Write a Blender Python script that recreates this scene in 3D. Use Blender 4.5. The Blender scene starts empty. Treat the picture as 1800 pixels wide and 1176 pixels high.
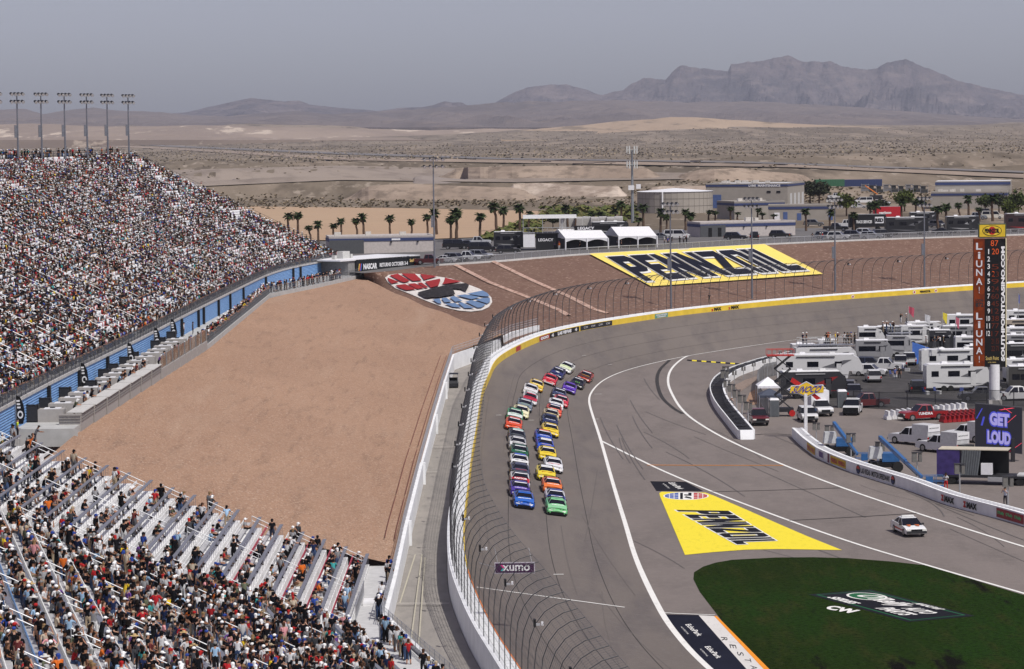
import bpy, bmesh, math, random
import numpy as np
from mathutils import Vector, Matrix
from mathutils.bvhtree import BVHTree
random.seed(7); RNG = np.random.default_rng(7)
C = bpy.context.scene.collection
S = bpy.context.scene
# ---------------------------------------------------------------- camera
F = 5100.0; HC = 36.0; PW, PH = 1800.0, 1176.0
PITCH = math.atan((588 - 232) / F); ROLL = math.radians(0.69)
fw = Vector((0, math.cos(PITCH), -math.sin(PITCH)))
up0 = Vector((0, math.sin(PITCH), math.cos(PITCH)))
RT = (Vector((1, 0, 0)) * math.cos(ROLL) - up0 * math.sin(ROLL))
UP = (Vector((1, 0, 0)) * math.sin(ROLL) + up0 * math.cos(ROLL))
cam_d = bpy.data.cameras.new('camera'); cam = bpy.data.objects.new('camera', cam_d); C.objects.link(cam)
cam_d.sensor_width = 36; cam_d.lens = F / PW * 36; cam_d.clip_start = 1; cam_d.clip_end = 60000
m = Matrix.Identity(4)
for i in range(3):
    m[i][0] = RT[i]; m[i][1] = UP[i]; m[i][2] = -fw[i]
m[2][3] = HC; cam.matrix_world = m; S.camera = cam
CAMP = Vector((0, 0, HC))
# ---------------------------------------------------------------- sky, sun, exposure
SUN_DIR = Vector((0.74, -0.90, 1.80)).normalized()
w = bpy.data.worlds.new('World'); S.world = w; w.use_nodes = True
nt = w.node_tree; nt.nodes.clear()
sky = nt.nodes.new('ShaderNodeTexSky'); sky.sky_type = 'NISHITA'; sky.sun_disc = False
sky.sun_elevation = math.asin(SUN_DIR.z); sky.sun_rotation = math.atan2(SUN_DIR.x, SUN_DIR.y)
sky.altitude = 600; sky.air_density = 0.75; sky.dust_density = 3.0; sky.ozone_density = 2.0
hsv = nt.nodes.new('ShaderNodeHueSaturation'); hsv.inputs['Saturation'].default_value = 0.60; hsv.inputs['Hue'].default_value=0.55
bg = nt.nodes.new('ShaderNodeBackground'); bg.inputs['Strength'].default_value = 0.125
wo = nt.nodes.new('ShaderNodeOutputWorld')
nt.links.new(sky.outputs[0], hsv.inputs['Color']); nt.links.new(hsv.outputs[0], bg.inputs['Color']); nt.links.new(bg.outputs[0], wo.inputs['Surface'])
sl = bpy.data.lights.new('sun', 'SUN'); sl.energy = 3.9; sl.angle = math.radians(0.5); sl.color = (1, 0.955, 0.89)
so = bpy.data.objects.new('sun', sl); C.objects.link(so); so.rotation_euler = SUN_DIR.to_track_quat('Z', 'Y').to_euler(); so.location = (0, 0, 200)
S.view_settings.view_transform = 'Standard'; S.view_settings.look = 'None'
S.view_settings.exposure = -0.12; S.view_settings.gamma = 1.0
S.render.engine = 'CYCLES'
S.cycles.max_bounces = 6; S.cycles.diffuse_bounces = 2; S.cycles.glossy_bounces = 2; S.cycles.volume_bounces = 0
S.cycles.transparent_max_bounces = 12
# ---------------------------------------------------------------- pixel helpers (photo pixels -> places)
def ray(px, py):
    return (fw * F + RT * (px - PW / 2) - UP * (py - PH / 2)).normalized()
def P(px, py, z=0.0):
    d = ray(px, py); t = (z - HC) / d.z
    return CAMP + d * t
def PD(px, py, y):
    d = ray(px, py); return CAMP + d * (y / d.y)
def proj(v):
    r = v - CAMP; k = r.dot(fw)
    return (PW / 2 + F * r.dot(RT) / k, PH / 2 - F * r.dot(UP) / k)
def sc(y): return F / y      # photo pixels per metre at distance y
# ---------------------------------------------------------------- materials
MC = {}
def M(col, rough=0.6, metal=0.0, var=0.12, scale=3.0, bump=0.0, spec=0.3, name=None, emit=0, alpha=1.0):
    key = (tuple(round(c, 4) for c in col), rough, metal, var, scale, bump, spec, emit, alpha)
    if key in MC: return MC[key]
    mt = bpy.data.materials.new(name or 'paint_%02x%02x%02x' % tuple(int(255 * min(1, c)) for c in col[:3])); mt.use_nodes = True
    n = mt.node_tree; b = n.nodes['Principled BSDF']
    b.inputs['Base Color'].default_value = (*col[:3], 1); b.inputs['Roughness'].default_value = rough
    b.inputs['Metallic'].default_value = metal; b.inputs['Specular IOR Level'].default_value = spec
    if emit: b.inputs['Emission Color'].default_value = (*col[:3], 1); b.inputs['Emission Strength'].default_value = emit
    if alpha < 1: b.inputs['Alpha'].default_value = alpha
    if var > 0:
        tc = n.nodes.new('ShaderNodeTexCoord'); no = n.nodes.new('ShaderNodeTexNoise'); no.inputs['Scale'].default_value = scale; no.inputs['Detail'].default_value = 5
        n.links.new(tc.outputs['Object'], no.inputs['Vector'])
        mr = n.nodes.new('ShaderNodeMapRange'); mr.inputs['From Min'].default_value = 0.3; mr.inputs['From Max'].default_value = 0.7
        mr.inputs['To Min'].default_value = 1 - var; mr.inputs['To Max'].default_value = 1 + var
        n.links.new(no.outputs['Fac'], mr.inputs['Value'])
        vm = n.nodes.new('ShaderNodeVectorMath'); vm.operation = 'SCALE'; vm.inputs[0].default_value = col[:3]
        n.links.new(mr.outputs[0], vm.inputs['Scale']); n.links.new(vm.outputs[0], b.inputs['Base Color'])
        if bump:
            bp = n.nodes.new('ShaderNodeBump'); bp.inputs['Strength'].default_value = bump; n.links.new(no.outputs['Fac'], bp.inputs['Height']); n.links.new(bp.outputs[0], b.inputs['Normal'])
    MC[key] = mt; return mt
def MG(name, layers, base, rough=0.9, bump=0.0, bscale=4.0, speck=None, bd=0.3, spec=0.15):
    """ground: base colour modulated by noise layers (scale_xyz, detail, lo, hi) ; speck = (scale, amount, dark colour, light colour)"""
    mt = bpy.data.materials.new(name); mt.use_nodes = True; n = mt.node_tree; b = n.nodes['Principled BSDF']; L = n.links.new
    b.inputs['Roughness'].default_value = rough; b.inputs['Specular IOR Level'].default_value = spec
    g = n.nodes.new('ShaderNodeNewGeometry')
    cur = n.nodes.new('ShaderNodeRGB'); cur.outputs[0].default_value = (*base, 1); cur = cur.outputs[0]
    for (sx, sy, sz, det, lo, hi, col) in layers:
        mp = n.nodes.new('ShaderNodeMapping'); mp.inputs['Scale'].default_value = (sx, sy, sz); L(g.outputs['Position'], mp.inputs['Vector'])
        no = n.nodes.new('ShaderNodeTexNoise'); no.inputs['Scale'].default_value = 1.0; no.inputs['Detail'].default_value = det; no.inputs['Roughness'].default_value = 0.62
        L(mp.outputs[0], no.inputs['Vector'])
        mr = n.nodes.new('ShaderNodeMapRange'); mr.inputs['From Min'].default_value = lo; mr.inputs['From Max'].default_value = hi; L(no.outputs['Fac'], mr.inputs['Value'])
        mx = n.nodes.new('ShaderNodeMix'); mx.data_type = 'RGBA'; L(mr.outputs[0], mx.inputs['Factor']); L(cur, mx.inputs['A']); mx.inputs['B'].default_value = (*col, 1)
        cur = mx.outputs['Result']
    if speck:
        vo = n.nodes.new('ShaderNodeTexVoronoi'); vo.inputs['Scale'].default_value = speck[0]; L(g.outputs['Position'], vo.inputs['Vector'])
        sp = n.nodes.new('ShaderNodeSeparateColor'); L(vo.outputs['Color'], sp.inputs[0])
        for ch, lo, col in ((0, speck[1], speck[2]), (1, speck[1], speck[3])):
            mr = n.nodes.new('ShaderNodeMapRange'); mr.inputs['From Min'].default_value = lo; mr.inputs['From Max'].default_value = lo + 0.12; mr.inputs['To Max'].default_value = 0.75; L(sp.outputs[ch], mr.inputs['Value'])
            mx = n.nodes.new('ShaderNodeMix'); mx.data_type = 'RGBA'; L(mr.outputs[0], mx.inputs['Factor']); L(cur, mx.inputs['A']); mx.inputs['B'].default_value = (*col, 1); cur = mx.outputs['Result']
    L(cur, b.inputs['Base Color'])
    if bump:
        no = n.nodes.new('ShaderNodeTexNoise'); no.inputs['Scale'].default_value = bscale; no.inputs['Detail'].default_value = 6; L(g.outputs['Position'], no.inputs['Vector'])
        bp = n.nodes.new('ShaderNodeBump'); bp.inputs['Strength'].default_value = bump; bp.inputs['Distance'].default_value = bd; L(no.outputs['Fac'], bp.inputs['Height']); L(bp.outputs[0], b.inputs['Normal'])
    return mt
def MATTR(name, rough=0.8):
    mt = bpy.data.materials.new(name); mt.use_nodes = True; n = mt.node_tree; b = n.nodes['Principled BSDF']
    a = n.nodes.new('ShaderNodeAttribute'); a.attribute_name = 'col'; n.links.new(a.outputs['Color'], b.inputs['Base Color']); b.inputs['Roughness'].default_value = rough; b.inputs['Specular IOR Level'].default_value = 0.08
    return mt
WHITE = M((0.72, 0.72, 0.74), 0.5, var=0.06); WALLW = M((0.78, 0.79, 0.80), 0.6, var=0.08, scale=0.7)
BLACK = M((0.006, 0.006, 0.007), 0.5); DARK = M((0.022, 0.022, 0.026), 0.6); GLASS = M((0.006, 0.007, 0.012), 0.12, var=0, spec=0.35)
TYRE = M((0.018, 0.018, 0.018), 0.85); STEEL = M((0.38, 0.39, 0.41), 0.45, 0.6); GALV = M((0.50, 0.51, 0.53), 0.4, 0.5); GREY = M((0.3, 0.3, 0.31), 0.7)
CONC = M((0.42, 0.40, 0.38), 0.85, var=0.15, scale=0.8); BEIGE = M((0.36, 0.335, 0.31), 0.8, var=0.06); YELLOW = M((0.72, 0.49, 0.03), 0.5, var=0.06); RED = M((0.45, 0.02, 0.02), 0.4)
CHROME = M((0.6, 0.6, 0.62), 0.2, 0.9, var=0); ORANGE = M((0.75, 0.20, 0.02), 0.5); POLE = M((0.20, 0.21, 0.24), 0.5, 0.5); LAMPW = M((0.7, 0.7, 0.68), 0.3)
NAVY = M((0.035, 0.05, 0.13), 0.6); TAN = M((0.30, 0.275, 0.245), 0.85, var=0.07, scale=0.5); BLOCKW = M((0.46, 0.42, 0.40), 0.9, var=0.1, scale=2.0)
# ---------------------------------------------------------------- mesh building
class MB:
    def __init__(s): s.v = []; s.f = []; s.m = []
    def poly(s, pts, mi=0):
        k = len(s.v); s.v += [tuple(p) for p in pts]; s.f.append(tuple(range(k, k + len(pts)))); s.m.append(mi); return s
    def faces(s, pts, fs, mi=0):
        k = len(s.v); s.v += [tuple(p) for p in pts]
        for f in fs: s.f.append(tuple(k + i for i in f)); s.m.append(mi)
        return s
    def box(s, c, d, rz=0, mi=0, top=None, rx=0, ry=0):
        x, y, z = d[0] / 2, d[1] / 2, d[2] / 2; t = top or (1, 1)
        pts = [Vector((a * x * (t[0] if e > 0 else 1), b * y * (t[1] if e > 0 else 1), e * z)) for e in (-1, 1) for a, b in ((-1, -1), (1, -1), (1, 1), (-1, 1))]
        if rz or rx or ry:
            R = Matrix.Rotation(rz, 3, 'Z') @ Matrix.Rotation(ry, 3, 'Y') @ Matrix.Rotation(rx, 3, 'X'); pts = [R @ p for p in pts]
        c = Vector(c); pts = [p + c for p in pts]
        return s.faces(pts, ((3, 2, 1, 0), (4, 5, 6, 7), (0, 1, 5, 4), (1, 2, 6, 5), (2, 3, 7, 6), (3, 0, 4, 7)), mi)
    def cyl(s, a, b, r0, r1=None, n=8, mi=0, caps=True):
        a = Vector(a); b = Vector(b); r1 = r0 if r1 is None else r1; d = (b - a).normalized()
        u = d.orthogonal().normalized(); v = d.cross(u)
        pts = [a + (u * math.cos(2 * math.pi * i / n) + v * math.sin(2 * math.pi * i / n)) * r0 for i in range(n)]
        pts += [b + (u * math.cos(2 * math.pi * i / n) + v * math.sin(2 * math.pi * i / n)) * r1 for i in range(n)]
        fs = [(i, (i + 1) % n, n + (i + 1) % n, n + i) for i in range(n)]
        if caps: fs += [tuple(range(n - 1, -1, -1)), tuple(range(n, 2 * n))]
        return s.faces(pts, fs, mi)
    def tube(s, path, r, n=5, mi=0):
        path = [Vector(p) for p in path]; k = len(s.v); L = len(path)
        up = Vector((0, 0, 1))
        for i, p in enumerate(path):
            d = (path[min(i + 1, L - 1)] - path[max(i - 1, 0)]).normalized()
            u = d.cross(up); u = u.normalized() if u.length > 1e-3 else Vector((1, 0, 0)); v = d.cross(u)
            for j in range(n): s.v.append(tuple(p + (u * math.cos(2 * math.pi * j / n) + v * math.sin(2 * math.pi * j / n)) * r))
        for i in range(L - 1):
            for j in range(n):
                s.f.append((k + i * n + j, k + i * n + (j + 1) % n, k + (i + 1) * n + (j + 1) % n, k + (i + 1) * n + j)); s.m.append(mi)
        return s
    def prism(s, prof, y0, y1, mi=0, t0=1.0, t1=1.0, axis='y'):
        """side profile [(x,z)] extruded from y0 to y1"""
        n = len(prof)
        a = [(x, y0, z) for x, z in prof]; b = [(x, y1, z) for x, z in prof]
        if axis == 'x': a = [(y0, x, z) for x, z in prof]; b = [(y1, x, z) for x, z in prof]
        return s.faces(a + b, [tuple(range(n))] + [tuple(range(2 * n - 1, n - 1, -1))] + [(i, n + i, n + (i + 1) % n, (i + 1) % n) for i in range(n)], mi)
    def loft(s, rows, mi=0, closed=False, flip=False):
        k = len(s.v); n = len(rows[0])
        for r in rows: s.v += [tuple(p) for p in r]
        for i in range(len(rows) - 1):
            for j in range(n if closed else n - 1):
                a, b, c, d = k + i * n + j, k + i * n + (j + 1) % n, k + (i + 1) * n + (j + 1) % n, k + (i + 1) * n + j
                s.f.append((d, c, b, a) if flip else (a, b, c, d)); s.m.append(mi)
        return s
    def sphere(s, c, r, n=8, mi=0, sz=1.0):
        rows = []
        for i in range(n // 2 + 1):
            t = math.pi * i / (n // 2); rows.append([(c[0] + r * math.sin(t) * math.cos(2 * math.pi * j / n), c[1] + r * math.sin(t) * math.sin(2 * math.pi * j / n), c[2] + r * sz * math.cos(t)) for j in range(n)])
        return s.loft(rows, mi, closed=True, flip=True)
    def mesh(s, name, mats):
        me = bpy.data.meshes.new(name); me.from_pydata(s.v, [], s.f)
        for mt in (mats if isinstance(mats, (list, tuple)) else [mats]): me.materials.append(mt)
        if any(s.m): me.polygons.foreach_set('material_index', s.m)
        me.update(); return me
    def build(s, name, mats, parent=None, smooth=False, fix=False):
        me = s.mesh(name, mats)
        if fix:
            bm = bmesh.new(); bm.from_mesh(me); bmesh.ops.remove_doubles(bm, verts=bm.verts, dist=1e-4); bmesh.ops.recalc_face_normals(bm, faces=bm.faces); bm.to_mesh(me); bm.free()
        if smooth: me.polygons.foreach_set('use_smooth', [True] * len(me.polygons))
        return link(name, me, parent)
def link(name, me, parent=None):
    o = bpy.data.objects.new(name, me); C.objects.link(o)
    if parent: o.parent = parent
    return o
def tag(o, label, cat, group=None, kind=None):
    if label: o['label'] = label
    if cat: o['category'] = cat
    if group: o['group'] = group
    if kind: o['kind'] = kind
    return o
def struct(o): o['kind'] = 'structure'; return o
def thing(name, label, cat, loc=(0, 0, 0), rz=0, group=None):
    o = bpy.data.objects.new(name, None); C.objects.link(o); o.location = loc; o.rotation_euler = (0, 0, rz); o.empty_display_size = 0.2
    return tag(o, label, cat, group)
def dup(root, loc, rz=0, label=None, group=None, scale=None):
    r = root.copy(); C.objects.link(r); r.location = loc; r.rotation_euler = (0, 0, rz)
    if label: r['label'] = label
    if group: r['group'] = group
    if scale: r.scale = scale
    for ch in list(root.children):
        c = ch.copy(); C.objects.link(c); c.parent = r
        for g in list(ch.children):
            d = g.copy(); C.objects.link(d); d.parent = c
    return r
def text_mesh(s, thick=0.0, spacing=1.0):
    cu = bpy.data.curves.new('lettering', 'FONT'); cu.body = s; cu.size = 1; cu.offset = thick; cu.space_character = spacing; cu.resolution_u = 3
    o = bpy.data.objects.new('lettering', cu); C.objects.link(o)
    dg = bpy.context.evaluated_depsgraph_get(); me = bpy.data.meshes.new_from_object(o.evaluated_get(dg))
    bpy.data.objects.remove(o)
    v = np.array([tuple(x.co) for x in me.vertices]); f = [tuple(p.vertices) for p in me.polygons]
    bpy.data.meshes.remove(me)
    if len(v) == 0: return v, f
    v[:, 0] -= v[:, 0].min(); v[:, 0] /= v[:, 0].max(); v[:, 1] -= v[:, 1].min(); v[:, 1] /= v[:, 1].max()
    return v, f
def bil(c, u, v):   # corners: bottom-left, bottom-right, top-right, top-left
    a, b, d, e = [Vector(x) for x in c]
    return a * (1 - u) * (1 - v) + b * u * (1 - v) + d * u * v + e * (1 - u) * v
def text_on(mb, s, corners, mi=0, thick=0.0, shear=0.0, spacing=1.0, lift=(0, 0, 0), fn=None):
    v, f = text_mesh(s, thick, spacing)
    if len(v) == 0: return
    L = Vector(lift); pts = []
    for x, y, z in v:
        x2 = (x + shear * y) / (1 + abs(shear)) if shear >= 0 else (x + shear * (y - 1)) / (1 + abs(shear))
        p = bil(corners, x2, y) + L
        pts.append(fn(p) if fn else p)
    mb.faces(pts, f, mi)
def catmull(pts, n=8):
    pts = [Vector(p) for p in pts]; out = []
    q = [pts[0] * 2 - pts[1]] + pts + [pts[-1] * 2 - pts[-2]]
    for i in range(1, len(q) - 2):
        for k in range(n):
            t = k / n; a, b, c, d = q[i - 1], q[i], q[i + 1], q[i + 2]
            out.append(0.5 * ((2 * b) + (c - a) * t + (2 * a - 5 * b + 4 * c - d) * t * t + (3 * b - a - 3 * c + d) * t ** 3))
    out.append(pts[-1]); return out
def resample(pts, step):
    d = [0]
    for a, b in zip(pts, pts[1:]): d.append(d[-1] + (b - a).length)
    n = max(2, int(d[-1] / step)); out = []; j = 0
    for i in range(n + 1):
        t = d[-1] * i / n
        while j < len(d) - 2 and d[j + 1] < t: j += 1
        k = (t - d[j]) / max(1e-9, d[j + 1] - d[j]); out.append(pts[j].lerp(pts[j + 1], min(1, max(0, k))))
    return out
def offset(pts, d):   # positive = to the left of travel direction (outward: travel goes away, then right)
    out = []
    for i, p in enumerate(pts):
        t = (pts[min(i + 1, len(pts) - 1)] - pts[max(i - 1, 0)]); t.z = 0; t.normalize()
        out.append(p + Vector((-t.y, t.x, 0)) * (d[i] if isinstance(d, (list, tuple)) else d))
    return out
def interp(x, xs, ys): return float(np.interp(x, xs, ys))
GROUND = []
def reg(o): GROUND.append(o); return o
_bvh = {}
def bvh_of(objs):
    key = tuple(o.name for o in objs)
    if key not in _bvh:
        vs = []; fs = []
        for o in objs:
            k = len(vs); vs += [v.co.copy() for v in o.data.vertices]; fs += [tuple(k + i for i in p.vertices) for p in o.data.polygons]
        _bvh[key] = BVHTree.FromPolygons(vs, fs)
    return _bvh[key]
def hit(px, py, objs=None):
    r = bvh_of(objs or GROUND).ray_cast(CAMP, ray(px, py), 40000)
    return r[0] if r[0] is not None else P(px, py, 0)
def drop(x, y, objs=None, z0=200):
    r = bvh_of(objs or GROUND).ray_cast(Vector((x, y, z0)), Vector((0, 0, -1)), 400)
    return r[0].z if r[0] is not None else 0.0
# ================================================================ GROUND
ASPH = MG('asphalt_track', [(0.02, 0.012, 0.1, 4, 0.42, 0.62, (0.160, 0.138, 0.124)), (0.35, 0.06, 0.3, 6, 0.45, 0.75, (0.105, 0.092, 0.09)), (1.5, 1.5, 1, 4, 0.5, 0.8, (0.158, 0.140, 0.128))], (0.138, 0.119, 0.107), 0.8, 0.15, 3)
APRON = MG('asphalt_apron', [(0.03, 0.015, 0.1, 5, 0.42, 0.62, (0.20, 0.172, 0.158)), (0.25, 0.08, 0.3, 6, 0.45, 0.7, (0.148, 0.128, 0.118)), (1.2, 1.2, 1, 4, 0.5, 0.8, (0.21, 0.182, 0.165))], (0.175, 0.15, 0.138), 0.82, 0.15, 3)
CAMPM = MG('asphalt_camp', [(0.05, 0.03, 0.1, 5, 0.42, 0.62, (0.05, 0.047, 0.047)), (0.6, 0.3, 0.3, 6, 0.45, 0.75, (0.085, 0.08, 0.078))], (0.062, 0.058, 0.057), 0.85)
LOT = MG('asphalt_lot', [(0.03, 0.02, 0.1, 5, 0.42, 0.62, (0.12, 0.115, 0.115)), (0.4, 0.2, 0.3, 6, 0.45, 0.75, (0.16, 0.15, 0.148))], (0.135, 0.13, 0.128), 0.85)
CONCR = MG('concrete_road', [(0.1, 0.05, 0.1, 5, 0.45, 0.6, (0.30, 0.275, 0.25)), (1.0, 0.3, 0.3, 6, 0.45, 0.7, (0.22, 0.205, 0.19))], (0.27, 0.25, 0.23), 0.85, 0.1, 3)
GRAV = MG('gravel_tan', [(0.06, 0.03, 0.05, 5, 0.42, 0.60, (0.38, 0.238, 0.160)), (0.9, 0.10, 0.4, 6, 0.52, 0.74, (0.225, 0.142, 0.098)), (0.12, 0.012, 0.1, 5, 0.56, 0.68, (0.39, 0.262, 0.185)), (3.5, 3.5, 3.5, 4, 0.45, 0.7, (0.385, 0.245, 0.168))], (0.335, 0.207, 0.139), 0.95, 0.7, 7, speck=(7.5, 0.84, (0.22, 0.14, 0.10), (0.52, 0.38, 0.29)))
GRAVR = MG('gravel_red', [(0.04, 0.04, 0.05, 5, 0.40, 0.62, (0.178, 0.108, 0.080)), (0.5, 0.3, 0.4, 5, 0.5, 0.72, (0.13, 0.070, 0.052)), (2.5, 2.5, 2.5, 3, 0.45, 0.7, (0.19, 0.120, 0.09))], (0.158, 0.094, 0.070), 0.95, 0.5, 5, speck=(2.6, 0.90, (0.11, 0.06, 0.05), (0.45, 0.32, 0.25)))
PAINTG = (2.0, 2.0, 2.0, 5, 0.55, 0.8)
def PAINT(name, col, dark=0.8): return MG(name, [(2.2, 0.7, 2, 6, 0.52, 0.72, tuple(c * dark for c in col)), (0.15, 0.1, 1, 4, 0.5, 0.7, tuple(c * (dark + 0.12) for c in col))], col, 0.7, spec=.06)
PW_ = PAINT('line_white', (0.74, 0.73, 0.70)); PY_ = PAINT('paint_yellow', (0.78, 0.64, 0.045), 0.86); PK_ = PAINT('paint_black', (0.010, 0.010, 0.013), 1.8); PO_ = PAINT('paint_orange', (0.78, 0.28, 0.03))
PN_ = PAINT('paint_navy', (0.009, 0.010, 0.018), 1.4); PR_ = PAINT('paint_red', (0.46, 0.03, 0.03)); PB_ = PAINT('paint_blue', (0.05, 0.10, 0.36)); PYB = PAINT('berm_yellow', (0.84, 0.66, 0.16), 0.92)
SEAL = M((0.035, 0.032, 0.03), 0.8, var=0.2)

# base sheet under everything, out to the plateau
mb = MB(); mb.poly([(-500, -300, -3), (600, -300, -3), (600, 900, -3), (-500, 900, -3)]); struct(mb.build('ground', GRAV))
# outer wall line (track-side foot of the wall)
Bp = [P(915, 1174, 1.85), P(862, 1093, 1.9), P(827, 1015, 2.05), P(820, 990, 2.15), P(816, 940, 2.35), P(818, 900, 2.55), P(823, 860, 2.75), P(831, 793, 3.25), P(837.5, 757, 3.65), P(845, 705, 4.25), P(849, 683, 4.65), P(860, 658, 5.05)]
for p in Bp: p.z -= 0.85
Bp += [P(880, 636, 4.5), P(948, 601, 4.8), P(1020, 582, 5), P(1077, 572, 5), P(1200, 554, 4.9), P(1333, 540, 4.8), P(1467, 528, 4.7), P(1600, 518, 4.6), P(1710, 510, 4.5), P(1800, 504.5, 4.4)]
d0 = (Bp[0] - Bp[2]); d0.z = 0; d1 = (Bp[-1] - Bp[-3]).normalized()
Bp = [Bp[0] + d0 * 2.2 + Vector((2.5, 0, -0.3)), Bp[0] + d0 * 1.1 + Vector((0.7, 0, -0.1))] + Bp + [Bp[-1] + d1 * 25 + Vector((0, -2, 0)), Bp[-1] + d1 * 50 + Vector((0, -7, 0))]
B = resample(catmull(Bp, 10), 2.0)
# light smoothing of the plan curve
for _ in range(12):
    B = [B[0]] + [B[i - 1] * 0.25 + B[i] * 0.5 + B[i + 1] * 0.25 for i in range(1, len(B) - 1)] + [B[-1]]
Ap = [P(x, y) for x, y in [(1244, 1173), (1186, 1111), (1158, 1068), (1119, 986), (1100, 925), (1077, 851), (1058, 784), (1049, 755), (1040, 728), (1034, 703), (1040, 687), (1057, 670), (1083, 657), (1120, 645), (1200, 627), (1300, 611), (1400, 597), (1500, 587), (1600, 577), (1710, 562.5), (1800, 557)]]
dA = (Ap[0] - Ap[1]); eA = (Ap[-1] - Ap[-3]).normalized()
Ap = [Ap[0] + dA * 5 + Vector((6, 0, 0)), Ap[0] + dA * 2.2 + Vector((1.5, 0, 0))] + Ap + [Ap[-1] + eA * 25 + Vector((0, -2, 0)), Ap[-1] + eA * 60 + Vector((0, -8, 0))]
A = resample(catmull(Ap, 10), 1.5)
for _ in range(10):
    A = [A[0]] + [A[i - 1] * 0.25 + A[i] * 0.5 + A[i + 1] * 0.25 for i in range(1, len(A) - 1)] + [A[-1]]
# pair each outer point with an inner one, monotonic
pairA = []; j = 0
for p in B:
    best = min(range(j, min(len(A), j + 40)), key=lambda k: (A[k].x - p.x) ** 2 + (A[k].y - p.y) ** 2); j = best; pairA.append(A[best])
pa = np.array([tuple(p) for p in pairA]); 
for _ in range(8): pa[1:-1] = pa[:-2] * 0.25 + pa[1:-1] * 0.5 + pa[2:] * 0.25
pairA = [Vector(p) for p in pa]
def track_pt(i, t, lift=0.0):   # t 0 = inner line, 1 = wall foot
    i = max(0, min(len(B) - 1.001, i)); k = int(i); f = i - k
    a = pairA[k].lerp(pairA[k + 1], f); b = B[k].lerp(B[k + 1], f); p = a.lerp(b, t); p.z = b.z * (t ** 1.12) + 0.004 + lift; return p
mb = MB(); mb.loft([[track_pt(i, t / 12) for t in range(13)] for i in range(len(B))], flip=True)
track = reg(struct(mb.build('race_track', ASPH, smooth=True)))
ai = [A[i] for i in range(0, len(A), 3)]
ainn = [p + Vector((0, 0, -0.02)) for p in offset(ai, 0.6)]
mb = MB(); c0 = [Vector((60, 100, -0.02)), Vector((200, 100, -0.02)), Vector((260, 300, -0.02)), Vector((260, ainn[-1].y, -0.02))]
mb.poly(ainn + c0[::-1]); me = mb.mesh('infield_asphalt', APRON)
bm = bmesh.new(); bm.from_mesh(me); bmesh.ops.triangulate(bm, faces=bm.faces); bmesh.ops.recalc_face_normals(bm, faces=bm.faces)
if sum(f.normal.z for f in bm.faces) < 0: bmesh.ops.reverse_faces(bm, faces=bm.faces)
bm.to_mesh(me); bm.free()
infield = reg(struct(link('infield_asphalt', me)))
# service road and its outer edge
def road_z(y): return interp(y, [187, 250, 288, 366, 400, 420], [0, 0.4, 1.0, 2.3, 2.9, 3.2])
Bo = offset(B, 1.5)
Cp = [Vector((3.1, 150, 0)), Vector((-6.1, 190, 0)), Vector((-9.1, 203, 0)), Vector((-9.1, 222, 0))] + [P(717, 970, .4), P(744, 853, 1.0), P(767, 762, 1.7), P(784, 700, 2.4), P(799, 650, 3.0)]
Ccorner = Cp[-1].copy()
i_c = min(range(len(B)), key=lambda k: (Bo[k] - P(858, 620, 3.4)).length)
iR = min(range(len(B)), key=lambda k: abs(proj(B[k])[0] - 1020) + (0 if B[k].y > 400 else 999))
tail = [offset([B[k - 1], B[k], B[k + 1]], o)[1] for k, o in ((iR - 14, 5.0), (iR - 7, 6.0), (iR, 7.0))] + [offset(B, 7.0)[k] for k in range(iR + 6, len(B), 8)]
for q in tail: q.z = 4.2
for q, z in zip(tail[:3], (3.5, 3.9, 4.1)): q.z = z
Cl = Cp + tail
Cs = []
for a, b in zip(Cl, Cl[1:]):
    n = max(1, int((b - a).length / 4)); Cs += [a.lerp(b, k / n) for k in range(n)]
Cs.append(Cl[-1])
rows = []; j = 0
for p in Cs:
    best = min(range(j, len(Bo)), key=lambda k: (Bo[k].x - p.x) ** 2 + (Bo[k].y - p.y) ** 2); j = best
    q = Bo[best].copy(); q.z = p.z; rows.append([p, p.lerp(q, .5), q])
first = Bo[0].copy(); first.z = 0
rows = [[Vector((7.7, 130, 0)), Vector((9, 130, 0)), Vector((12, 130, 0))]] + rows
mb = MB(); mb.loft(rows, flip=False); road = reg(struct(mb.build('service_road', CONCR)))
# platform and gravel slopes
plat = [Vector((-39.5, 226, 9.0)), Vector((-39.5, 248, 9.0)), P(133, 763, 9), P(368, 612, 9), P(475, 523, 9), P(560, 505.5, 9), P(637, 488, 9)]
wallh = 2.2
inner = [Vector((-9.3, 231.6, 1.35)), Vector((-9.3, 244, 2.2))] + [p + Vector((-0.25, 0, wallh)) for p in Cp[5:]]
ridge_end = P(884, 588, 6.2)
def fill_line(a, b, n, sag=0.0):
    return [a.lerp(b, k / n) + Vector((0, 0, sag * math.sin(math.pi * k / n))) for k in range(n + 1)]
def resn(pts, n):
    d = [0]
    for a, b in zip(pts, pts[1:]): d.append(d[-1] + (b - a).length)
    out = []
    for i in range(n + 1):
        t = d[-1] * i / n; k = min(len(d) - 2, max(0, int(np.searchsorted(d, t, side='right')) - 1)); out.append(pts[k].lerp(pts[k + 1], (t - d[k]) / max(1e-9, d[k + 1] - d[k])))
    return out
innr = inner + [Vector((*tail[0].xy, 5.4)), ridge_end]
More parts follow.
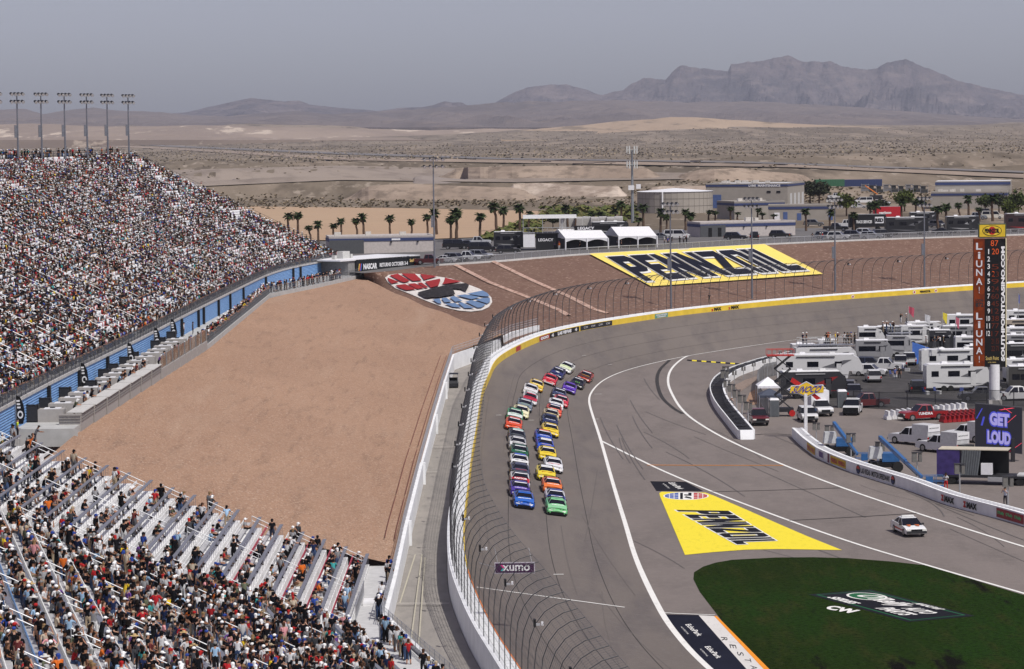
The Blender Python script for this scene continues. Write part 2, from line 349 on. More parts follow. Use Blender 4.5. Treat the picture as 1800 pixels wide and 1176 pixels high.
# keep both sides matched: by distance y for the straight part
ys = np.linspace(231.6, 403, 46); rows = []
pi = np.array([tuple(p) for p in inner]); po = np.array([tuple(p) for p in plat])
def yline(arr, y): return Vector((np.interp(y, arr[:, 1], arr[:, 0]), y, np.interp(y, arr[:, 1], arr[:, 2])))
rnd = random.Random(3)
def grow(a, b, n=24, amp=0.25):
    out = []
    for k in range(n + 1):
        t = k / n; p = a.lerp(b, t); p.z += amp * math.sin(math.pi * t) * (math.sin(p.x * .35 + p.y * .11) + math.sin(p.y * .23 + 1.3 + p.x * .1)) * 0.5 - 0.35 * math.sin(math.pi * t); out.append(p)
    return out
yo = np.interp(ys, [231.6, 403], [231.6, 470])
for yi, y2 in zip(ys, yo): rows.append(grow(yline(pi, yi), yline(po, y2)))
endi = [inner[-1].lerp(ridge_end, t) for t in (0.15, 0.3, 0.45, 0.6, 0.75, 0.9, 1.0)]
endi = [Vector(p) for p in endi]
endo = [yline(po, y) for y in (480, 490, 500, 512, 524, 536)] + [plat[-1]]
for a, b in zip(endi, endo): rows.append(grow(a, b, amp=0.25))
mb = MB(); mb.loft(rows, flip=False)
last = rows[-1]; mb.loft([last, [p + Vector((0.4, 4, -5)) for p in last]], flip=False)
grav1 = reg(struct(mb.build('gravel_slope', GRAV, smooth=True)))
bmF = bmesh.new(); bmF.from_mesh(grav1.data); 
if sum(f.normal.z for f in bmF.faces) < 0: bmesh.ops.reverse_faces(bmF, faces=bmF.faces)
bmF.to_mesh(grav1.data); bmF.free()
# berm (red gravel)
topP = [P(640, 480, 10.2), P(690, 476, 10.4), P(742, 469, 10.6), P(772, 467, 10.9), P(860, 461.5, 11.3), P(940, 455, 11.6), P(1023, 448.5, 11.8), P(1110, 444, 12), P(1200, 439.5, 12), P(1350, 430.5, 12), P(1533, 422.5, 12), P(1710, 416.5, 12), P(1800, 413.5, 12)]
topP.append(topP[-1] + (topP[-1] - topP[-2]) * 2)
ri = [last[k].copy() + Vector((0.3, 2.0, -1.6 if k < 22 else -0.4)) for k in range(24, -1, -3)]
Cend = [q + Vector((0, 0, 0.9)) for q in tail[2:]]
inn2 = resn(ri, 10) + resn([ri[-1]] + Cend, 46)[1:]
out2 = resn(topP[:5], 10) + resn(topP[4:], 46)[1:]
# spread the outer points of the first part so the rows fan evenly
rows = [grow(a, b, 20, 0.15) for a, b in zip(inn2, out2)]
mb = MB(); mb.loft(rows, flip=False); berm = struct(mb.build('gravel_berm', GRAVR, smooth=True)); reg(berm)
bmF = bmesh.new(); bmF.from_mesh(berm.data)
if sum(f.normal.z for f in bmF.faces) < 0: bmesh.ops.reverse_faces(bmF, faces=bmF.faces)
bmF.to_mesh(berm.data); bmF.free()
# plateau
lft = [Vector((-240, 470, 12)), Vector((-140, 560, 11.5)), Vector((-60, 575, 10.5))]
edge = lft + topP[:] + [Vector((260, 620, 12))]
mb = MB(); mb.loft([[p, p.lerp(Vector((p.x * 1.1 if abs(p.x) > 1 else p.x, 690, 11.9)), .5), Vector((p.x * 1.1, 700, 12.0))] for p in edge], flip=True)
plateau = reg(struct(mb.build('parking_lot', LOT)))
bmF = bmesh.new(); bmF.from_mesh(plateau.data)
if sum(f.normal.z for f in bmF.faces) < 0: bmesh.ops.reverse_faces(bmF, faces=bmF.faces)
bmF.to_mesh(plateau.data); bmF.free()
# ---------------------------------------------------------------- desert
from mathutils import noise as NZ
def nz(x, y, s, o=0): return NZ.noise(Vector((x / s + o, y / s + o * 1.7, o * 3.1)))
def desert_z(x, y):
    u = x / y
    z = 12 + interp(y, [700, 1100, 2500, 4500, 9000, 20000], [0, 0, 0, 3, 22, 90])
    m1 = interp(y, [1020, 1150, 1900, 2300], [0, 1, 1, 0])
    r = 1 - abs(nz(x, y, 260, 3)) * 2; z += m1 * max(0, r - 0.45) * 13 + m1 * nz(x, y, 60, 1) * 2.0 + m1 * nz(x, y, 22, 5) * 0.7
    m2 = interp(y, [2500, 3500, 6000, 9000], [0, 0.6, 3, 6]); z += m2 * (nz(x, y, 500, 2) * 3 + nz(x, y, 160, 8) * 1.2)
    # tan dune ridge on the right
    g = math.exp(-((y - 6200) / 900) ** 2) * interp(u, [-0.03, 0.03, 0.075, 0.14, 0.3], [0, 0.75, 1.0, 0.5, 0.25]); z += g * (30 + 14 * nz(x, y, 420, 4) + 6 * nz(x, y, 120, 9))
    g = math.exp(-((y - 7600) / 900) ** 2) * interp(u, [-0.3, -0.1, -0.02, 0.02], [1, 1, .6, .0]); z += g * (26 + 26 * nz(x, y, 500, 14) + 12 * nz(x, y, 150, 19))
    return z
us = np.linspace(-0.30, 0.30, 121)
dl = [700]; 
while dl[-1] < 13000: dl.append(dl[-1] * 1.022 + 2)
mb = MB(); mb.loft([[Vector((u * y * (1.0), y, desert_z(u * y, y))) for u in us] for y in dl], flip=False)
DES = MG('desert_sand', [(0.0016, 0.0010, 0.0, 6, 0.44, 0.56, (0.135, 0.108, 0.078)), (0.010, 0.0030, 0.0, 8, 0.49, 0.60, (0.25, 0.20, 0.152)), (0.03, 0.006, 0.0, 8, 0.52, 0.62, (0.11, 0.088, 0.064)), (0.15, 0.04, 0.0, 6, 0.56, 0.66, (0.30, 0.25, 0.20))], (0.185, 0.15, 0.112), 0.95)
desert = mb.build('desert', DES, smooth=True); reg(struct(desert))
bmF = bmesh.new(); bmF.from_mesh(desert.data)
if sum(f.normal.z for f in bmF.faces) < 0: bmesh.ops.reverse_faces(bmF, faces=bmF.faces)
bmF.to_mesh(desert.data); bmF.free()
def flat_area(name, pts, mat, lift, on=None, kind=True, sub=1):
    q = []
    for i in range(len(pts)):
        a = Vector((*pts[i], 0)); b = Vector((*pts[(i + 1) % len(pts)], 0))
        for k in range(sub):
            c = a.lerp(b, k / sub); h = hit(c.x, c.y, on) if on is not None else P(c.x, c.y, 0); q.append(h + Vector((0, 0, lift)))
    mb = MB(); mb.poly(q); me = mb.mesh(name, mat); bm = bmesh.new(); bm.from_mesh(me); bmesh.ops.triangulate(bm, faces=bm.faces)
    if sum(f.normal.z * f.calc_area() for f in bm.faces) < 0: bmesh.ops.reverse_faces(bm, faces=bm.faces)
    bm.to_mesh(me); bm.free(); o = link(name, me); return struct(o) if kind else o
FIELD = MG('dirt_field', [(0.02, 0.01, 0.1, 5, 0.42, 0.6, (0.40, 0.285, 0.19)), (0.05, 0.6, 0.3, 4, 0.5, 0.7, (0.33, 0.235, 0.16))], (0.385, 0.27, 0.18), 0.95)
def area_on(name, cols, mat, lift, on):   # strip lofted between two pixel polylines draped on the ground
    top, bot = cols; n = 90; rows = []
    tx = [p[0] for p in top]; ty = [p[1] for p in top]; bx = [p[0] for p in bot]; by = [p[1] for p in bot]
    for i in range(n + 1):
        xa = tx[0] + (tx[-1] - tx[0]) * i / n; xb = bx[0] + (bx[-1] - bx[0]) * i / n; r = []
        for k in range(33):
            t = k / 32; r.append(hit(xa + (xb - xa) * t, np.interp(xa, tx, ty) * (1 - t) + np.interp(xb, bx, by) * t, on) + Vector((0, 0, lift)))
        rows.append(r)
    mb = MB(); mb.loft(rows); me = mb.mesh(name, mat); bm = bmesh.new(); bm.from_mesh(me)
    if sum(f.normal.z for f in bm.faces) < 0: bmesh.ops.reverse_faces(bm, faces=bm.faces)
    bm.to_mesh(me); bm.free(); return struct(link(name, me))
area_on('dirt_field', ([(430, 364), (700, 367), (980, 373), (1010, 380)], [(430, 424), (700, 424), (860, 418), (905, 400)]), FIELD, 0.25, [desert, plateau])
SANDY = MG('sandy_strip', [(0.02, 0.02, 0.1, 5, 0.42, 0.6, (0.22, 0.175, 0.14))], (0.29, 0.23, 0.185), 0.95)
ROADF = MG('far_road', [(0.01, 0.004, 0.1, 4, 0.42, 0.6, (0.19, 0.175, 0.17))], (0.16, 0.15, 0.15), 0.9)
area_on('highway', ([(150, 248), (300, 256), (600, 268.5), (900, 279), (1300, 285), (1800, 303)], [(150, 250), (300, 258.5), (600, 272), (900, 282), (1300, 288), (1800, 306)]), ROADF, 0.6, [desert])
area_on('dirt_road', ([(100, 252), (300, 260), (600, 277), (1000, 284), (1400, 291), (1800, 308)], [(100, 254), (300, 263), (600, 283), (1000, 289), (1400, 296), (1800, 315)]), SANDY, 0.5, [desert])
QUAR = MG('quarry_gravel', [(0.01, 0.006, 0.1, 5, 0.42, 0.6, (0.27, 0.225, 0.19)), (0.06, 0.03, 0.1, 6, 0.5, 0.65, (0.20, 0.165, 0.14))], (0.24, 0.2, 0.17), 0.95)
area_on('quarry_floor', ([(300, 300), (600, 292), (900, 300), (1100, 304), (1250, 306)], [(330, 330), (600, 318), (900, 322), (1100, 318), (1250, 316)]), QUAR, 0.4, [desert])
EARTH = MG('earth_mound', [(0.03, 0.03, 0.1, 6, 0.42, 0.6, (0.33, 0.26, 0.205)), (0.15, 0.1, 0.4, 6, 0.48, 0.62, (0.19, 0.15, 0.118))], (0.27, 0.21, 0.165), 0.95, 0.5, 0.3)
EARTHW = MG('white_earth', [(0.05, 0.03, 0.1, 6, 0.46, 0.56, (0.50, 0.42, 0.35)), (0.15, 0.1, 0.4, 6, 0.48, 0.62, (0.26, 0.205, 0.165))], (0.33, 0.265, 0.215), 0.95, 0.5, 0.3)
EARTHG = MG('grey_earth', [(0.05, 0.03, 0.1, 6, 0.46, 0.56, (0.2, 0.17, 0.155))], (0.24, 0.205, 0.185), 0.95, 0.4, 0.3)
def mound(name, label, crest, ybase, mat, back=60, seed=0):
    """a bank of earth whose crest runs along a pixel polyline; foot in front"""
    n = 60; xs = [p[0] for p in crest]; ysx = [p[1] for p in crest]; rows = []
    for i in range(n + 1):
        x = xs[0] + (xs[-1] - xs[0]) * i / n; yc = np.interp(x, xs, ysx); f = hit(x, ybase, [desert, plateau]); dist = f.y
        e = min(1, min(i, n - i) / 6.0); cz = PD(x, yc, dist + 14); hgt = max(0.2, cz.z - f.z) * e
        r = []
        for k in range(9):
            t = k / 8; yy = dist + t * 14; r.append(Vector((f.x * (yy / dist), yy, f.z - 0.3 + hgt * (t ** 0.9) * (1 + 0.25 * nz(f.x * 1.0, t * 40, 9, seed) * math.sin(math.pi * t)))))
        rows.append(r + [Vector((f.x * ((dist + 14 + back) / dist), dist + 14 + back, f.z - 0.5))])
    mb = MB(); mb.loft(rows); o = mb.build(name, mat, smooth=False); bm = bmesh.new(); bm.from_mesh(o.data)
    if sum(f.normal.z for f in bm.faces) < 0: bmesh.ops.reverse_faces(bm, faces=bm.faces)
    bm.to_mesh(o.data); bm.free(); return struct(o)
mound('earth_bank', '', [(600, 340), (650, 326), (680, 323), (730, 322), (745, 323), (800, 325), (900, 328), (960, 342)], 352, EARTH, seed=1)
mound('earth_bank', '', [(880, 336), (900, 322), (950, 320), (1000, 323), (1050, 326), (1090, 326), (1110, 338)], 346, EARTHW, seed=2)
mound('earth_bank', '', [(1120, 332), (1160, 326), (1240, 325), (1330, 325), (1380, 336)], 345, EARTHW, seed=3)
mound('earth_mound', '', [(712, 321), (730, 309), (742, 307), (790, 312), (850, 316), (880, 322)], 324, EARTHG, seed=4)
mound('earth_mound', '', [(392, 320), (412, 313), (430, 320)], 321.5, EARTHG, seed=5)
mound('earth_bank', '', [(760, 300), (820, 293), (900, 291), (1000, 290), (1100, 290), (1180, 300)], 316, EARTH, seed=6)
mound('earth_bank', '', [(1170, 312), (1230, 297), (1300, 294), (1340, 299), (1400, 304), (1440, 312)], 318, EARTH, seed=7)
# ---------------------------------------------------------------- mountains
def range_(name, crest, dist, depth, mat, foot_y, seed, rough=0.16, n=260, back=3000, expo=1.25, gully=1.0):
    xs = [p[0] for p in crest]; ysx = [p[1] for p in crest]; rows = []
    K = 34
    for i in range(n + 1):
        x = xs[0] + (xs[-1] - xs[0]) * i / n; yc = float(np.interp(x, xs, ysx)); ysm = float(np.mean(np.interp(np.linspace(x - 45, x + 45, 13), xs, ysx))); top = PD(x, yc, dist); tsm = PD(x, ysm, dist).z; fx = top.x / dist; yf = dist - depth
        ft = PD(x, foot_y, yf); r = []
        for k in range(K + 1):
            t = k / K; yy = yf + depth * t; X = fx * yy + gully * 0.0
            base = ft.z + (tsm + (top.z - tsm) * t ** 7 - ft.z) * (t ** expo)
            h = top.z - ft.z; env = math.sin(math.pi * min(1, t * 1.02)) ** 0.7 if t < 1 else 0
            w1 = X + 0.35 * (yy - yf) * NZ.noise(Vector((X / 1500, 3.3, seed)))
            rg = 1 - abs(NZ.noise(Vector((w1 / 620, yy / 2600, seed)))) * 2
            rg2 = 1 - abs(NZ.noise(Vector((w1 / 250, yy / 1000, seed + 5)))) * 2
            r3 = NZ.fractal(Vector((X / 130, yy / 260, seed + 9)), 0.8, 2.1, 5)
            base += h * rough * env * ((rg - 1.0) * 1.0 + (rg2 - 1.0) * 0.55 + (r3 - .4) * 0.25)
            base += (h * 0.045 * r3 if t >= 0.97 else 0)
            r.append(Vector((X, yy, base)))
            if k == 0: r.insert(0, Vector((X, yy - 5, base - 120)))
        r.append(Vector((fx * (dist + back), dist + back, ft.z - 60))); rows.append(r)
    mb = MB(); mb.loft(rows); o = mb.build(name, mat); bm = bmesh.new(); bm.from_mesh(o.data)
    if sum(f.normal.z for f in bm.faces) < 0: bmesh.ops.reverse_faces(bm, faces=bm.faces)
    bm.to_mesh(o.data); bm.free(); return struct(o)
MT1 = MG('rock_far', [(0.0012, 0.0006, 0.004, 7, 0.45, 0.6, (0.050, 0.046, 0.052)), (0.018, 0.0025, 0.012, 7, 0.50, 0.60, (0.055, 0.05, 0.055)), (0.006, 0.003, 0.02, 6, 0.5, 0.68, (0.15, 0.122, 0.115))], (0.10, 0.083, 0.085), 0.95, 1.0, 0.006, bd=90)  # dark patches and streaks also put relief shading into the rock colour
MT2 = MG('rock_mid', [(0.0016, 0.0008, 0.003, 7, 0.45, 0.6, (0.10, 0.083, 0.078)), (0.008, 0.003, 0.02, 6, 0.52, 0.7, (0.17, 0.135, 0.115))], (0.135, 0.11, 0.10), 0.95, 0.8, 0.005, bd=60)
range_('mountain_range', [(800, 225), (850, 190), (870, 181), (900, 165), (925, 154), (965, 151), (995, 148), (1025, 156), (1058, 168), (1095, 158), (1110, 146), (1130, 138), (1170, 138), (1185, 124), (1195, 117), (1240, 120), (1280, 125), (1285, 112), (1300, 111), (1330, 108), (1360, 104), (1385, 100), (1415, 107), (1460, 108), (1495, 122), (1540, 120), (1560, 109), (1590, 106), (1625, 118), (1670, 135), (1700, 145), (1740, 155), (1770, 162), (1800, 166), (1860, 170), (1950, 180)], 17000, 2300, MT1, 206, 1.0, rough=0.62, n=640)
range_('mountain_range', [(250, 205), (330, 197), (365, 188), (400, 181), (440, 173), (465, 175), (500, 179), (525, 176), (545, 184), (600, 189), (650, 194), (700, 200), (760, 205)], 16000, 2600, MT1, 208, 11.0, rough=0.45, n=300)
range_('rocky_outcrop', [(600, 205), (700, 190), (745, 188), (760, 185), (782, 178), (795, 181), (812, 180), (830, 190), (860, 200)], 14500, 2000, MT1, 208, 21.0, rough=0.3, n=120)
range_('foothills', [(-100, 196), (0, 193), (45, 191), (75, 200), (130, 193), (165, 189), (200, 194), (280, 197), (340, 203), (400, 204), (470, 199), (520, 195), (570, 201), (640, 197), (700, 194), (760, 191), (830, 184), (870, 181), (930, 178), (1000, 178), (1100, 176), (1200, 180), (1300, 178), (1400, 182), (1500, 188), (1600, 196), (1700, 204), (1800, 210), (1950, 216)], 12500, 4200, MT2, 224, 31.0, rough=0.34, n=520, expo=0.9)
# haze: air over the whole scene
def haze(d, col):
    mt = bpy.data.materials.new('haze_air'); mt.use_nodes = True; n = mt.node_tree; n.nodes.remove(n.nodes['Principled BSDF'])
    v = n.nodes.new('ShaderNodeVolumePrincipled'); v.inputs['Density'].default_value = d; v.inputs['Color'].default_value = (*col, 1); v.inputs['Anisotropy'].default_value = 0.0
    n.links.new(v.outputs[0], n.nodes['Material Output'].inputs['Volume'])
    mb = MB(); mb.box((0, 9600, 400), (16000, 21000, 808)); o = mb.build('haze', mt); o['kind'] = 'stuff'; o['label'] = 'pale blue desert haze veiling the far mountains'; return o
pass; SANDH = MG('sand_hill', [(0.003, 0.0015, 0.01, 7, 0.45, 0.6, (0.42, 0.32, 0.225)), (0.012, 0.004, 0.02, 7, 0.55, 0.63, (0.20, 0.155, 0.11))], (0.34, 0.255, 0.18), 0.95)
SANDL = MG('sand_hill_dark', [(0.003, 0.0015, 0.01, 7, 0.45, 0.6, (0.30, 0.235, 0.185)), (0.010, 0.002, 0.02, 7, 0.57, 0.61, (0.48, 0.40, 0.32))], (0.23, 0.18, 0.145), 0.95)
range_('sand_hills', [(880, 234), (950, 226), (1020, 220), (1080, 213), (1150, 210), (1180, 206), (1230, 207), (1290, 211), (1350, 215), (1420, 219), (1500, 222), (1600, 225), (1700, 226), (1800, 228), (1900, 232)], 6300, 1100, SANDH, 246, 41.0, rough=0.5, n=300, back=1500)
range_('sand_hills', [(-100, 222), (60, 217), (200, 223), (350, 220), (500, 223), (640, 226), (760, 229), (850, 226), (930, 227), (1000, 232), (1100, 238)], 7000, 1500, SANDL, 246, 51.0, rough=0.5, n=300, back=1500)
pass; haze(3.4e-5, (0.80, 0.84, 1.0))
# ================================================================ PAINTED GROUND MARKINGS (setting)
def ribbon(name, pts, w, mat, lift=0.006, on=None):
    """pts world; flat ribbon of width w following them"""
    l = offset(pts, w / 2); r = offset(pts, -w / 2)
    mb = MB(); mb.loft([[a + Vector((0, 0, lift)), b + Vector((0, 0, lift))] for a, b in zip(l, r)])
    return struct(mb.build(name, mat))
ribbon('lane_line', [p for p in A], 0.46, PW_, 0.02)
def pline(name, pix, w, mat, lift=0.004, n=8): return ribbon(name, resample(catmull([P(x, y) for x, y in pix], n), 1.5), w, mat, lift)
pline('lane_line', [(1057, 775), (1120, 806), (1171, 830), (1257, 866), (1385, 914), (1500, 954), (1605, 986), (1700, 1014), (1800, 1043), (1850, 1058)], 0.32, PW_)
pline('lane_line', [(1320, 607.5), (1260, 616.5), (1225, 622), (1202, 629), (1180, 649), (1174.5, 673), (1187, 703), (1205, 726), (1233, 747), (1283, 775), (1377, 817), (1483, 858), (1600, 898), (1700, 930), (1800, 961), (1850, 976)], 0.34, PW_, 0.009)
pline('lane_line', [(1137, 817.5), (1250, 818), (1377, 818)], 0.3, PO_, 0.012, 3)
pline('lane_line', [(835, 1032), (960, 1051), (1100, 1068), (1162, 1077), (1257, 1081)][2:], 0.2, PW_, 0.012, 3)
for a, b in (((1250, 864.5), (1478, 857.5)), ((1387, 915), (1612, 902))): pline('seam_line', [a, ((a[0] + b[0]) / 2, (a[1] + b[1]) / 2 + 0.5), b], 0.22, SEAL, 0.012, 3)
pline('seam_line', [(1177, 633), (1160, 650), (1155, 670), (1163, 697), (1182, 716), (1200, 727)], 0.5, SEAL, 0.006)
pline('seam_line', [(1320, 765), (1350, 762.5), (1390, 764)], 0.35, SEAL, 0.006, 3)
for k, t in enumerate((0.24, 0.5, 0.74)): ribbon('seam_line', [track_pt(i, t, 0) for i in range(0, len(B))], 0.055, SEAL, 0.012)
iw = next(i for i in range(len(B)) if proj(B[i])[1] < 1032)
ribbon('restart_line', [hit(838 + 260 * t / 16, 1032.5 + 35.5 * t / 16, [track, infield]) for t in range(17)], 0.2, PW_, 0.03)
rn = random.Random(11)
for k in range(16):   # tyre marks sweeping along and across the lanes
    i0 = rn.uniform(10, len(B) - 60); L = rn.uniform(18, 60); t0 = rn.uniform(0.05, 0.85); dt = rn.uniform(-0.25, 0.25)
    ribbon('tyre_mark', [track_pt(i0 + L * s / 14, min(0.95, max(0.02, t0 + dt * s / 14 + 0.0015 * s * s / 14)), 0) for s in range(15)], rn.uniform(0.04, 0.11), M((0.118, 0.103, 0.094), 0.8, var=0.1), 0.008 + 0.0006 * k)
for k in range(16):
    x = rn.uniform(1090, 1700); y = rn.uniform(700, 960); y = max(y, 640 + (x - 1060) * 0.42); p = P(x, y); d = (P(x + 60, y + 27) - p).normalized(); L = rn.uniform(8, 45); c = rn.uniform(-0.25, 0.25)
    ribbon('tyre_mark', [p + d * (L * s / 8) + Vector((d.y, -d.x, 0)) * (c * s * s / 8) for s in range(9)], rn.uniform(0.05, 0.14), M((0.112, 0.102, 0.098), 0.8, var=0.1), 0.003 + 0.0002 * k)
for k in range(7):   # marks in the apron beside the turn
    x = rn.uniform(1060, 1160); p = P(x, rn.uniform(690, 860)); d = (P(1250, 1000) - P(1090, 780)).normalized(); L = rn.uniform(15, 50)
    ribbon('tyre_mark', [p - d * (L * s / 8) + Vector((d.y, -d.x, 0)) * (-0.1 * s * s / 8) for s in range(9)], 0.1, M((0.112, 0.102, 0.098), 0.8, var=0.1), 0.009 + 0.0002 * k)
for (x, y) in [(1045, 737), (1051, 693), (1024, 625), (1070, 641), (980, 1010), (874, 730), (931, 739)]:
    h = hit(x, y, [track, infield]); mb = MB(); mb.poly([h + Vector((a, b, 0.03 + a * 0.0)) for a, b in ((-.5, -.12), (.5, -.12), (.5, .12), (-.5, .12))]); struct(mb.build('lane_mark', PW_))
# striped line at the camp gate
for k in range(15):
    a = (1208 + k * 8.4, 632 + k * 0.62); q = [P(*a, 0), P(a[0] + 8.3, a[1] + .6), P(a[0] + 8.3, a[1] + 2.7), P(a[0], a[1] + 2.2)]
    mb = MB(); mb.poly([v + Vector((0, 0, 0.014)) for v in q]); struct(mb.build('gate_stripe', PY_ if k % 2 else PK_))
# grass
GRASS = MG('grass_turf', [(0.05, 0.02, 0.1, 4, 0.42, 0.6, (0.014, 0.038, 0.005)), (0.4, 0.1, 0.3, 6, 0.5, 0.66, (0.028, 0.036, 0.008)), (2.5, 2.5, 1, 4, 0.45, 0.7, (0.005, 0.010, 0.0015)), (0.25, 0.05, 0.3, 7, 0.60, 0.66, (0.006, 0.006, 0.004))], (0.015, 0.027, 0.004), 0.95, 0.5, 6, spec=0.03)
gp = [(1219, 1018), (1220, 1006), (1236, 996), (1258, 989), (1287, 984), (1364, 980), (1430, 979.5), (1489, 981), (1567, 987), (1625, 993.5), (1668, 1006), (1740, 1028), (1800, 1046), (1850, 1062), (1900, 1300), (1480, 1330), (1351, 1175), (1287, 1115), (1256, 1074), (1230, 1040)]
flat_area('grass', gp, GRASS, 0.004)
flat_area('painted_apron', [(1168, 1080), (1228, 1081.5), (1312, 1176), (1356, 1230), (1292, 1230), (1248, 1176), (1205, 1125)], PN_, 0.008)
flat_area('painted_apron', [(1228, 1081.5), (1255, 1083), (1342, 1176), (1390, 1230), (1356, 1230), (1312, 1176)], PAINT('paint_pale', (0.62, 0.60, 0.57)), 0.008)
flat_area('painted_apron', [(1255, 1083), (1260, 1083), (1352, 1176), (1400, 1230), (1390, 1230), (1342, 1176)], PO_, 0.012)
def ptext(name, jobs, lift=0.016):
    mats = []; mb = MB()
    for (s, quad, mat, thick, shear) in jobs:
        if mat not in mats: mats.append(mat)
        text_on(mb, s, [P(*q, 0) for q in quad], mats.index(mat), thick, shear, lift=(0, 0, lift))
    return struct(mb.build(name, mats))
def lerp2(a, b, t): return (a[0] + (b[0] - a[0]) * t, a[1] + (b[1] - a[1]) * t)
jb = []
for ch, (x, y) in zip('RESTA', [(1275, 1124), (1290, 1137), (1303, 1150), (1316, 1161), (1327, 1174)]):
    jb.append((ch, [(x - 8, y - 4), (x - 6, y + 2.5), (x + 5, y + 3.5), (x + 3, y - 3)], PK_, 0.0, 0))
for x, y in ((1204, 1098), (1238, 1137)):
    jb.append(('EchoPark', [(x, y), (x + 22, y + 21), (x + 32, y + 19), (x + 10, y - 1)], PW_, 0.02, 0)); jb.append(('AUTOMOTIVE', [(x - 8, y + 4), (x + 4, y + 17), (x + 7, y + 16.5), (x - 5, y + 3.5)], PW_, 0.0, 0))
jb.append(('EchoPark', [(1174, 848.5), (1192, 860), (1204, 860), (1186, 848.5)], PW_, 0.02, 0)); jb.append(('AUTOMOTIVE', [(1164, 850), (1174, 858.5), (1178, 858.5), (1168, 850)], PW_, 0.0, 0))
flat_area('painted_panel', [(1143, 846), (1205, 847), (1236, 863), (1154, 863)], PK_, 0.008)
ptext('painted_lettering', jb)
flat_area('painted_panel', [(1160, 872), (1159, 867), (1163, 864.5), (1240, 866), (1254, 871), (1310, 895), (1362, 918), (1420, 943), (1480, 967), (1423, 966), (1366, 965.3), (1311, 966.3), (1255, 970.5), (1204, 975.5)], PY_, 0.008)
# block letters built from butted strokes
GL = {'P': [(0, 0, .34, 1), (.34, .78, .66, 1), (.34, .36, .66, .56), [(.66, .36), (.86, .38), (1, .48), (1, .9), (.86, 1), (.66, 1)]],
      'E': [(0, 0, .38, 1), (.38, .78, 1, 1), (.38, .39, .88, .61), (.38, 0, 1, .22)],
      'N': [(0, 0, .31, 1), (.69, 0, 1, 1), [(.31, 1), (.31, .5), (.69, 0), (.69, .5)]],
      'Z': [(0, .78, 1, 1), (0, 0, 1, .22), [(.56, .78), (1, .78), (.44, .22), (0, .22)]],
      'O': [[(.14, 0), (.35, 0), (.35, 1), (.14, 1), (0, .88), (0, .12)], [(.65, 0), (.86, 0), (1, .12), (1, .88), (.86, 1), (.65, 1)], (.35, .8, .65, 1), (.35, 0, .65, .2)],
      'I': [(0, 0, 1, 1)], 'L': [(0, 0, .40, 1), (.40, 0, 1, .22)]}
def letters(word, gap=0.13, wid={'I': .32, 'L': .8, 'E': .85}, italic=0.0):
    out = []; x = 0
    for ch in word:
        w = wid.get(ch, 1.0)
        for g in GL[ch]:
            pts = [(g[0], g[1]), (g[2], g[1]), (g[2], g[3]), (g[0], g[3])] if isinstance(g, tuple) and not isinstance(g[0], tuple) else g
            out.append([(x + px * w, py) for px, py in pts])
        x += w + gap
    tot = x - gap
    return [[(px / tot, py) for px, py in g] for g in out]
def word_on(mb, word, f, mi_in, mi_out, grow_=(0.011, 0.05), l0=0.02):
    gs = letters(word)
    for i, g in enumerate(gs):
        cx = sum(p[0] for p in g) / len(g); cy = sum(p[1] for p in g) / len(g)
        big = [(px + (grow_[0] if px > cx else -grow_[0]), py + (grow_[1] if py > cy else -grow_[1])) for px, py in g]
        mb.poly([f(*p) + Vector((0, 0, l0 + 0.0007 * i)) for p in big], mi_out)
        mb.poly([f(*p) + Vector((0, 0, l0 + 0.03)) for p in g], mi_in)
def up_fix(o):
    bm = bmesh.new(); bm.from_mesh(o.data)
    for f in bm.faces:
        if f.normal.z < 0: f.normal_flip()
    bm.to_mesh(o.data); bm.free(); return o
def pbil(q, u, v):
    return ((q[0][0] * (1 - u) + q[1][0] * u) * (1 - v) + (q[3][0] * (1 - u) + q[2][0] * u) * v, (q[0][1] * (1 - u) + q[1][1] * u) * (1 - v) + (q[3][1] * (1 - u) + q[2][1] * u) * v)
q7 = [(1189, 897), (1296, 957.5), (1370, 954.5), (1280, 898.5)]
wq = [P(*p) for p in q7]
mb = MB(); word_on(mb, 'PENNZOIL', lambda u, v: bil(wq, u, v), 0, 1, (0.010, 0.04), 0.012); struct(up_fix(mb.build('painted_lettering', [PK_, PW_])))
def speedway_logo(f, name='painted_logo', l=0.012, mats=None):
    """oval badge in unit coordinates: u across, v up"""
    mb = MB(); el = lambda a, b, n=28: [(0.5 + 0.5 * a * math.cos(2 * math.pi * k / n), 0.5 + 0.5 * b * math.sin(2 * math.pi * k / n)) for k in range(n)]
    mb.poly([f(*p) + Vector((0, 0, l)) for p in el(1, 1)], 0)
    def sector(u0, u1, mi):
        for k in range(4):
            for j in range(3):
                a = u0 + (u1 - u0) * (j + .08) / 3; b = u0 + (u1 - u0) * (j + .92) / 3
                h = lambda u: 0.46 * math.sqrt(max(0, 1 - ((u - .5) / .48) ** 2))
                v0 = (k - 2) / 2 + .06; v1 = (k - 1) / 2 - .06; mb.poly([f(u, .5 + h(u) * v) + Vector((0, 0, l + .01)) for u, v in ((a, v0), (b, v0), (b, v1), (a, v1))], mi)
    sector(0.03, 0.34, 1); sector(0.66, 0.97, 2)
    for g in ([(.37, .1), (.43, .08), (.43, .9), (.37, .88)], [(.46, .3), (.62, .1), (.62, .28), (.5, .45)], [(.46, .55), (.62, .5), (.62, .9), (.55, .9), (.55, .68), (.46, .7)]):
        mb.poly([f(*p) + Vector((0, 0, l + .01)) for p in g], 3)
    return up_fix(mb.build(name, mats or [PW_, PB_, PR_, PK_]))
struct(speedway_logo(lambda u, v: P(1206 + (u - .5) * 80, 871.9 - (v - .5) * 13.6)))
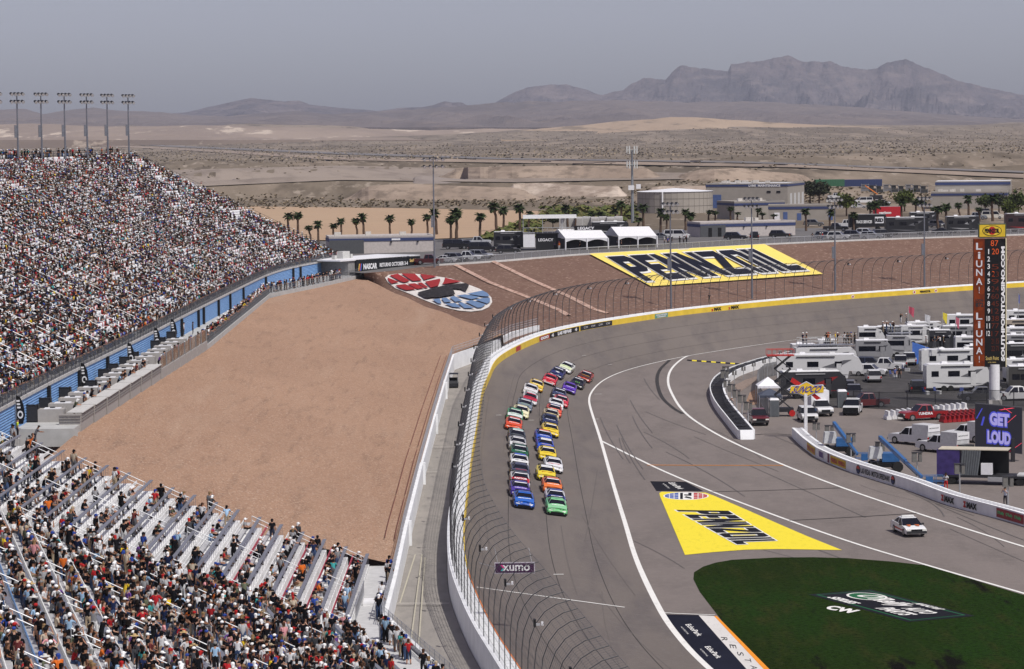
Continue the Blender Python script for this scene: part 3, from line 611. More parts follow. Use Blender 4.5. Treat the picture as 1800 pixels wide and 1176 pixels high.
# sign painted on the grass
gq = [P(1421, 1045), P(1596, 1093.5), P(1714, 1083), P(1531, 1036.5)]
g2 = [P(1434, 1045.6), P(1600, 1091), P(1698, 1081.5), P(1530, 1038.8)]
GREENP = PAINT('paint_green', (0.02, 0.12, 0.05))
mb = MB(); mb.poly([v + Vector((0, 0, 0.012)) for v in gq], 0); mb.poly([v + Vector((0, 0, 0.017)) for v in g2], 1)
g3 = [bil(g2, u, v) for u, v in ((.012, .04), (.988, .04), (.988, .96), (.012, .96))]; mb.poly([v + Vector((0, 0, 0.022)) for v in g3], 0)
fq = lambda u, v: bil(gq, u, v)
mb.poly([fq(.20 + .135 * math.cos(a / 14 * math.pi), .62 + .25 * math.sin(a / 14 * math.pi)) + Vector((0, 0, .026)) for a in range(28)], 2)
mb.poly([fq(.20 + .12 * math.cos(a / 14 * math.pi), .62 + .215 * math.sin(a / 14 * math.pi)) + Vector((0, 0, .03)) for a in range(28)], 1)
text_on(mb, "O'Reilly", [fq(.11, .42), fq(.62, .42), fq(.62, .82), fq(.11, .82)], 2, .03, .2, lift=(0, 0, .034))
text_on(mb, 'AUTO', [fq(.62, .48), fq(.85, .48), fq(.85, .72), fq(.62, .72)], 2, .04, .1, lift=(0, 0, .034)); text_on(mb, 'PARTS', [fq(.56, .18), fq(.84, .18), fq(.84, .42), fq(.56, .42)], 2, .04, .1, lift=(0, 0, .034))
text_on(mb, 'NASCAR', [fq(.5, .84), fq(.78, .84), fq(.78, .95), fq(.5, .95)], 2, .04, .2, lift=(0, 0, .034)); text_on(mb, 'SERIES', [fq(.13, .08), fq(.40, .08), fq(.40, .24), fq(.13, .24)], 2, .04, .1, lift=(0, 0, .034))
struct(up_fix(mb.build('painted_sign', [PK_, GREENP, PW_])))
mb = MB(); text_on(mb, 'CW', [P(1448, 1070), P(1500, 1079.5), P(1513, 1073), P(1462, 1064)], 0, .06, 0, lift=(0, 0, .012)); struct(up_fix(mb.build('painted_lettering', PW_)))
# sign on the berm
yq = [(1145, 506), (1447, 484), (1344, 431.5), (1036, 448.5)]
def drape(q, n, m, lift): return [[hit(*pbil(q, i / n, j / m), [berm]) + Vector((0, 0, lift)) for j in range(m + 1)] for i in range(n + 1)]
mb = MB(); mb.loft(drape(yq, 40, 24, 0.3)); struct(up_fix(mb.build('painted_panel', PYB)))
lq = [(1135, 498), (1419, 478.5), (1341, 440.5), (1067, 455.5)]
gs = letters('PENNZOIL', 0.14); mb = MB()
def sub_quad(g, n=5):
    """split a convex polygon into a small grid of quads (fan of strips)"""
    out = []
    if len(g) == 4:
        for i in range(n):
            for j in range(n):
                out.append([pbil([g[0], g[1], g[2], g[3]], (i + a) / n, (j + b) / n) for a, b in ((0, 0), (1, 0), (1, 1), (0, 1))])
    else:
        for k in range(1, len(g) - 1): out.append([g[0], g[k], g[k + 1]])
    return out
for i, g in enumerate(gs):
    cx = sum(p[0] for p in g) / len(g); cy = sum(p[1] for p in g) / len(g)
    big = [(px + (.006 if px > cx else -.006), py + (.05 if py > cy else -.06)) for px, py in g]
    for s in sub_quad(big): mb.poly([hit(*pbil(lq, *p), [berm]) + Vector((0, 0, .38 + .004 * i)) for p in s], 1)
    for s in sub_quad(g): mb.poly([hit(*pbil(lq, *p), [berm]) + Vector((0, 0, .5)) for p in s], 0)
struct(up_fix(mb.build('painted_lettering', [PN_, PW_])))
# oval badge laid in coloured gravel
SW = MG('gravel_white', [(2.0, 2.0, 2, 5, 0.5, 0.66, (0.45, 0.38, 0.34))], (0.66, 0.63, 0.60), .95); SR = MG('gravel_crimson', [(2.0, 2.0, 2, 5, 0.5, 0.7, (0.22, 0.03, 0.03))], (0.30, 0.025, 0.028), .95)
SB = MG('gravel_blue', [(2.0, 2.0, 2, 5, 0.5, 0.7, (0.12, 0.17, 0.26))], (0.13, 0.21, 0.36), .95); SK = MG('gravel_black', [(2.0, 2.0, 2, 5, 0.5, 0.66, (0.06, 0.055, 0.055))], (0.022, 0.02, 0.022), .95)
def zp(x, y): return (640 + x / 6.923, 470 + y / 6.923)
def gpoly(mb, pts, mi, l):
    bm = bmesh.new(); vs = [bm.verts.new((x, y, 0)) for x, y in pts]; bm.faces.new(vs); bmesh.ops.triangulate(bm, faces=bm.faces)
    for _ in range(2): bmesh.ops.subdivide_edges(bm, edges=[e for e in bm.edges if e.calc_length() > 70], cuts=1, use_grid_fill=True); bmesh.ops.triangulate(bm, faces=bm.faces)
    bm.verts.index_update(); mb.faces([hit(*zp(v.co.x, v.co.y), [berm]) + Vector((0, 0, l)) for v in bm.verts], [tuple(v.index for v in f.verts) for f in bm.faces], mi); bm.free()
mb = MB()
gpoly(mb, [(255, 130), (300, 98), (400, 82), (620, 84), (880, 115), (1060, 142), (1230, 200), (1400, 265), (1500, 320), (1550, 375), (1560, 430), (1520, 490), (1430, 530), (1300, 545), (1150, 532), (960, 490), (760, 415), (560, 330), (380, 260), (290, 190)], 0, .1)
reds = [[(310, 118), (410, 98), (560, 185), (490, 205), (450, 195)], [(285, 145), (430, 200), (330, 220), (295, 180)], [(450, 95), (620, 100), (705, 180), (590, 188)], [(680, 100), (890, 130), (730, 175)], [(985, 148), (1190, 195), (950, 228), (975, 190)], [(740, 195), (920, 160), (930, 180), (905, 245), (810, 268)], [(520, 222), (620, 215), (740, 272), (650, 285)], [(640, 210), (700, 205), (785, 268), (750, 272)], [(380, 240), (500, 225), (640, 288), (510, 300), (430, 272)]]
for r in reds: gpoly(mb, r, 1, .35)
gpoly(mb, [(655, 330), (690, 318), (840, 300), (850, 275), (1010, 235), (1240, 215), (1278, 240), (1240, 318), (1170, 290), (1080, 283), (1012, 298), (1040, 330), (1110, 352), (1010, 370), (900, 390), (830, 388), (790, 355), (700, 345), (780, 398), (740, 395), (665, 355)], 3, .38)
blues = [[(1250, 345), (1440, 305), (1500, 335), (1530, 378), (1440, 375)], [(1120, 365), (1230, 352), (1420, 385), (1310, 412)], [(940, 400), (1000, 392), (1070, 440), (980, 450)], [(1040, 385), (1100, 372), (1200, 430), (1110, 442)], [(830, 415), (920, 402), (945, 465), (900, 460)], [(975, 465), (1110, 458), (1190, 515), (1080, 505)], [(1140, 455), (1190, 450), (1350, 520), (1220, 520)], [(1230, 440), (1310, 422), (1480, 475), (1430, 512), (1380, 515)], [(1350, 418), (1450, 395), (1530, 395), (1535, 440), (1500, 465)]]
for r in blues: gpoly(mb, r, 2, .35)
struct(up_fix(mb.build('gravel_badge', [SW, SR, SB, SK])))
# rubble drains running down the berm
RUB = MG('rubble', [(1.0, 1.0, 1, 6, 0.5, 0.6, (0.3, 0.17, 0.13))], (0.52, 0.36, 0.29), .95)
for pts in ([(802, 467), (860, 497), (940, 528), (985, 547), (1000, 556)], [(868, 461), (930, 491), (1000, 522), (1045, 545), (1070, 552)]):
    ws = [hit(x, y, [berm]) for x, y in resn([Vector((a, b, 0)) for a, b in pts], 24) for x, y in [(x, y)]] if False else [hit(v.x, v.y, [berm]) for v in resn([Vector((a, b, 0)) for a, b in pts], 24)]
    mb = MB(); l = offset(ws, .55); r = offset(ws, -.55); mb.loft([[a + Vector((0, 0, .12)), m_ + Vector((0, 0, .3)), b + Vector((0, 0, .12))] for a, m_, b in zip(l, ws, r)]); struct(up_fix(mb.build('rubble_drain', RUB)))
# service-road joints, gutter and stains
for k, (pa_, pb_) in enumerate((((703, 1060), (730, 975)), ((716, 1176), (742, 975)), ((733, 1176), (747, 980)))): 
    ribbon('gutter', [P(*pa_, .02), P(*pb_, .38)], .11, M((0.42, 0.39, 0.31), .8), .02 + .002 * k)
for (x0, x1, y) in ((702, 745, 975), (690, 790, 1061), (712, 770, 830), (757, 785, 760), (752, 800, 786)):
    z = road_z(P(x0, y, .5).y); ribbon('road_joint', [P(x0, y, z), P((x0 + x1) / 2, y, z), P(x1, y, z)], .22, M((0.45, 0.42, 0.38), .8), .04)
flat_area('camp_ground', [(1395, 690), (1440, 640), (1500, 612), (1560, 598), (1640, 583), (1720, 574), (1800, 569), (1850, 566), (1850, 722), (1700, 722), (1600, 722), (1500, 716), (1420, 712)], CAMPM, 0.03)
# gravel by the pit fence
GPM = MG('brown_gravel', [(2, 2, 2, 5, .5, .65, (0.16, 0.12, 0.10))], (0.25, 0.195, 0.165), .95)
flat_area('gravel_patch', [(1290, 678), (1310, 668), (1345, 657), (1352, 662), (1325, 672), (1300, 690)], GPM, 0.02); flat_area('gravel_patch', [(1312, 705), (1318, 690), (1331, 683), (1333, 710), (1322, 712)], GRAV, 0.02)
# ================================================================ OUTER WALL AND CATCH FENCE
iOR = min(range(len(B) // 2), key=lambda k: abs(proj(B[k] + Vector((0, 0, .85)))[1] - 1000))
def sec(i, o, z): 
    n = Nrm[i]; p = B[i] + n * o; return Vector((p.x, p.y, B[i].z + z))
Nrm = []
for i in range(len(B)):
    t = B[min(i + 1, len(B) - 1)] - B[max(i - 1, 0)]; t.z = 0; t.normalize(); Nrm.append(Vector((-t.y, t.x, 0)))
wall = thing('track_wall', 'long white and yellow outer wall curving round the banked turn', 'wall', (0, 0, 0))
YW = M((0.74, 0.52, 0.05), 0.45, var=0.12, scale=0.5)
mb = MB(); mb.loft([[sec(i, 0, -.3), sec(i, 0, .80)] for i in range(iOR, len(B))], flip=True); mb.build('yellow_face', YW, wall)
mb = MB(); mb.loft([[sec(i, 0, -.3), sec(i, 0, .80)] for i in range(0, iOR + 1)], flip=True); mb.build('orange_face', ORANGE, wall)
mb = MB(); mb.loft([[sec(i, 0.004, .80), sec(i, 0.0, .86), sec(i, .09, .88)] for i in range(0, iOR + 1)], flip=True, mi=1); mb.loft([[sec(i, 0.004, .80), sec(i, 0.0, .86), sec(i, .09, .88)] for i in range(iOR, len(B))], flip=True); mb.build('wall_cap', [YW, ORANGE], wall)
mb = MB()
for i in range(0, len(B) - 1):   # white foam blocks between the steel face and the concrete, small gaps between them
    for a, b in ((0.03, .47), (.53, .97)):
        L = lambda o, z, f: sec(i, o, z).lerp(sec(i + 1, o, z), f)
        mb.faces([L(.11, .3, a), L(.82, .3, a), L(.82, .3, b), L(.11, .3, b), L(.11, .86, a), L(.82, .86, a), L(.82, .86, b), L(.11, .86, b)], ((4, 7, 6, 5), (0, 1, 5, 4), (2, 3, 7, 6), (3, 0, 4, 7), (1, 2, 6, 5)))
mb.build('foam_block', WALLW, wall)
mb = MB(); mb.loft([[sec(i, .95, -.5), sec(i, .95, 1.1), sec(i, 1.45, 1.1), sec(i, 1.45, -2.0)] for i in range(len(B))], flip=True); mb.build('concrete_wall', WALLW, wall)
# adverts on the wall: placed by their photo columns
BX = [proj(B[i] + Vector((0, 0, .4)))[0] for i in range(len(B))]
def wi(px):   # wall parameter of a photo column, on the part beyond the bend
    k0 = next(i for i in range(len(B)) if B[i].y > 395)
    return float(np.interp(px, BX[k0:], np.arange(k0, len(B))))
def wpt(i, z, o=-0.03):
    k = int(i); f = i - k; return sec(k, o, z).lerp(sec(k + 1, o, z), f)
def wpanel(x0, x1, z0, z1, mat, jobs, name='advert', n=6, o=-.02):
    a, b = wi(x0), wi(x1); mats = [mat]; mb = MB(); mb.loft([[wpt(a + (b - a) * k / n, z0, o), wpt(a + (b - a) * k / n, z1, o)] for k in range(n + 1)], flip=True)
    for (s, xa, xb, za, zb, m2, th) in jobs:
        if m2 not in mats: mats.append(m2)
        A_, B_ = wi(xa), wi(xb); text_on(mb, s, [wpt(A_, za, o - .03), wpt(B_, za, o - .03), wpt(B_, zb, o - .03), wpt(A_, zb, o - .03)], mats.index(m2), th)
    return mb.build(name, mats, wall)
wpanel(907, 915, .1, .78, RED, [])
wpanel(948, 966, .06, .8, M((0.36, 0.05, 0.05), .5), [('000', 950, 964, .2, .66, WHITE, .05)])
wpanel(966, 1018, .04, .8, BLACK, [('4', 969, 973, .15, .7, WHITE, .05), ('LAS VEGAS', 980, 1004, .15, .7, WHITE, .08), ('4', 1010, 1014, .15, .7, WHITE, .05)])
wpanel(1020, 1076, .06, .8, DARK, [('CW     CW', 1026, 1046, .3, .6, WHITE, .0), ('CW     CW', 1052, 1072, .3, .6, WHITE, .0)])
wpanel(1151, 1174, .06, .78, M((0.12, 0.30, 0.24), .5), [('HOLLYWOOD', 1153, 1172, .45, .7, WHITE, .05), ('CASINO', 1155, 1170, .15, .38, WHITE, .05)])
def wtext(jobs, name='advert_lettering'):
    mats = []; mb = MB()
    for (s, xa, xb, za, zb, m2, th) in jobs:
        if m2 not in mats: mats.append(m2)
        A_, B_ = wi(xa), wi(xb); text_on(mb, s, [wpt(A_, za), wpt(B_, za), wpt(B_, zb), wpt(A_, zb)], mats.index(m2), th)
    return mb.build(name, mats, wall)
wtext([('z', 1250, 1254, .12, .5, RED, .06), ('MAX', 1255, 1268, .12, .7, BLACK, .08), ('z', 1280, 1284, .12, .5, RED, .06), ('MAX', 1285, 1299, .12, .7, BLACK, .08), ('PENNZOIL', 1617, 1636, .2, .62, BLACK, .06)])
for x in (1499, 1607, 1645):
    a = wi(x); mb = MB(); pts = [wpt(a + math.cos(t / 12 * math.tau) * .22, .42 + .33 * math.sin(t / 12 * math.tau), -.03) for t in range(12)]; mb.poly(pts, 0); mb.poly([wpt(a + .12 * math.cos(t / 12 * math.tau), .42 + .2 * math.sin(t / 12 * math.tau), -.05) for t in range(12)], 1); mb.build('round_emblem', [WHITE, RED], wall)
# catch fence
fence = thing('catch_fence', 'tall curved wire catch fence on top of the outer wall', 'fence', (0, 0, 0))
PROF = [(0, 0), (0, 1.6), (.03, 3.0), (.16, 4.1), (.5, 5.0), (1.05, 5.7), (1.75, 6.12), (2.6, 6.35)]
def fpt(i, j):
    k = min(int(i), len(B) - 2); f = i - k; a, b = PROF[min(int(j), len(PROF) - 2)], PROF[min(int(j), len(PROF) - 2) + 1]; g = j - min(int(j), len(PROF) - 2)
    o = a[0] + (b[0] - a[0]) * g; z = a[1] + (b[1] - a[1]) * g; n = Nrm[k].lerp(Nrm[k + 1], f); p = B[k].lerp(B[k + 1], f)
    return Vector((p.x + n.x * (1.2 - o), p.y + n.y * (1.2 - o), p.z + 1.1 + z))
FDK = M((0.075, 0.078, 0.085), 0.5, 0.4, var=0.1); step = 3.05 / ((B[1] - B[0]).length)
pm = MB(); pm.tube([Vector((-a, 0, z)) for a, z in PROF], .032, 5); pme = pm.mesh('fence_post', FDK)
for n_, i in enumerate(np.arange(0.2, len(B) - 1.2, step)):
    k = int(i); n = Nrm[k]; b = fpt(i, 0); R = math.atan2(n.y, n.x)
    if n_ == 0: rest = MB()
    if n_ < 100:
        o = link('post', pme, fence); o.location = b; o.rotation_euler = (0, 0, R)
    else:
        rest.tube([b + Matrix.Rotation(R, 3, 'Z') @ Vector((-a, 0, z)) for a, z in PROF], .055, 4)
o = rest.build('far_posts', FDK, fence); o['kind'] = 'stuff'
FW_ = M((0.13, 0.13, 0.135), 0.5, 0.5, var=0)
mb = MB()
for j in np.linspace(0.25, 7, 17): mb.tube([fpt(i, j) for i in range(0, len(B) - 1, 1)], .013, 3)
mb.build('cables', FW_, fence)
mb = MB(); ii = np.arange(0.2, len(B) - 1.5, step / 5)
for i in ii: mb.tube([fpt(i, j) for j in range(8)], .008, 3)
mb.build('wire_mesh', FW_, fence)
for n_, i in enumerate(np.arange(2.5, len(B) - 3, step * 5)):   # caution lights on the fence
    p = fpt(i, 4.3); R = math.atan2(Nrm[int(i)].y, Nrm[int(i)].x); mb = MB(); mb.box((.4, 0, .1), (.12, .38, .46), 0, 0); mb.box((.2, 0, .0), (.25, .1, .12), 0, 2); mb.box((-.05, 0, 0.05), (.12, .25, .2), 0, 1)
    o = mb.build('caution_light', [BLACK, WHITE, GALV], fence); o.location = p; o.rotation_euler = (0, 0, R)
# hanging sign
t = thing('hanging_sign', 'dark purple sign reading xumo in white hung from the catch fence', 'sign', tuple(P(905, 1008, 5.0)), 0.0)
mb = MB(); mb.box((0, 0, .40), (2.85, .08, .80), 0, 0); mb.build('frame', M((0.45, 0.42, 0.47), .4), t)
mb = MB(); mb.box((0, -.05, .40), (2.70, .03, .66), 0, 0); mb.build('panel', M((0.045, 0.012, 0.05), .4, var=0), t)
mb = MB(); mb.faces([(-1.0, -.07, .62), (-.86, -.07, .62), (-.72, -.07, .42), (-.8, -.07, .36)], [(0, 1, 2, 3)], 1); mb.faces([(-1.02, -.071, .2), (-.88, -.071, .2), (-.74, -.071, .36), (-.82, -.071, .4)], [(0, 1, 2, 3)], 2)
text_on(mb, 'xumo', [(-.86, -.075, .19), (1.06, -.075, .19), (1.06, -.075, .62), (-.86, -.075, .62)], 0, .02); mb.build('lettering', [WHITE, M((0.7, 0.05, 0.25), .5, var=0), M((0.05, 0.4, 0.4), .5, var=0)], t)
mb = MB()
for x in (-1.2, 1.2): mb.cyl((x, 0, .8), (x - .2, .2, 1.8), .02, n=4); mb.cyl((x, .04, .4), (x - 1.3, .6, .7), .02, n=4)
mb.build('bracket', GALV, t)
# retaining wall with hand rail beside the service road
rw = thing('retaining_wall', 'white retaining wall with a grey hand rail between gravel slope and service road', 'wall')
wp = [Vector((-9.1, 203, 0)), Vector((-9.1, 222, 0))] + Cp[4:] + tail[:3]
hs = [1.9, 1.9] + [2.2] * (len(Cp) - 4) + [2.1, 1.9, 1.7]
def fat(pts, hh, th, mb, base=-.6, mi=0):
    l = offset(pts, th); mb.loft([[Vector((a.x, a.y, a.z + base)), Vector((a.x, a.y, a.z + h)), Vector((b.x, b.y, a.z + h)), Vector((b.x, b.y, a.z + base))] for a, b, h in zip(pts, l, hh)], mi, flip=True)
    for k in (0, -1):
        a, b, h = pts[k], l[k], hh[k]; mb.poly([Vector((a.x, a.y, a.z + base)), Vector((b.x, b.y, a.z + base)), Vector((b.x, b.y, a.z + h)), Vector((a.x, a.y, a.z + h))], mi)
mb = MB(); fat(wp, hs, .35, mb); mb.build('wall', WALLW, rw)
for y in (249, 288, 330, 366):    # buttresses
    x = float(np.interp(y, [p.y for p in wp[:7]], [p.x for p in wp[:7]])); mb = MB(); mb.box((x + .08, y, road_z(y) + 1.05), (.3, .5, 2.3)); mb.build('buttress', WALLW, rw)
mb = MB(); off_ = offset(wp, .3); tops = [Vector((p.x, p.y, q.z + h)) for p, q, h in zip(off_, wp, hs)]
fine = resample(tops, 2.0)
for dz in (.35, .7, 1.05): mb.tube([p + Vector((0, 0, dz)) for p in tops], .03, 4)
for p in fine: mb.cyl(p, p + Vector((0, 0, 1.05)), .025, n=4, caps=False)
for k in range(len(fine) - 1):
    a, b = fine[k], fine[k + 1]
    for q in (.2, .4, .6, .8): c = a.lerp(b, q); mb.cyl(c + Vector((0, 0, .05)), c + Vector((0, 0, 1.05)), .012, n=3, caps=False)
mb.build('hand_rail', GALV, rw)
# thin red timber fences on the slope behind it
for k, (y0, y1) in enumerate(((240, 262), (264, 296), (299, 336), (338, 372), (374, 398))):
    mb = MB()
    for dx in (-.9, -1.7): mb.tube([Vector((float(np.interp(y, [p.y for p in wp[1:7]], [p.x for p in wp[1:7]])) + dx, y, 0)) for y in np.linspace(y0, y1, 8)], .035, 4)
    mb.v = [(x, y, z + drop(x, y, [grav1]) + .25) for x, y, z in mb.v]
    nm = ('nearest the seats', 'second from the seats', 'midway along the wall', 'before the far end', 'by the far corner')[k]
    tag(mb.build('slope_barrier', M((0.16, 0.05, 0.035), .8)), 'low dark red rails on the gravel slope, ' + nm, 'barrier', 'low red rails on the gravel slope')
# ================================================================ FAR GRANDSTAND
STEPG = M((0.11, 0.11, 0.115), .7, var=.15, scale=.6); BLUEW = MG('blue_corrugated', [(0.6, 0.6, 14, 2, 0.45, 0.55, (0.14, 0.27, 0.52))], (0.20, 0.36, 0.62), .55)
gs_ = thing('grandstand', 'huge far grandstand with white seats above a light blue corrugated wall', 'grandstand')
FRp = [Vector((-46.2, 225, 0)), Vector((-46, 285, 0)), Vector((-45, 340, 0)), Vector((-44.5, 388, 0)), Vector((-43.6, 451, 0)), Vector((-42.4, 500, 0)), Vector((-39.3, 530, 0)), Vector((-33, 562, 0))]
BKp = [Vector((-88, 225, 0)), Vector((-88, 285, 0)), Vector((-88, 340, 0)), Vector((-88, 388, 0)), Vector((-88, 455, 0)), Vector((-87, 512, 0)), Vector((-84, 548, 0)), Vector((-76, 582, 0))]
FR = resn(catmull(FRp, 8), 110); BK = resn(catmull(BKp, 8), 110)
NROW = 50; Z0, Z1 = 12.1, 32.2
def gpt(s, t, z=None):
    k = min(int(s * 110), 109); f = s * 110 - k; a = FR[k].lerp(FR[k + 1], f); b = BK[k].lerp(BK[k + 1], f); p = a.lerp(b, t); p.z = Z0 + (Z1 - Z0) * t if z is None else z; return p
rows = []
for q in range(0, 111):
    r = []
    for n_ in range(NROW):
        z = Z0 + (Z1 - Z0) * n_ / NROW; r += [gpt(q / 110, n_ / NROW, z), gpt(q / 110, (n_ + 1) / NROW - .001, z)]
    r.append(gpt(q / 110, 1.0, Z1)); r.append(gpt(q / 110, 1.06, Z1)); rows.append(r)
mb = MB(); mb.loft(rows); mb.poly([rows[-1][0] - Vector((0, 0, 12))] + rows[-1][::1] + [rows[-1][-1] - Vector((0, 0, 30))]); mb.build('seating_deck', STEPG, gs_)
bw = [Vector((p.x + .9, p.y, 9.2)) for p in FR]
rows = []
for i, p in enumerate(bw): rows.append([p + Vector(((.05 if k % 2 else 0), 0, 2.75 * k / 22)) for k in range(23)])
mb = MB(); mb.loft(rows, flip=True); mb.build('blue_wall', BLUEW, gs_)
mb = MB(); mb.loft([[p + Vector((.12, 0, 2.75)), p + Vector((.12, 0, 3.05)), p + Vector((-1.6, 0, 3.05))] for p in bw], flip=True); mb.build('ledge', M((0.45, 0.44, 0.43), .8, var=.2, scale=1), gs_)
RAILM = M((0.07, 0.072, 0.08), .6, .2); mb = MB(); tp = [p + Vector((0, 0, 3.05)) for p in bw]
for dz in np.linspace(.12, 1.1, 8): mb.tube([p + Vector((0, 0, dz)) for p in tp], .018, 3)
for p in resample(tp, .45): mb.cyl(p, p + Vector((0, 0, 1.1)), .016, n=3, caps=False)
for p in resample(tp, 2.4): mb.cyl(p, p + Vector((0, 0, 1.15)), .04, n=4, caps=False)
mb.build('front_railing', RAILM, gs_)
mb = MB(); mb.loft([[p + Vector((0, 0, .15)), p + Vector((0, 0, 1.0))] for p in tp]); sc_ = mb.build('railing_screen', M((0.09, 0.095, 0.105), .7, var=.3, scale=.8, alpha=.55), gs_)
# dark columns on the blue wall
for x, y0 in ((80, 721), (138, 689), (184, 664), (319, 590), (347, 568), (356, 567), (381, 554), (404, 543), (426, 532), (466, 510), (514, 495), (529, 492), (573, 483), (605, 478)):
    b = min(bw, key=lambda p: abs(proj(p)[0] - x)); mb = MB(); mb.box((.2, 0, 1.4), (.3, 1.1 if x > 460 else .7, 2.8)); o = mb.build('column', BLACK, gs_); o.location = b
# aisle rails
S0 = .0; AIS = [s for s in np.arange(.055, .99, .0335)]
mb = MB(); 
for s in AIS:
    for a, b in [(q / NROW, (q + 3.2) / NROW) for q in range(1, 48, 4)]:
        pa, pb = gpt(s, a), gpt(s, b)
        for dz in (.5, .95): mb.tube([pa + Vector((0, 0, dz)), pb + Vector((0, 0, dz))], .035, 4)
        for p in (pa, pa.lerp(pb, .5), pb): mb.cyl(p, p + Vector((0, 0, .95)), .03, n=4, caps=False)
mb.build('aisle_rails', GALV, gs_)
mb = MB(); bk = [gpt(q / 110, 1.03, Z1) for q in range(111)]
for dz in (.4, .8, 1.2): mb.tube([p + Vector((0, 0, dz)) for p in bk], .04, 4)
for p in resample(bk, 2.5): mb.cyl(p, p + Vector((0, 0, 1.25)), .05, n=4, caps=False)
en = [gpt(1.0, q / 50) for q in range(51)]
for dz in (.5, 1.0): mb.tube([p + Vector((.2, .2, dz)) for p in en], .03, 4)
for p in en[::1]: mb.cyl(p + Vector((.2, .2, 0)), p + Vector((.2, .2, 1.0)), .03, n=4, caps=False)
mb.build('back_railing', RAILM, gs_)
# seats
SEATC = [(0.80, 0.80, 0.82), (0.40, 0.06, 0.05), (0.10, 0.14, 0.30)]
def seat_mesh(col):
    mb = MB(); mb.box((0, .2, .42), (.44, .4, .05)); mb.box((0, .02, .68), (.46, .05, .48), rx=-.12); mb.box((0, .12, .2), (.08, .2, .4)); return mb.mesh('seat', M(col, .45, var=.05))
seat_me = [seat_mesh(c) for c in SEATC]
SLOT = []   # (row, s, point, facing)
for r in range(NROW - 1):
    t = (r + .62) / NROW; z = Z0 + (Z1 - Z0) * r / NROW
    line = [gpt(q / 440, t, z) for q in range(441)]; d = np.cumsum([0] + [(b - a).length for a, b in zip(line, line[1:])]); n = int(d[-1] / .52)
    for k in range(n):
        s = float(np.interp((k + .5) * .52, d, np.arange(441) / 440))
        if min(abs(s - a) for a in AIS) < .0022: continue
        p = gpt(s, t, z); x, y = proj(p)
        if x < -14 or x > 640: continue
        q = gpt(min(.999, s + .002), t, z); v = q - p; SLOT.append((r, s, p, math.atan2(v.y, v.x) + math.pi))
SEATED = []; EMPTY = []
for r, s, p, a in SLOT:
    dn = .68 + 1.1 * NZ.noise(Vector((s * 40, r * .22, 2))) + .5 * NZ.noise(Vector((s * 160, r * .5, 7)))
    if r < 2: dn = .8
    (SEATED if RNG.random() < dn else EMPTY).append((r, s, p, a))
# ================================================================ PEOPLE
def tri_template(mb):
    tri = []; g = []
    for f, m_ in zip(mb.f, mb.m):
        for k in range(1, len(f) - 1): tri.append((f[0], f[k], f[k + 1])); g.append(m_)
    return np.array(mb.v, float), np.array(tri), np.array(g)
def scatter(name, tmpl, items, cols, mat, parent=None, smooth=False):
    """items: (point, rz, scale) ; cols: array n x groups x 3"""
    V, T, G = tmpl; n = len(items)
    if n == 0: return None
    pos = np.array([tuple(i[0]) for i in items]); a = np.array([i[1] for i in items]); s = np.array([i[2] for i in items])
    c, sn = np.cos(a), np.sin(a); X = V[None, :, 0] * c[:, None] - V[None, :, 1] * sn[:, None]; Y = V[None, :, 0] * sn[:, None] + V[None, :, 1] * c[:, None]
    VV = np.stack([X, Y, np.broadcast_to(V[None, :, 2], X.shape)], -1) * s[:, None, None] + pos[:, None, :]
    TT = (T[None] + (np.arange(n) * len(V))[:, None, None]).reshape(-1, 3); me = bpy.data.meshes.new(name)
    me.vertices.add(n * len(V)); me.vertices.foreach_set('co', VV.reshape(-1)); me.loops.add(len(TT) * 3); me.loops.foreach_set('vertex_index', TT.reshape(-1)); me.polygons.add(len(TT))
    me.polygons.foreach_set('loop_start', np.arange(0, len(TT) * 3, 3)); me.polygons.foreach_set('loop_total', np.full(len(TT), 3))
    me.update(calc_edges=True); at = me.attributes.new('col', 'FLOAT_COLOR', 'FACE')
    cc = np.ones((n, len(G), 4)); cc[:, :, :3] = np.array(cols)[:, G, :]; at.data.foreach_set('color', cc.reshape(-1).astype(np.float32))
    me.materials.append(mat); me.validate(); return link(name, me, parent)
def merge(objs, name):
    pass
SHIRTS = [((0.56, 0.56, 0.57), 20, 'white'), ((0.006, 0.006, 0.008), 60, 'black'), ((0.05, 0.052, 0.058), 14, 'charcoal'), ((0.22, 0.22, 0.23), 9, 'grey'), ((0.38, 0.02, 0.025), 5, 'red'), ((0.03, 0.07, 0.32), 3.5, 'blue'), ((0.012, 0.02, 0.06), 8, 'navy'), ((0.52, 0.12, 0.02), 2, 'orange'), ((0.10, 0.11, 0.07), 4, 'olive'), ((0.30, 0.45, 0.62), 4, 'light blue'), ((0.42, 0.35, 0.27), 4, 'tan'), ((0.13, 0.03, 0.03), 3, 'maroon'), ((0.05, 0.30, 0.30), 2, 'teal'), ((0.65, 0.45, 0.03), 1.5, 'yellow'), ((0.12, 0.05, 0.22), 2, 'purple'), ((0.65, 0.30, 0.32), 1.5, 'pink')]
TROU = [((0.010, 0.010, 0.012), 44, 'black'), ((0.05, 0.08, 0.16), 26, 'blue denim'), ((0.10, 0.10, 0.11), 16, 'grey'), ((0.33, 0.26, 0.18), 14, 'khaki'), ((0.03, 0.035, 0.06), 10, 'navy'), ((0.55, 0.55, 0.55), 4, 'white')]
HATS = [((0.80, 0.80, 0.80), 30, 'white'), ((0.008, 0.008, 0.010), 36, 'black'), ((0.36, 0.02, 0.02), 7, 'red'), ((0.03, 0.06, 0.26), 6, 'blue'), ((0.20, 0.20, 0.20), 8, 'grey'), ((0.40, 0.32, 0.22), 4, 'tan')]
HAIRS = [((0.010, 0.007, 0.006), 60, 'black'), ((0.06, 0.03, 0.018), 34, 'brown'), ((0.22, 0.14, 0.07), 10, 'fair'), ((0.3, 0.3, 0.3), 5, 'grey')]
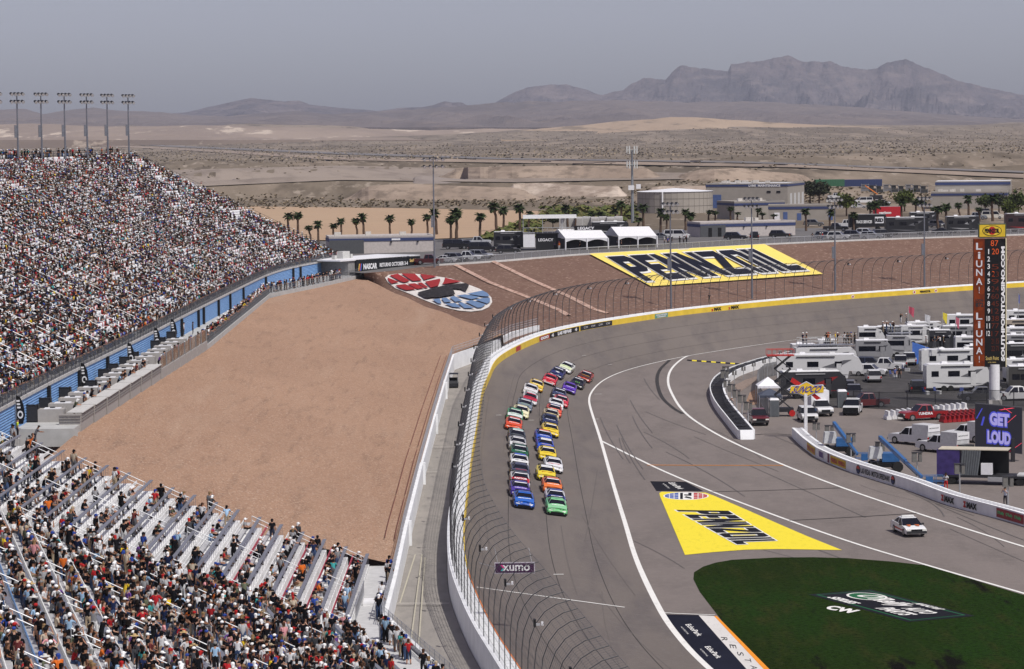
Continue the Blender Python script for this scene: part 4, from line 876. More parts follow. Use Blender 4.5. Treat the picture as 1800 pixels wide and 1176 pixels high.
SKINS = [(0.33, 0.17, 0.11), (0.40, 0.22, 0.15), (0.25, 0.125, 0.075), (0.13, 0.065, 0.04), (0.43, 0.25, 0.18)]
def pick(tb, r): 
    w_ = [t[1] for t in tb]; return r.choices(tb, w_)[0]
# low detail seated / standing figure (groups: 0 shirt 1 skin 2 hat 3 trousers)
def simple_person(seated):
    mb = MB(); h = .45 if seated else .86
    mb.box((0, 0, h + .28), (.36, .21, .56), mi=0, top=(1.16, .95)); mb.box((0, .01, h + .58), (.34, .17, .05), mi=0, top=(.4, .7)); mb.sphere((0, .02, h + .77), .108, 6, 1, 1.15); mb.sphere((0, .0, h + .82), .135, 6, 2, .75); mb.box((0, .14, h + .81), (.15, .14, .02), mi=2)
    for s in (-1, 1):
        if seated:
            mb.box((s * .11, .24, h + .03), (.16, .48, .16), mi=3); mb.box((s * .11, .45, h - .22), (.11, .12, .42), mi=3); mb.box((s * .24, .04, h + .40), (.10, .13, .30), mi=0); mb.box((s * .22, .20, h + .20), (.07, .22, .07), mi=1, rx=-.3)
        else:
            mb.box((s * .10, 0, .43), (.15, .17, .86), mi=3, top=(1.2, 1.1)); mb.box((s * .25, .0, h + .38), (.10, .13, .34), mi=0); mb.box((s * .25, .06, h + .10), (.075, .09, .30), mi=1)
    return tri_template(mb)
T_SIT = simple_person(True); T_STD = simple_person(False)
CROWDM = MATTR('clothing_mix', .85)
def rnd_cols(n, r):
    out = np.zeros((n, 4, 3))
    for i in range(n):
        v = r.uniform(.6, 1.15); out[i, 0] = np.array(pick(SHIRTS, r)[0]) * v; out[i, 1] = r.choice(SKINS); out[i, 2] = (pick(HATS, r) if r.random() < .62 else pick(HAIRS, r))[0]; out[i, 3] = pick(TROU, r)[0]
    return out
rr = random.Random(5); crowd_items = []; 
sit = [(p + Vector((0, 0, -.0)), a, rr.uniform(.92, 1.08)) for r, s, p, a in SEATED if rr.random() < .86]
std = [(p, a, rr.uniform(.92, 1.05)) for r, s, p, a in SEATED if rr.random() < .16]
top_ppl = [(gpt(s, 1.02, Z1), -1.6 + rr.uniform(-1, 1), rr.uniform(.95, 1.05)) for s in np.sort(np.array([rr.uniform(.3, .99) for _ in range(240)]))]
std += [t_ for t_ in top_ppl if -10 < proj(t_[0])[0] < 260]
c1 = scatter('far_crowd', T_SIT, sit, rnd_cols(len(sit), rr), CROWDM); c2 = scatter('far_crowd', T_STD, std, rnd_cols(len(std), rr), CROWDM)
def join_attr(objs, name, label):
    bm = bmesh.new(); 
    for o in objs: bm.from_mesh(o.data)
    me = bpy.data.meshes.new(name); bm.to_mesh(me); bm.free(); me.materials.append(CROWDM)
    for o in objs: bpy.data.objects.remove(o)
    o = link(name, me); o['kind'] = 'stuff'; o['label'] = label; return o
join_attr([c1, c2], 'crowd', 'dense crowd of spectators filling the far grandstand')
# seats: nearest hundred as parts, the rest one part
EMPTY.sort(key=lambda e: (e[2] - CAMP).length); rr2 = random.Random(9)
for e in EMPTY[:100]:
    o = link('seat', seat_me[0 if rr2.random() < .8 else 1], gs_); o.location = e[2] + Vector((0, 0, 0)); o.rotation_euler = (0, 0, e[3])
mbs = MB(); mbs.box((0, .2, .42), (.48, .42, .05)); mbs.box((0, .02, .70), (.48, .05, .54)); 
its = [(p, a, 1.0) for r, s, p, a in EMPTY[100:]]; cl = np.zeros((len(its), 1, 3))
for i in range(len(its)): cl[i, 0] = SEATC[0] if rr2.random() < .80 + .1 * math.sin(EMPTY[100 + i][1] * 80) else SEATC[1]
o = scatter('seats', tri_template(mbs), its, cl, MATTR('seat_plastic', .45), gs_); o['kind'] = 'stuff'
# ---------------------------------------------------------------- detailed figures
def skeleton(pose):
    """joints (x right, y front, z up); returns vertices {name:(pos, radius)} and bones"""
    J = {}; B_ = []
    def a(n, p, r, par=None):
        J[n] = (Vector(p), r)
        if par: B_.append((par, n))
    sit_ = pose.startswith('sit'); hz = .47 if sit_ else .95; lean = {'sit_lean': .35, 'lean': .45}.get(pose, 0.03)
    T = lambda y, z: (0, y + lean * z, hz + z * math.cos(lean))
    a('pelvis', (0, 0, hz), (.165, .12)); a('waist', T(0, .17), (.14, .105), 'pelvis'); a('chest', T(0, .38), (.165, .12), 'waist'); a('neck', T(0, .55), (.06, .06), 'chest'); a('head', T(.015, .68), (.088, .098), 'neck'); a('crown', T(.005, .78), (.085, .095), 'head')
    a('nose', T(.115, .67), (.018, .02), 'head')
    for s, q in ((-1, 'l'), (1, 'r')):
        a('ear' + q, (s * .095, T(0, .69)[1], T(0, .69)[2]), (.015, .02), 'head')
        sh = Vector(T(0, .47)); sh.x = s * .19; a('sh' + q, sh, (.065, .065), 'chest')
        if pose == 'stand' or (pose == 'wave' and s < 0): el, wr = sh + Vector((s * .06, -.03, -.28)), sh + Vector((s * .07, .05, -.53))
        elif pose == 'phone': el, wr = sh + Vector((s * .10, .20, -.16)), sh + Vector((-s * .08, .30, .10))
        elif pose == 'wave': el, wr = sh + Vector((s * .12, .10, .18)), sh + Vector((s * .10, .14, .44))
        elif pose == 'hips': el, wr = sh + Vector((s * .20, -.06, -.24)), sh + Vector((s * .0, .04, -.42))
        elif pose == 'fold': el, wr = sh + Vector((s * .07, .04, -.27)), sh + Vector((-s * .12, .22, -.20))
        elif pose == 'lean': el, wr = sh + Vector((s * .06, .16, -.22)), sh + Vector((-s * .04, .40, -.24))
        elif pose == 'sit_lean': el, wr = sh + Vector((s * .06, .16, -.24)), sh + Vector((-s * .08, .34, -.28))
        else: el, wr = sh + Vector((s * .07, .05, -.27)), sh + Vector((-s * .02, .26, -.34))
        a('el' + q, el, (.045, .045), 'sh' + q); a('wr' + q, wr, (.032, .03), 'el' + q)
        d = (wr - el).normalized(); pm_ = wr + d * .075; a('palm' + q, pm_, (.038, .022), 'wr' + q)
        side = d.cross(Vector((0, 1, 0))); side = side.normalized() if side.length > .2 else Vector((1, 0, 0))
        for k, L in enumerate((.062, .074, .070, .055)):
            o_ = side * (.027 - .018 * k); a('f%d%s' % (k, q), pm_ + o_ + d * (.035 + L * .5) , (.0095, .009), 'palm' + q); a('g%d%s' % (k, q), pm_ + o_ * 1.1 + d * (.035 + L) + Vector((0, .012, -.006)), (.008, .008), 'f%d%s' % (k, q))
        a('th' + q, wr + side * .045 + d * .05, (.011, .011), 'wr' + q)
        if sit_:
            a('hip' + q, (s * .10, .05, hz), (.095, .09), 'pelvis'); a('kn' + q, (s * .13, .46, hz + .03), (.068, .065), 'hip' + q); a('an' + q, (s * .12, .50, .09), (.045, .045), 'kn' + q)
        else:
            st = {'stand': 0, 'hips': .03, 'phone': 0, 'wave': .04, 'fold': .02, 'lean': -.02}[pose] * s
            a('hip' + q, (s * .10, 0, hz - .06), (.095, .10), 'pelvis'); a('kn' + q, (s * .12, .03 + st, .49), (.065, .066), 'hip' + q); a('an' + q, (s * .13, -.02 + st, .09), (.045, .045), 'kn' + q)
        an = J['an' + q][0]; a('toe' + q, an + Vector((s * .02, .17, -.05)), (.042, .032), 'an' + q)
    return J, B_
def skin_mesh(pose, sub):
    J, Bn = skeleton(pose); names = list(J)
    if not sub: 
        drop_ = {n for n in names if n[0] in 'fg' or n[:2] in ('th', 'ea', 'no')}; names = [n for n in names if n not in drop_]; Bn = [b for b in Bn if b[1] not in drop_]
    idx = {n: i for i, n in enumerate(names)}
    me = bpy.data.meshes.new('person'); me.from_pydata([tuple(J[n][0]) for n in names], [(idx[a_], idx[b_]) for a_, b_ in Bn], []); me.update()
    o = bpy.data.objects.new('person', me); C.objects.link(o); md = o.modifiers.new('skin', 'SKIN'); md.use_smooth_shade = True
    if not me.skin_vertices: me.attributes.new
    sv = me.skin_vertices[0].data if me.skin_vertices else None
    if sv is None:
        bm = bmesh.new(); bm.from_mesh(me); bm.verts.layers.skin.verify(); bm.to_mesh(me); bm.free(); sv = me.skin_vertices[0].data
    for n in names: sv[idx[n]].radius = J[n][1]; sv[idx[n]].use_root = (n == 'pelvis')
    if sub: m2 = o.modifiers.new('sub', 'SUBSURF'); m2.levels = 1; m2.render_levels = 1
    dg = bpy.context.evaluated_depsgraph_get(); dg.update(); out = bpy.data.meshes.new_from_object(o.evaluated_get(dg)); bpy.data.objects.remove(o)
    out.materials.clear()
    for c in range(6): out.materials.append(BLACK)
    seg = [(J[a_][0], J[b_][0], a_, b_) for a_, b_ in Bn]; hd = J['head'][0]; cr = J['crown'][0]
    for f in out.polygons:
        c = f.center; best = None; bd = 9
        for p, q, a_, b_ in seg:
            t = max(0, min(1, (c - p).dot(q - p) / max(1e-9, (q - p).length_squared))); d = (c - p.lerp(q, t)).length
            if d < bd: bd = d; best = (a_, b_, t)
        a_, b_, t = best; mi = 0
        if b_ in ('waist', 'chest') or b_[:2] == 'sh': mi = 1
        elif b_ == 'neck': mi = 1 if t < .55 else 0
        elif b_ in ('head', 'crown') or b_[:2] == 'ea' or b_ == 'nose': mi = 4 if (c.z > hd.z + .045 or (c.y < hd.y - .035 and c.z > hd.z - .07)) and b_ != 'nose' else 0
        elif b_[:2] == 'el': mi = 1 if t < .75 else 0
        elif b_[:3] == 'hip': mi = 2
        elif b_[:2] == 'kn': mi = 2
        elif b_[:2] == 'an': mi = 2 if t < .25 else 5
        elif b_[:3] == 'toe': mi = 3
        if b_ == 'waist' and t < .3: mi = 2
        f.material_index = mi; f.use_smooth = True
    return out
POSES = ['stand', 'phone', 'hips', 'fold', 'wave', 'lean', 'sit', 'sit_lean']
PERSON = {p: skin_mesh(p, True) for p in POSES}
PHEAD = {p: skeleton(p)[0]['crown'][0].copy() for p in POSES}
def low_tmpl(p):
    me = skin_mesh(p, False); mb = MB(); mb.v = [tuple(v.co) for v in me.vertices]; mb.f = [tuple(f.vertices) for f in me.polygons]; g = {0: 1, 1: 0, 2: 3, 3: 4, 4: 2, 5: 5}; mb.m = [g[f.material_index] for f in me.polygons]
    c = PHEAD[p]; mb.sphere((c.x, c.y - .005, c.z - .02), .118, 8, 2, .75); mb.box((c.x, c.y + .13, c.z - .02), (.16, .14, .02), mi=2); bpy.data.meshes.remove(me); return tri_template(mb)
LOW = {p: low_tmpl(p) for p in POSES}
def hat_mesh(kind):
    mb = MB()
    if kind == 'cap': mb.sphere((0, -.005, -.025), .118, 10, 0, .80); mb.box((0, .13, -.03), (.155, .13, .018), rx=-.15)
    elif kind == 'hair': mb.sphere((0, -.02, -.05), .112, 10, 0, .95); mb.box((0, -.08, -.22), (.19, .09, .30), top=(.9, 1))
    else:
        mb.cyl((0, 0, -.06), (0, 0, -.045), .24 if kind == 'hat' else .19, n=14); mb.cyl((0, 0, -.05), (0, 0, .06), .115, .085, n=10)
    me = mb.mesh(kind, BLACK)
    for f in me.polygons: f.use_smooth = kind in ('cap', 'hair')
    return me
HATM = {k: hat_mesh(k) for k in ('cap', 'hat', 'hair')}
def cm(c): return M(tuple(c), .85, var=.1, scale=6.0, spec=.08)
TALLY = {}
def person(pose, pt, rz, shirt, trou, hat, skin=None, shorts=False, scale=1.0, hatkind='cap', label=None, group=None, r=random):
    """hat = (colour, word) or None"""
    skin = skin or r.choice(SKINS); hair = pick(HAIRS, r)
    o = bpy.data.objects.new('person', PERSON[pose]); C.objects.link(o); o.location = pt; o.rotation_euler = (0, 0, rz); o.scale = (scale,) * 3
    cols = [skin, shirt, trou, r.choice([(0.6, 0.6, 0.6), (0.03, 0.03, 0.03), (0.2, 0.2, 0.2)]), hair[0], skin if shorts else trou]
    for i, c in enumerate(cols): o.material_slots[i].link = 'OBJECT'; o.material_slots[i].material = cm(c)
    if hat:
        h = bpy.data.objects.new({'cap': 'cap', 'hat': 'sun_hat', 'hair': 'long_hair'}[hatkind], HATM[hatkind]); C.objects.link(h); h.parent = o; h.location = PHEAD[pose]; h.material_slots[0].link = 'OBJECT'; h.material_slots[0].material = cm(hat)
    return tag(o, label, 'person', group)
# ================================================================ PLATFORM IN FRONT OF THE FAR STAND
pf = thing('viewing_platform', 'long pale viewing platform with booth parapet below the blue wall', 'platform')
PFE = resn([Vector((p.x, p.y, 9.6)) for p in plat], 160); PFB = [Vector((p.x + .85, p.y, 9.6)) for p in FR]
def backx(y): return float(np.interp(y, [p.y for p in PFB], [p.x for p in PFB]))
mb = MB(); mb.loft([[Vector((p.x, p.y, 8.2)), Vector((p.x, p.y, 9.62)), Vector((min(backx(p.y), p.x - 1), p.y, 9.62)), Vector((min(backx(p.y), p.x - 1), p.y, 9.0))] for p in PFE if p.y > 262], flip=True); mb.poly([Vector((-39.5, 262, 8)), Vector((-46, 262, 8)), Vector((-46, 262, 9.62)), Vector((-39.5, 262, 9.62))]); mb.build('deck', M((0.42, 0.42, 0.41), .8, var=.1, scale=1), pf)
def edge_at(y): return Vector((float(np.interp(y, [p.y for p in PFE], [p.x for p in PFE])), y, 9.6))
yA, yM, yZ = 266, 322, 366    # parapet with counters, then glass balustrade
BP = M((0.335, 0.315, 0.30), .8, var=.06); BP2 = M((0.22, 0.205, 0.195), .8)
n = 7
for k in range(n):
    a, b = yA + (yM - yA) * k / n, yA + (yM - yA) * (k + 1) / n; e = edge_at((a + b) / 2)
    mb = MB(); mb.box((e.x - .2, (a + b) / 2, 9.5), (.5, b - a - .25, 2.2)); mb.box((e.x - .2, b - .12, 9.5), (.6, .24, 2.3), mi=1)
    for q in range(3): mb.box((e.x + .06, (a + b) / 2, 9.95 + .26 * q), (.1, b - a - .3, .11), mi=1)
    mb.box((e.x - .55, (a + b) / 2, 10.68), (1.5, b - a - .5, .08), mi=2); mb.build('parapet_bay', [BP, BP2, M((0.5, 0.49, 0.47), .7)], pf)
mb = MB(); e = edge_at(yA); mb.box((e.x - .9, yA - .2, 9.5), (2.0, .3, 2.2))
for q in range(3): mb.box((e.x - .9, yA - .4, 9.95 + .26 * q), (2.0, .08, .11), mi=1)
mb.build('parapet_end', [BP, BP2], pf)
n = 8
for k in range(n):
    a, b = yM + (yZ - yM) * k / n + .4, yM + (yZ - yM) * (k + 1) / n + .4; e = edge_at((a + b) / 2)
    mb = MB(); mb.box((e.x - .1, (a + b) / 2, 9.3), (.3, b - a - .12, 1.6)); mb.box((e.x - .1, b - .06, 10.0), (.16, .14, 3.2), mi=1); mb.build('wall_bay', [BP, STEEL], pf)
    mb = MB(); mb.box((e.x - .1, (a + b) / 2, 10.85), (.04, b - a - .3, 1.4)); mb.build('tinted_glass', M((0.10, 0.065, 0.045), .1, var=0, alpha=.6), pf)
for k in range(17):   # counters behind the parapet
    y = yA + 3 + k * 5.7; e = edge_at(y); x = e.x - 3.1; t = thing('service_counter', 'grey counter box with a white top on the viewing platform, %s' % ['nearest the near stairs', 'second from the near stairs', 'third from the near stairs', 'fourth from the near stairs', 'fifth from the near stairs', 'sixth from the near stairs', 'seventh from the near stairs', 'eighth from the near stairs', 'midway along', 'eighth from the far end', 'seventh from the far end', 'sixth from the far end', 'fifth from the far end', 'fourth from the far end', 'third from the far end', 'second from the far end', 'at the far end'][k], 'counter', (x, y, 9.62), 0, 'white topped counters on the platform')
    mb = MB(); mb.box((0, 0, .6), (2.4, 1.5, 1.2)); mb.build('cabinet', BP, t); mb = MB(); mb.box((.1, -.1, 1.25), (1.5, 1.1, .08)); mb.build('top', WHITE, t); mb = MB(); mb.box((.1, -.1, 1.34), (.45, .4, .08)); mb.build('tray', BLACK, t)
def nth(n, k, a, b):
    w_ = ['', 'second', 'third', 'fourth', 'fifth', 'sixth', 'seventh', 'eighth', 'ninth', 'tenth', 'eleventh', 'twelfth', 'thirteenth', 'fourteenth', 'fifteenth', 'sixteenth', 'seventeenth', 'eighteenth', 'nineteenth', 'twentieth', 'twenty-first', 'twenty-second', 'twenty-third', 'twenty-fourth', 'twenty-fifth', 'twenty-sixth', 'twenty-seventh', 'twenty-eighth', 'twenty-ninth', 'thirtieth', 'thirty-first', 'thirty-second']
    if k == 0: return a
    if k == n - 1: return b
    return (w_[k] + ' from ' + a) if k <= n // 2 else (w_[n - 1 - k] + ' from ' + b)
spk = [(38, 740), (63, 727), (115, 707), (161, 694), (183, 673), (199, 663), (213, 650), (223, 641), (245, 620), (255, 614), (269, 604), (284, 603)]
for k, (x, y) in enumerate(spk):
    p = P(x, y + 2, 9.62); p.x = max(p.x, backx(p.y) + .6); mb = MB(); mb.box((0, 0, .8), (1.15, .9, 1.6)); mb.box((0, -.47, .8), (1.0, .05, 1.4), mi=1); mb.box((.45, 0, 1.63), (.1, .5, .06), mi=1)
    o = mb.build('loudspeaker', [BLACK, DARK]); o.location = p; tag(o, 'tall black box standing before the blue wall, ' + nth(12, k, 'nearest the camera', 'farthest from the camera'), 'speaker', 'black boxes along the blue wall')
for k, (x, yt, yb) in enumerate(((22, 705, 755), (138, 645, 690), (229, 600, 650), (253, 588, 620), (290, 570, 603))):
    p = P(x, yb, 9.62); p.x = max(p.x, backx(p.y) + .5); t = thing('feather_banner', 'narrow black feather banner with white round badge, ' + nth(5, k, 'nearest the camera', 'farthest from the camera'), 'banner', p, 0, 'black feather banners by the blue wall')
    mb = MB(); pr = [(-.25, .5), (.35, .5), (.55, 1.3), (.42, 2.3), (.1, 3.0), (-.25, 3.1)]; mb.prism(pr, -.02, .02); mb.build('flag', BLACK, t); mb = MB(); mb.cyl((-.28, 0, 0), (-.28, 0, 3.15), .03, n=5); mb.build('pole', STEEL, t)
    mb = MB(); mb.poly([(.12 + .26 * math.cos(a / 8 * math.pi), -.03, 1.35 + .36 * math.sin(a / 8 * math.pi)) for a in range(16)]); mb.poly([(.12 + .15 * math.cos(a / 8 * math.pi), -.04, 1.35 + .2 * math.sin(a / 8 * math.pi)) for a in range(16)], 1)
    for q in range(3): mb.box((.0 - .03 * q, -.03, 2.0 + .3 * q), (.3, .01, .16))
    mb.build('badge', [WHITE, BLACK], t)
mb = MB()   # railing along the far part of the platform
rl = [edge_at(y) + Vector((-.15, 0, 0)) for y in np.arange(366.5, 543, 1.8)]
for dz in (.4, .8, 1.2): mb.tube([p + Vector((0, 0, dz)) for p in rl], .028, 4)
for p in rl: mb.cyl(p, p + Vector((0, 0, 1.2)), .035, n=4, caps=False)
for a, b in zip(rl, rl[1:]):
    for q in (.25, .5, .75): c = a.lerp(b, q); mb.cyl(c, c + Vector((0, 0, 1.2)), .018, n=3, caps=False)
mb.build('edge_railing', M((0.16, 0.165, 0.175), .6, .2), pf)
# ================================================================ NEAR BLEACHERS
bl = thing('bleachers', 'near aluminium bleachers bending round the corner with grey drink ledges', 'bleachers')
PT = 1.7; DV = Vector((.225, -.974, 0)).normalized(); NK = 23; STOP_ = 31.5; SBOT = -84
def spt(off, s, z):
    v = Vector((-11.7 - off, 200 - .114 * off, 0))
    p = v + (Vector((0, 1, 0)) * s if s >= 0 else DV * (-s)); p.z = z; return p
def dk(k): return 1.45 + .64 * k
ALU = M((0.82, 0.82, 0.82), .55, .15, var=.12, scale=.8); LEDG = M((0.185, 0.19, 0.22), .45, .2, var=.1, scale=1.5); BEN = M((0.46, 0.46, 0.47), .5, .2); BKW = M((0.80, 0.80, 0.79), .5, .1); BKR = M((0.42, 0.05, 0.08), .5); BKB = M((0.10, 0.22, 0.45), .5)
SS = [STOP_, 15, 0, -15, -30, -45, -60, SBOT]
mb = MB(); rows = []
for s in SS:
    r = [spt(-.02, s, -1)]
    for k in range(NK): r += [spt(PT * k, s, dk(k)), spt(PT * (k + 1) - .01, s, dk(k))]
    r.append(spt(PT * NK, s, dk(NK))); rows.append(r)
mb.loft(rows); mb.poly(rows[0] + [spt(PT * NK, STOP_, -2)]); mb.build('stepped_deck', ALU, bl)
def seg(mb, o0, o1, z0, z1, s0=STOP_, s1=SBOT, mi=0):
    for a, b in ((s0, max(0, s1)), (min(0, s0), s1)):
        if a <= b: continue
        pts = [spt(o0, a, z0), spt(o1, a, z0), spt(o1, b, z0), spt(o0, b, z0), spt(o0, a, z1), spt(o1, a, z1), spt(o1, b, z1), spt(o0, b, z1)]
        mb.faces(pts, ((0, 1, 2, 3), (7, 6, 5, 4), (0, 4, 5, 1), (1, 5, 6, 2), (2, 6, 7, 3), (3, 7, 4, 0)), mi)
for k in range(NK):
    mb = MB(); seg(mb, .02, .34, dk(k) + .80, dk(k) + .86); mb.v = [(x, y, z) for x, y, z in mb.v]
    mb = MB(); seg(mb, PT * k + .0, PT * k + .27, dk(k) + .82, dk(k) + .88)
    for s in np.arange(SBOT, STOP_, 1.25): a = spt(PT * k + .05, s, dk(k) - .62); mb.cyl(a, a + Vector((0, 0, 1.45)), .016, n=3, caps=False)
    mb.build('drink_ledge', LEDG, bl)
    mb = MB(); seg(mb, PT * k + .86, PT * k + 1.16, dk(k) + .40, dk(k) + .45)
    for s in np.arange(SBOT, STOP_, 1.9): a = spt(PT * k + 1.0, s, dk(k)); mb.cyl(a, a + Vector((0, 0, .4)), .03, n=3, caps=False)
    mb.build('bench', BEN, bl)
    mb = MB(); seg(mb, PT * k + 1.26, PT * k + 1.31, dk(k) + .62, dk(k) + .86, mi=0, s1=0, s0=STOP_); seg(mb, PT * k + 1.26, PT * k + 1.31, dk(k) + .62, dk(k) + .86, s0=0, mi=1)
    mb.build('backrest', [BKR if k in (0, 1, 2, 4) else BKW, BKW if k % 7 else BKB], bl)
AISS = [29.5, 14.5, 0.2, -13, -26, -39, -52, -65]
for s in AISS:
    for k in range(0, NK - 1, 2):
        if k == 0 and s < -14: pass
        mb = MB(); a = spt(PT * k + .5, s, dk(k)); b = spt(PT * (k + 1.35), s, dk(k + 1) + .25)
        for w_ in (-.0,):
            path = [a + Vector((0, 0, .62)), a + Vector((.14, 0, .66)), a + Vector((.18, 0, .8)), a + Vector((.12, 0, .95)), a + Vector((0, 0, .98)), b + Vector((0, 0, .98))]
            mb.tube(path, .03, 4); mb.tube([a + Vector((0, 0, .62)), b + Vector((0, 0, .62))], .028, 4); mb.cyl(a, a + Vector((0, 0, .95)), .03, n=4); mb.cyl(b - Vector((0, 0, .2)), b + Vector((0, 0, .98)), .03, n=4)
        mb.build('hand_rail', GALV, bl)
# lower walkway, stairs and rails beside the retaining wall
mb = MB(); WK = M((0.50, 0.50, 0.50), .7, var=.1, scale=1.5)
mb.poly([Vector((-9.15, 231.6, 1.3)), Vector((-11.68, 231.6, 1.3)), Vector((-11.68, 200, 1.3)), Vector((-9.15, 203, 1.3))]); mb.poly([Vector((-9.15, 203, 1.3)), Vector((-11.68, 200, 1.3)), spt(-.02, SBOT, 1.3), spt(-2.4, SBOT, 1.3)])
mb.poly([Vector((-9.15, 231.6, 1.3)), Vector((-9.15, 231.6, -1)), Vector((-11.68, 231.6, -1)), Vector((-11.68, 231.6, 1.3))]); mb.build('walkway', WK, bl)
lw = thing('front_wall', 'low white wall topped by a wire rail in front of the near bleachers', 'wall')
mb = MB(); pts = [Vector((-9.1, 203, 0)), Vector((-6.1, 190, 0)), Vector((3.1, 150, 0)), Vector((8, 129, 0))]; fat(pts, [1.9, 1.6, 1.5, 1.5], .3, mb); mb.build('wall', WALLW, lw)
mb = MB(); f2 = resample([Vector((p.x - .15, p.y, 1.6)) for p in pts], 1.6)
for dz in (.15, .5, .8, 1.05): mb.tube([p + Vector((0, 0, dz)) for p in f2], .02, 4)
for p in f2: mb.cyl(p, p + Vector((0, 0, 1.1)), .03, n=4, caps=False)
for p in resample(f2, .22): mb.cyl(p, p + Vector((0, 0, 1.05)), .007, n=3, caps=False)
mb.build('wire_rail', STEEL, lw)
st = thing('staircase', 'short aluminium staircase with two tall rails at the foot of the bleachers', 'stairs')
mb = MB()
for k in range(6): mb.box((-10.6, 214 - k * .4, 1.3 + .1), (1.3, .4, .2 + .17 * (0)))
mb.build('tread', ALU, st)
for x in (-11.4, -10.0, -9.6):
    mb = MB()
    for dz in np.linspace(.15, 1.1, 2): mb.tube([Vector((x, 217, 1.3 + dz)), Vector((x, 205, 1.3 + dz))], .03, 4)
    for y in np.arange(205, 217.1, .5): mb.cyl((x, y, 1.3), (x, y, 2.4), .018, n=3, caps=False)
    mb.build('rail', GALV, st)
# ---------------------------------------------------------------- spectators on the bleachers
rp = random.Random(21); cand = []
TGT = Vector((4, 330, 0))
for k in range(NK):
    for s in np.arange(SBOT + 1, STOP_ - .4, .56):
        if min(abs(s - a_) for a_ in AISS) < .55: continue
        cl_ = .5 + .9 * NZ.noise(Vector((s * .16, k * .45, 4.4)))
        if s >= 0: dn = (.20 if k < 12 else .38) + .55 * max(0, cl_ - .45) + (.25 if k < 4 else 0) + (.12 if k > 5 and s < 8 else 0)
        else: dn = (.78 if k > 1 else .6) + .2 * (cl_ - .5)
        for lane in (0, 1):
            d2 = dn * (.72 if lane == 0 else (.26 if s < 0 else .10))
            if rp.random() > d2: continue
            ss = s + rp.uniform(-.16, .16); stand = rp.random() < ((.62 if s < 0 else .16) if lane == 0 else 1.0)
            if lane == 1: off = PT * k + rp.uniform(.42, .6)
            else: off = PT * k + (rp.uniform(.5, .7) if stand else 1.0)
            if lane == 1 and stand is False: continue
            p = spt(off, ss, dk(k)); x, y = proj(p + Vector((0, 0, 1.2)))
            if x < -30 or x > 1000 or y > 1215: continue
            if stand:
                v = TGT - p; a = math.atan2(v.y, v.x) - math.pi / 2 + rp.gauss(0, .35); pose = rp.choices(['stand', 'phone', 'hips', 'fold', 'wave', 'lean'], [36, 20, 14, 18, 3, 9])[0]
            else:
                a = (-math.pi / 2 if ss >= 0 else -math.pi / 2 - .22) + rp.gauss(.15, .3); pose = rp.choice(['sit', 'sit', 'sit_lean'])
            cand.append([p, a, pose, k, ss, lane])
# people along the rail of the lower walkway
for q in range(46):
    s = rp.uniform(-34, -3) if q < 36 else rp.uniform(3, 28)
    p = spt(-2.0 + rp.uniform(-.1, .25), s, 1.3) if s < 0 else Vector((-9.75 + rp.uniform(-.15, .1), 200 + s, 1.3))
    v = TGT - p; cand.append([p, math.atan2(v.y, v.x) - math.pi / 2 + rp.gauss(0, .3), rp.choice(['stand', 'lean', 'phone', 'stand', 'fold']), -1, s, 0])
for c in cand:
    c.append(-sc(c[0].y)); x, y = proj(c[0] + Vector((0, 0, .8))); c.append(x); c.append(y)
vis = [c for c in cand if -4 < c[7] < 1000 and c[8] < 1170]
vis.sort(key=lambda c: c[6]); near = vis[:300]; ids = {id(c) for c in near}; far_ = [c for c in cand if id(c) not in ids]
ROWW = ['lowest walkway', 'lowest', 'second', 'third', 'fourth', 'fifth', 'sixth', 'seventh', 'eighth', 'ninth', 'tenth', 'eleventh', 'twelfth', 'thirteenth', 'fourteenth', 'fifteenth', 'sixteenth', 'seventeenth', 'eighteenth', 'nineteenth', 'twentieth', 'twenty-first', 'twenty-second', 'twenty-third', 'highest']
POSEW = {'stand': 'standing', 'phone': 'raising a phone', 'hips': 'hands on hips', 'fold': 'arms folded', 'wave': 'one arm raised', 'lean': 'leaning forward', 'sit': 'seated', 'sit_lean': 'seated, leaning forward'}
byrow = {}
for c in near: byrow.setdefault(c[3], []).append(c)
ORD = ['leftmost', 'second from left', 'third from left', 'fourth from left', 'fifth from left', 'sixth from left', 'seventh from left', 'eighth from left', 'ninth from left', 'tenth from left', 'eleventh from left', 'twelfth from left', 'thirteenth from left', 'fourteenth from left', 'fifteenth from left', 'sixteenth from left', 'seventeenth from left', 'eighteenth from left', 'nineteenth from left', 'twentieth from left']
SPEC_G = 'spectators on the near bleachers'
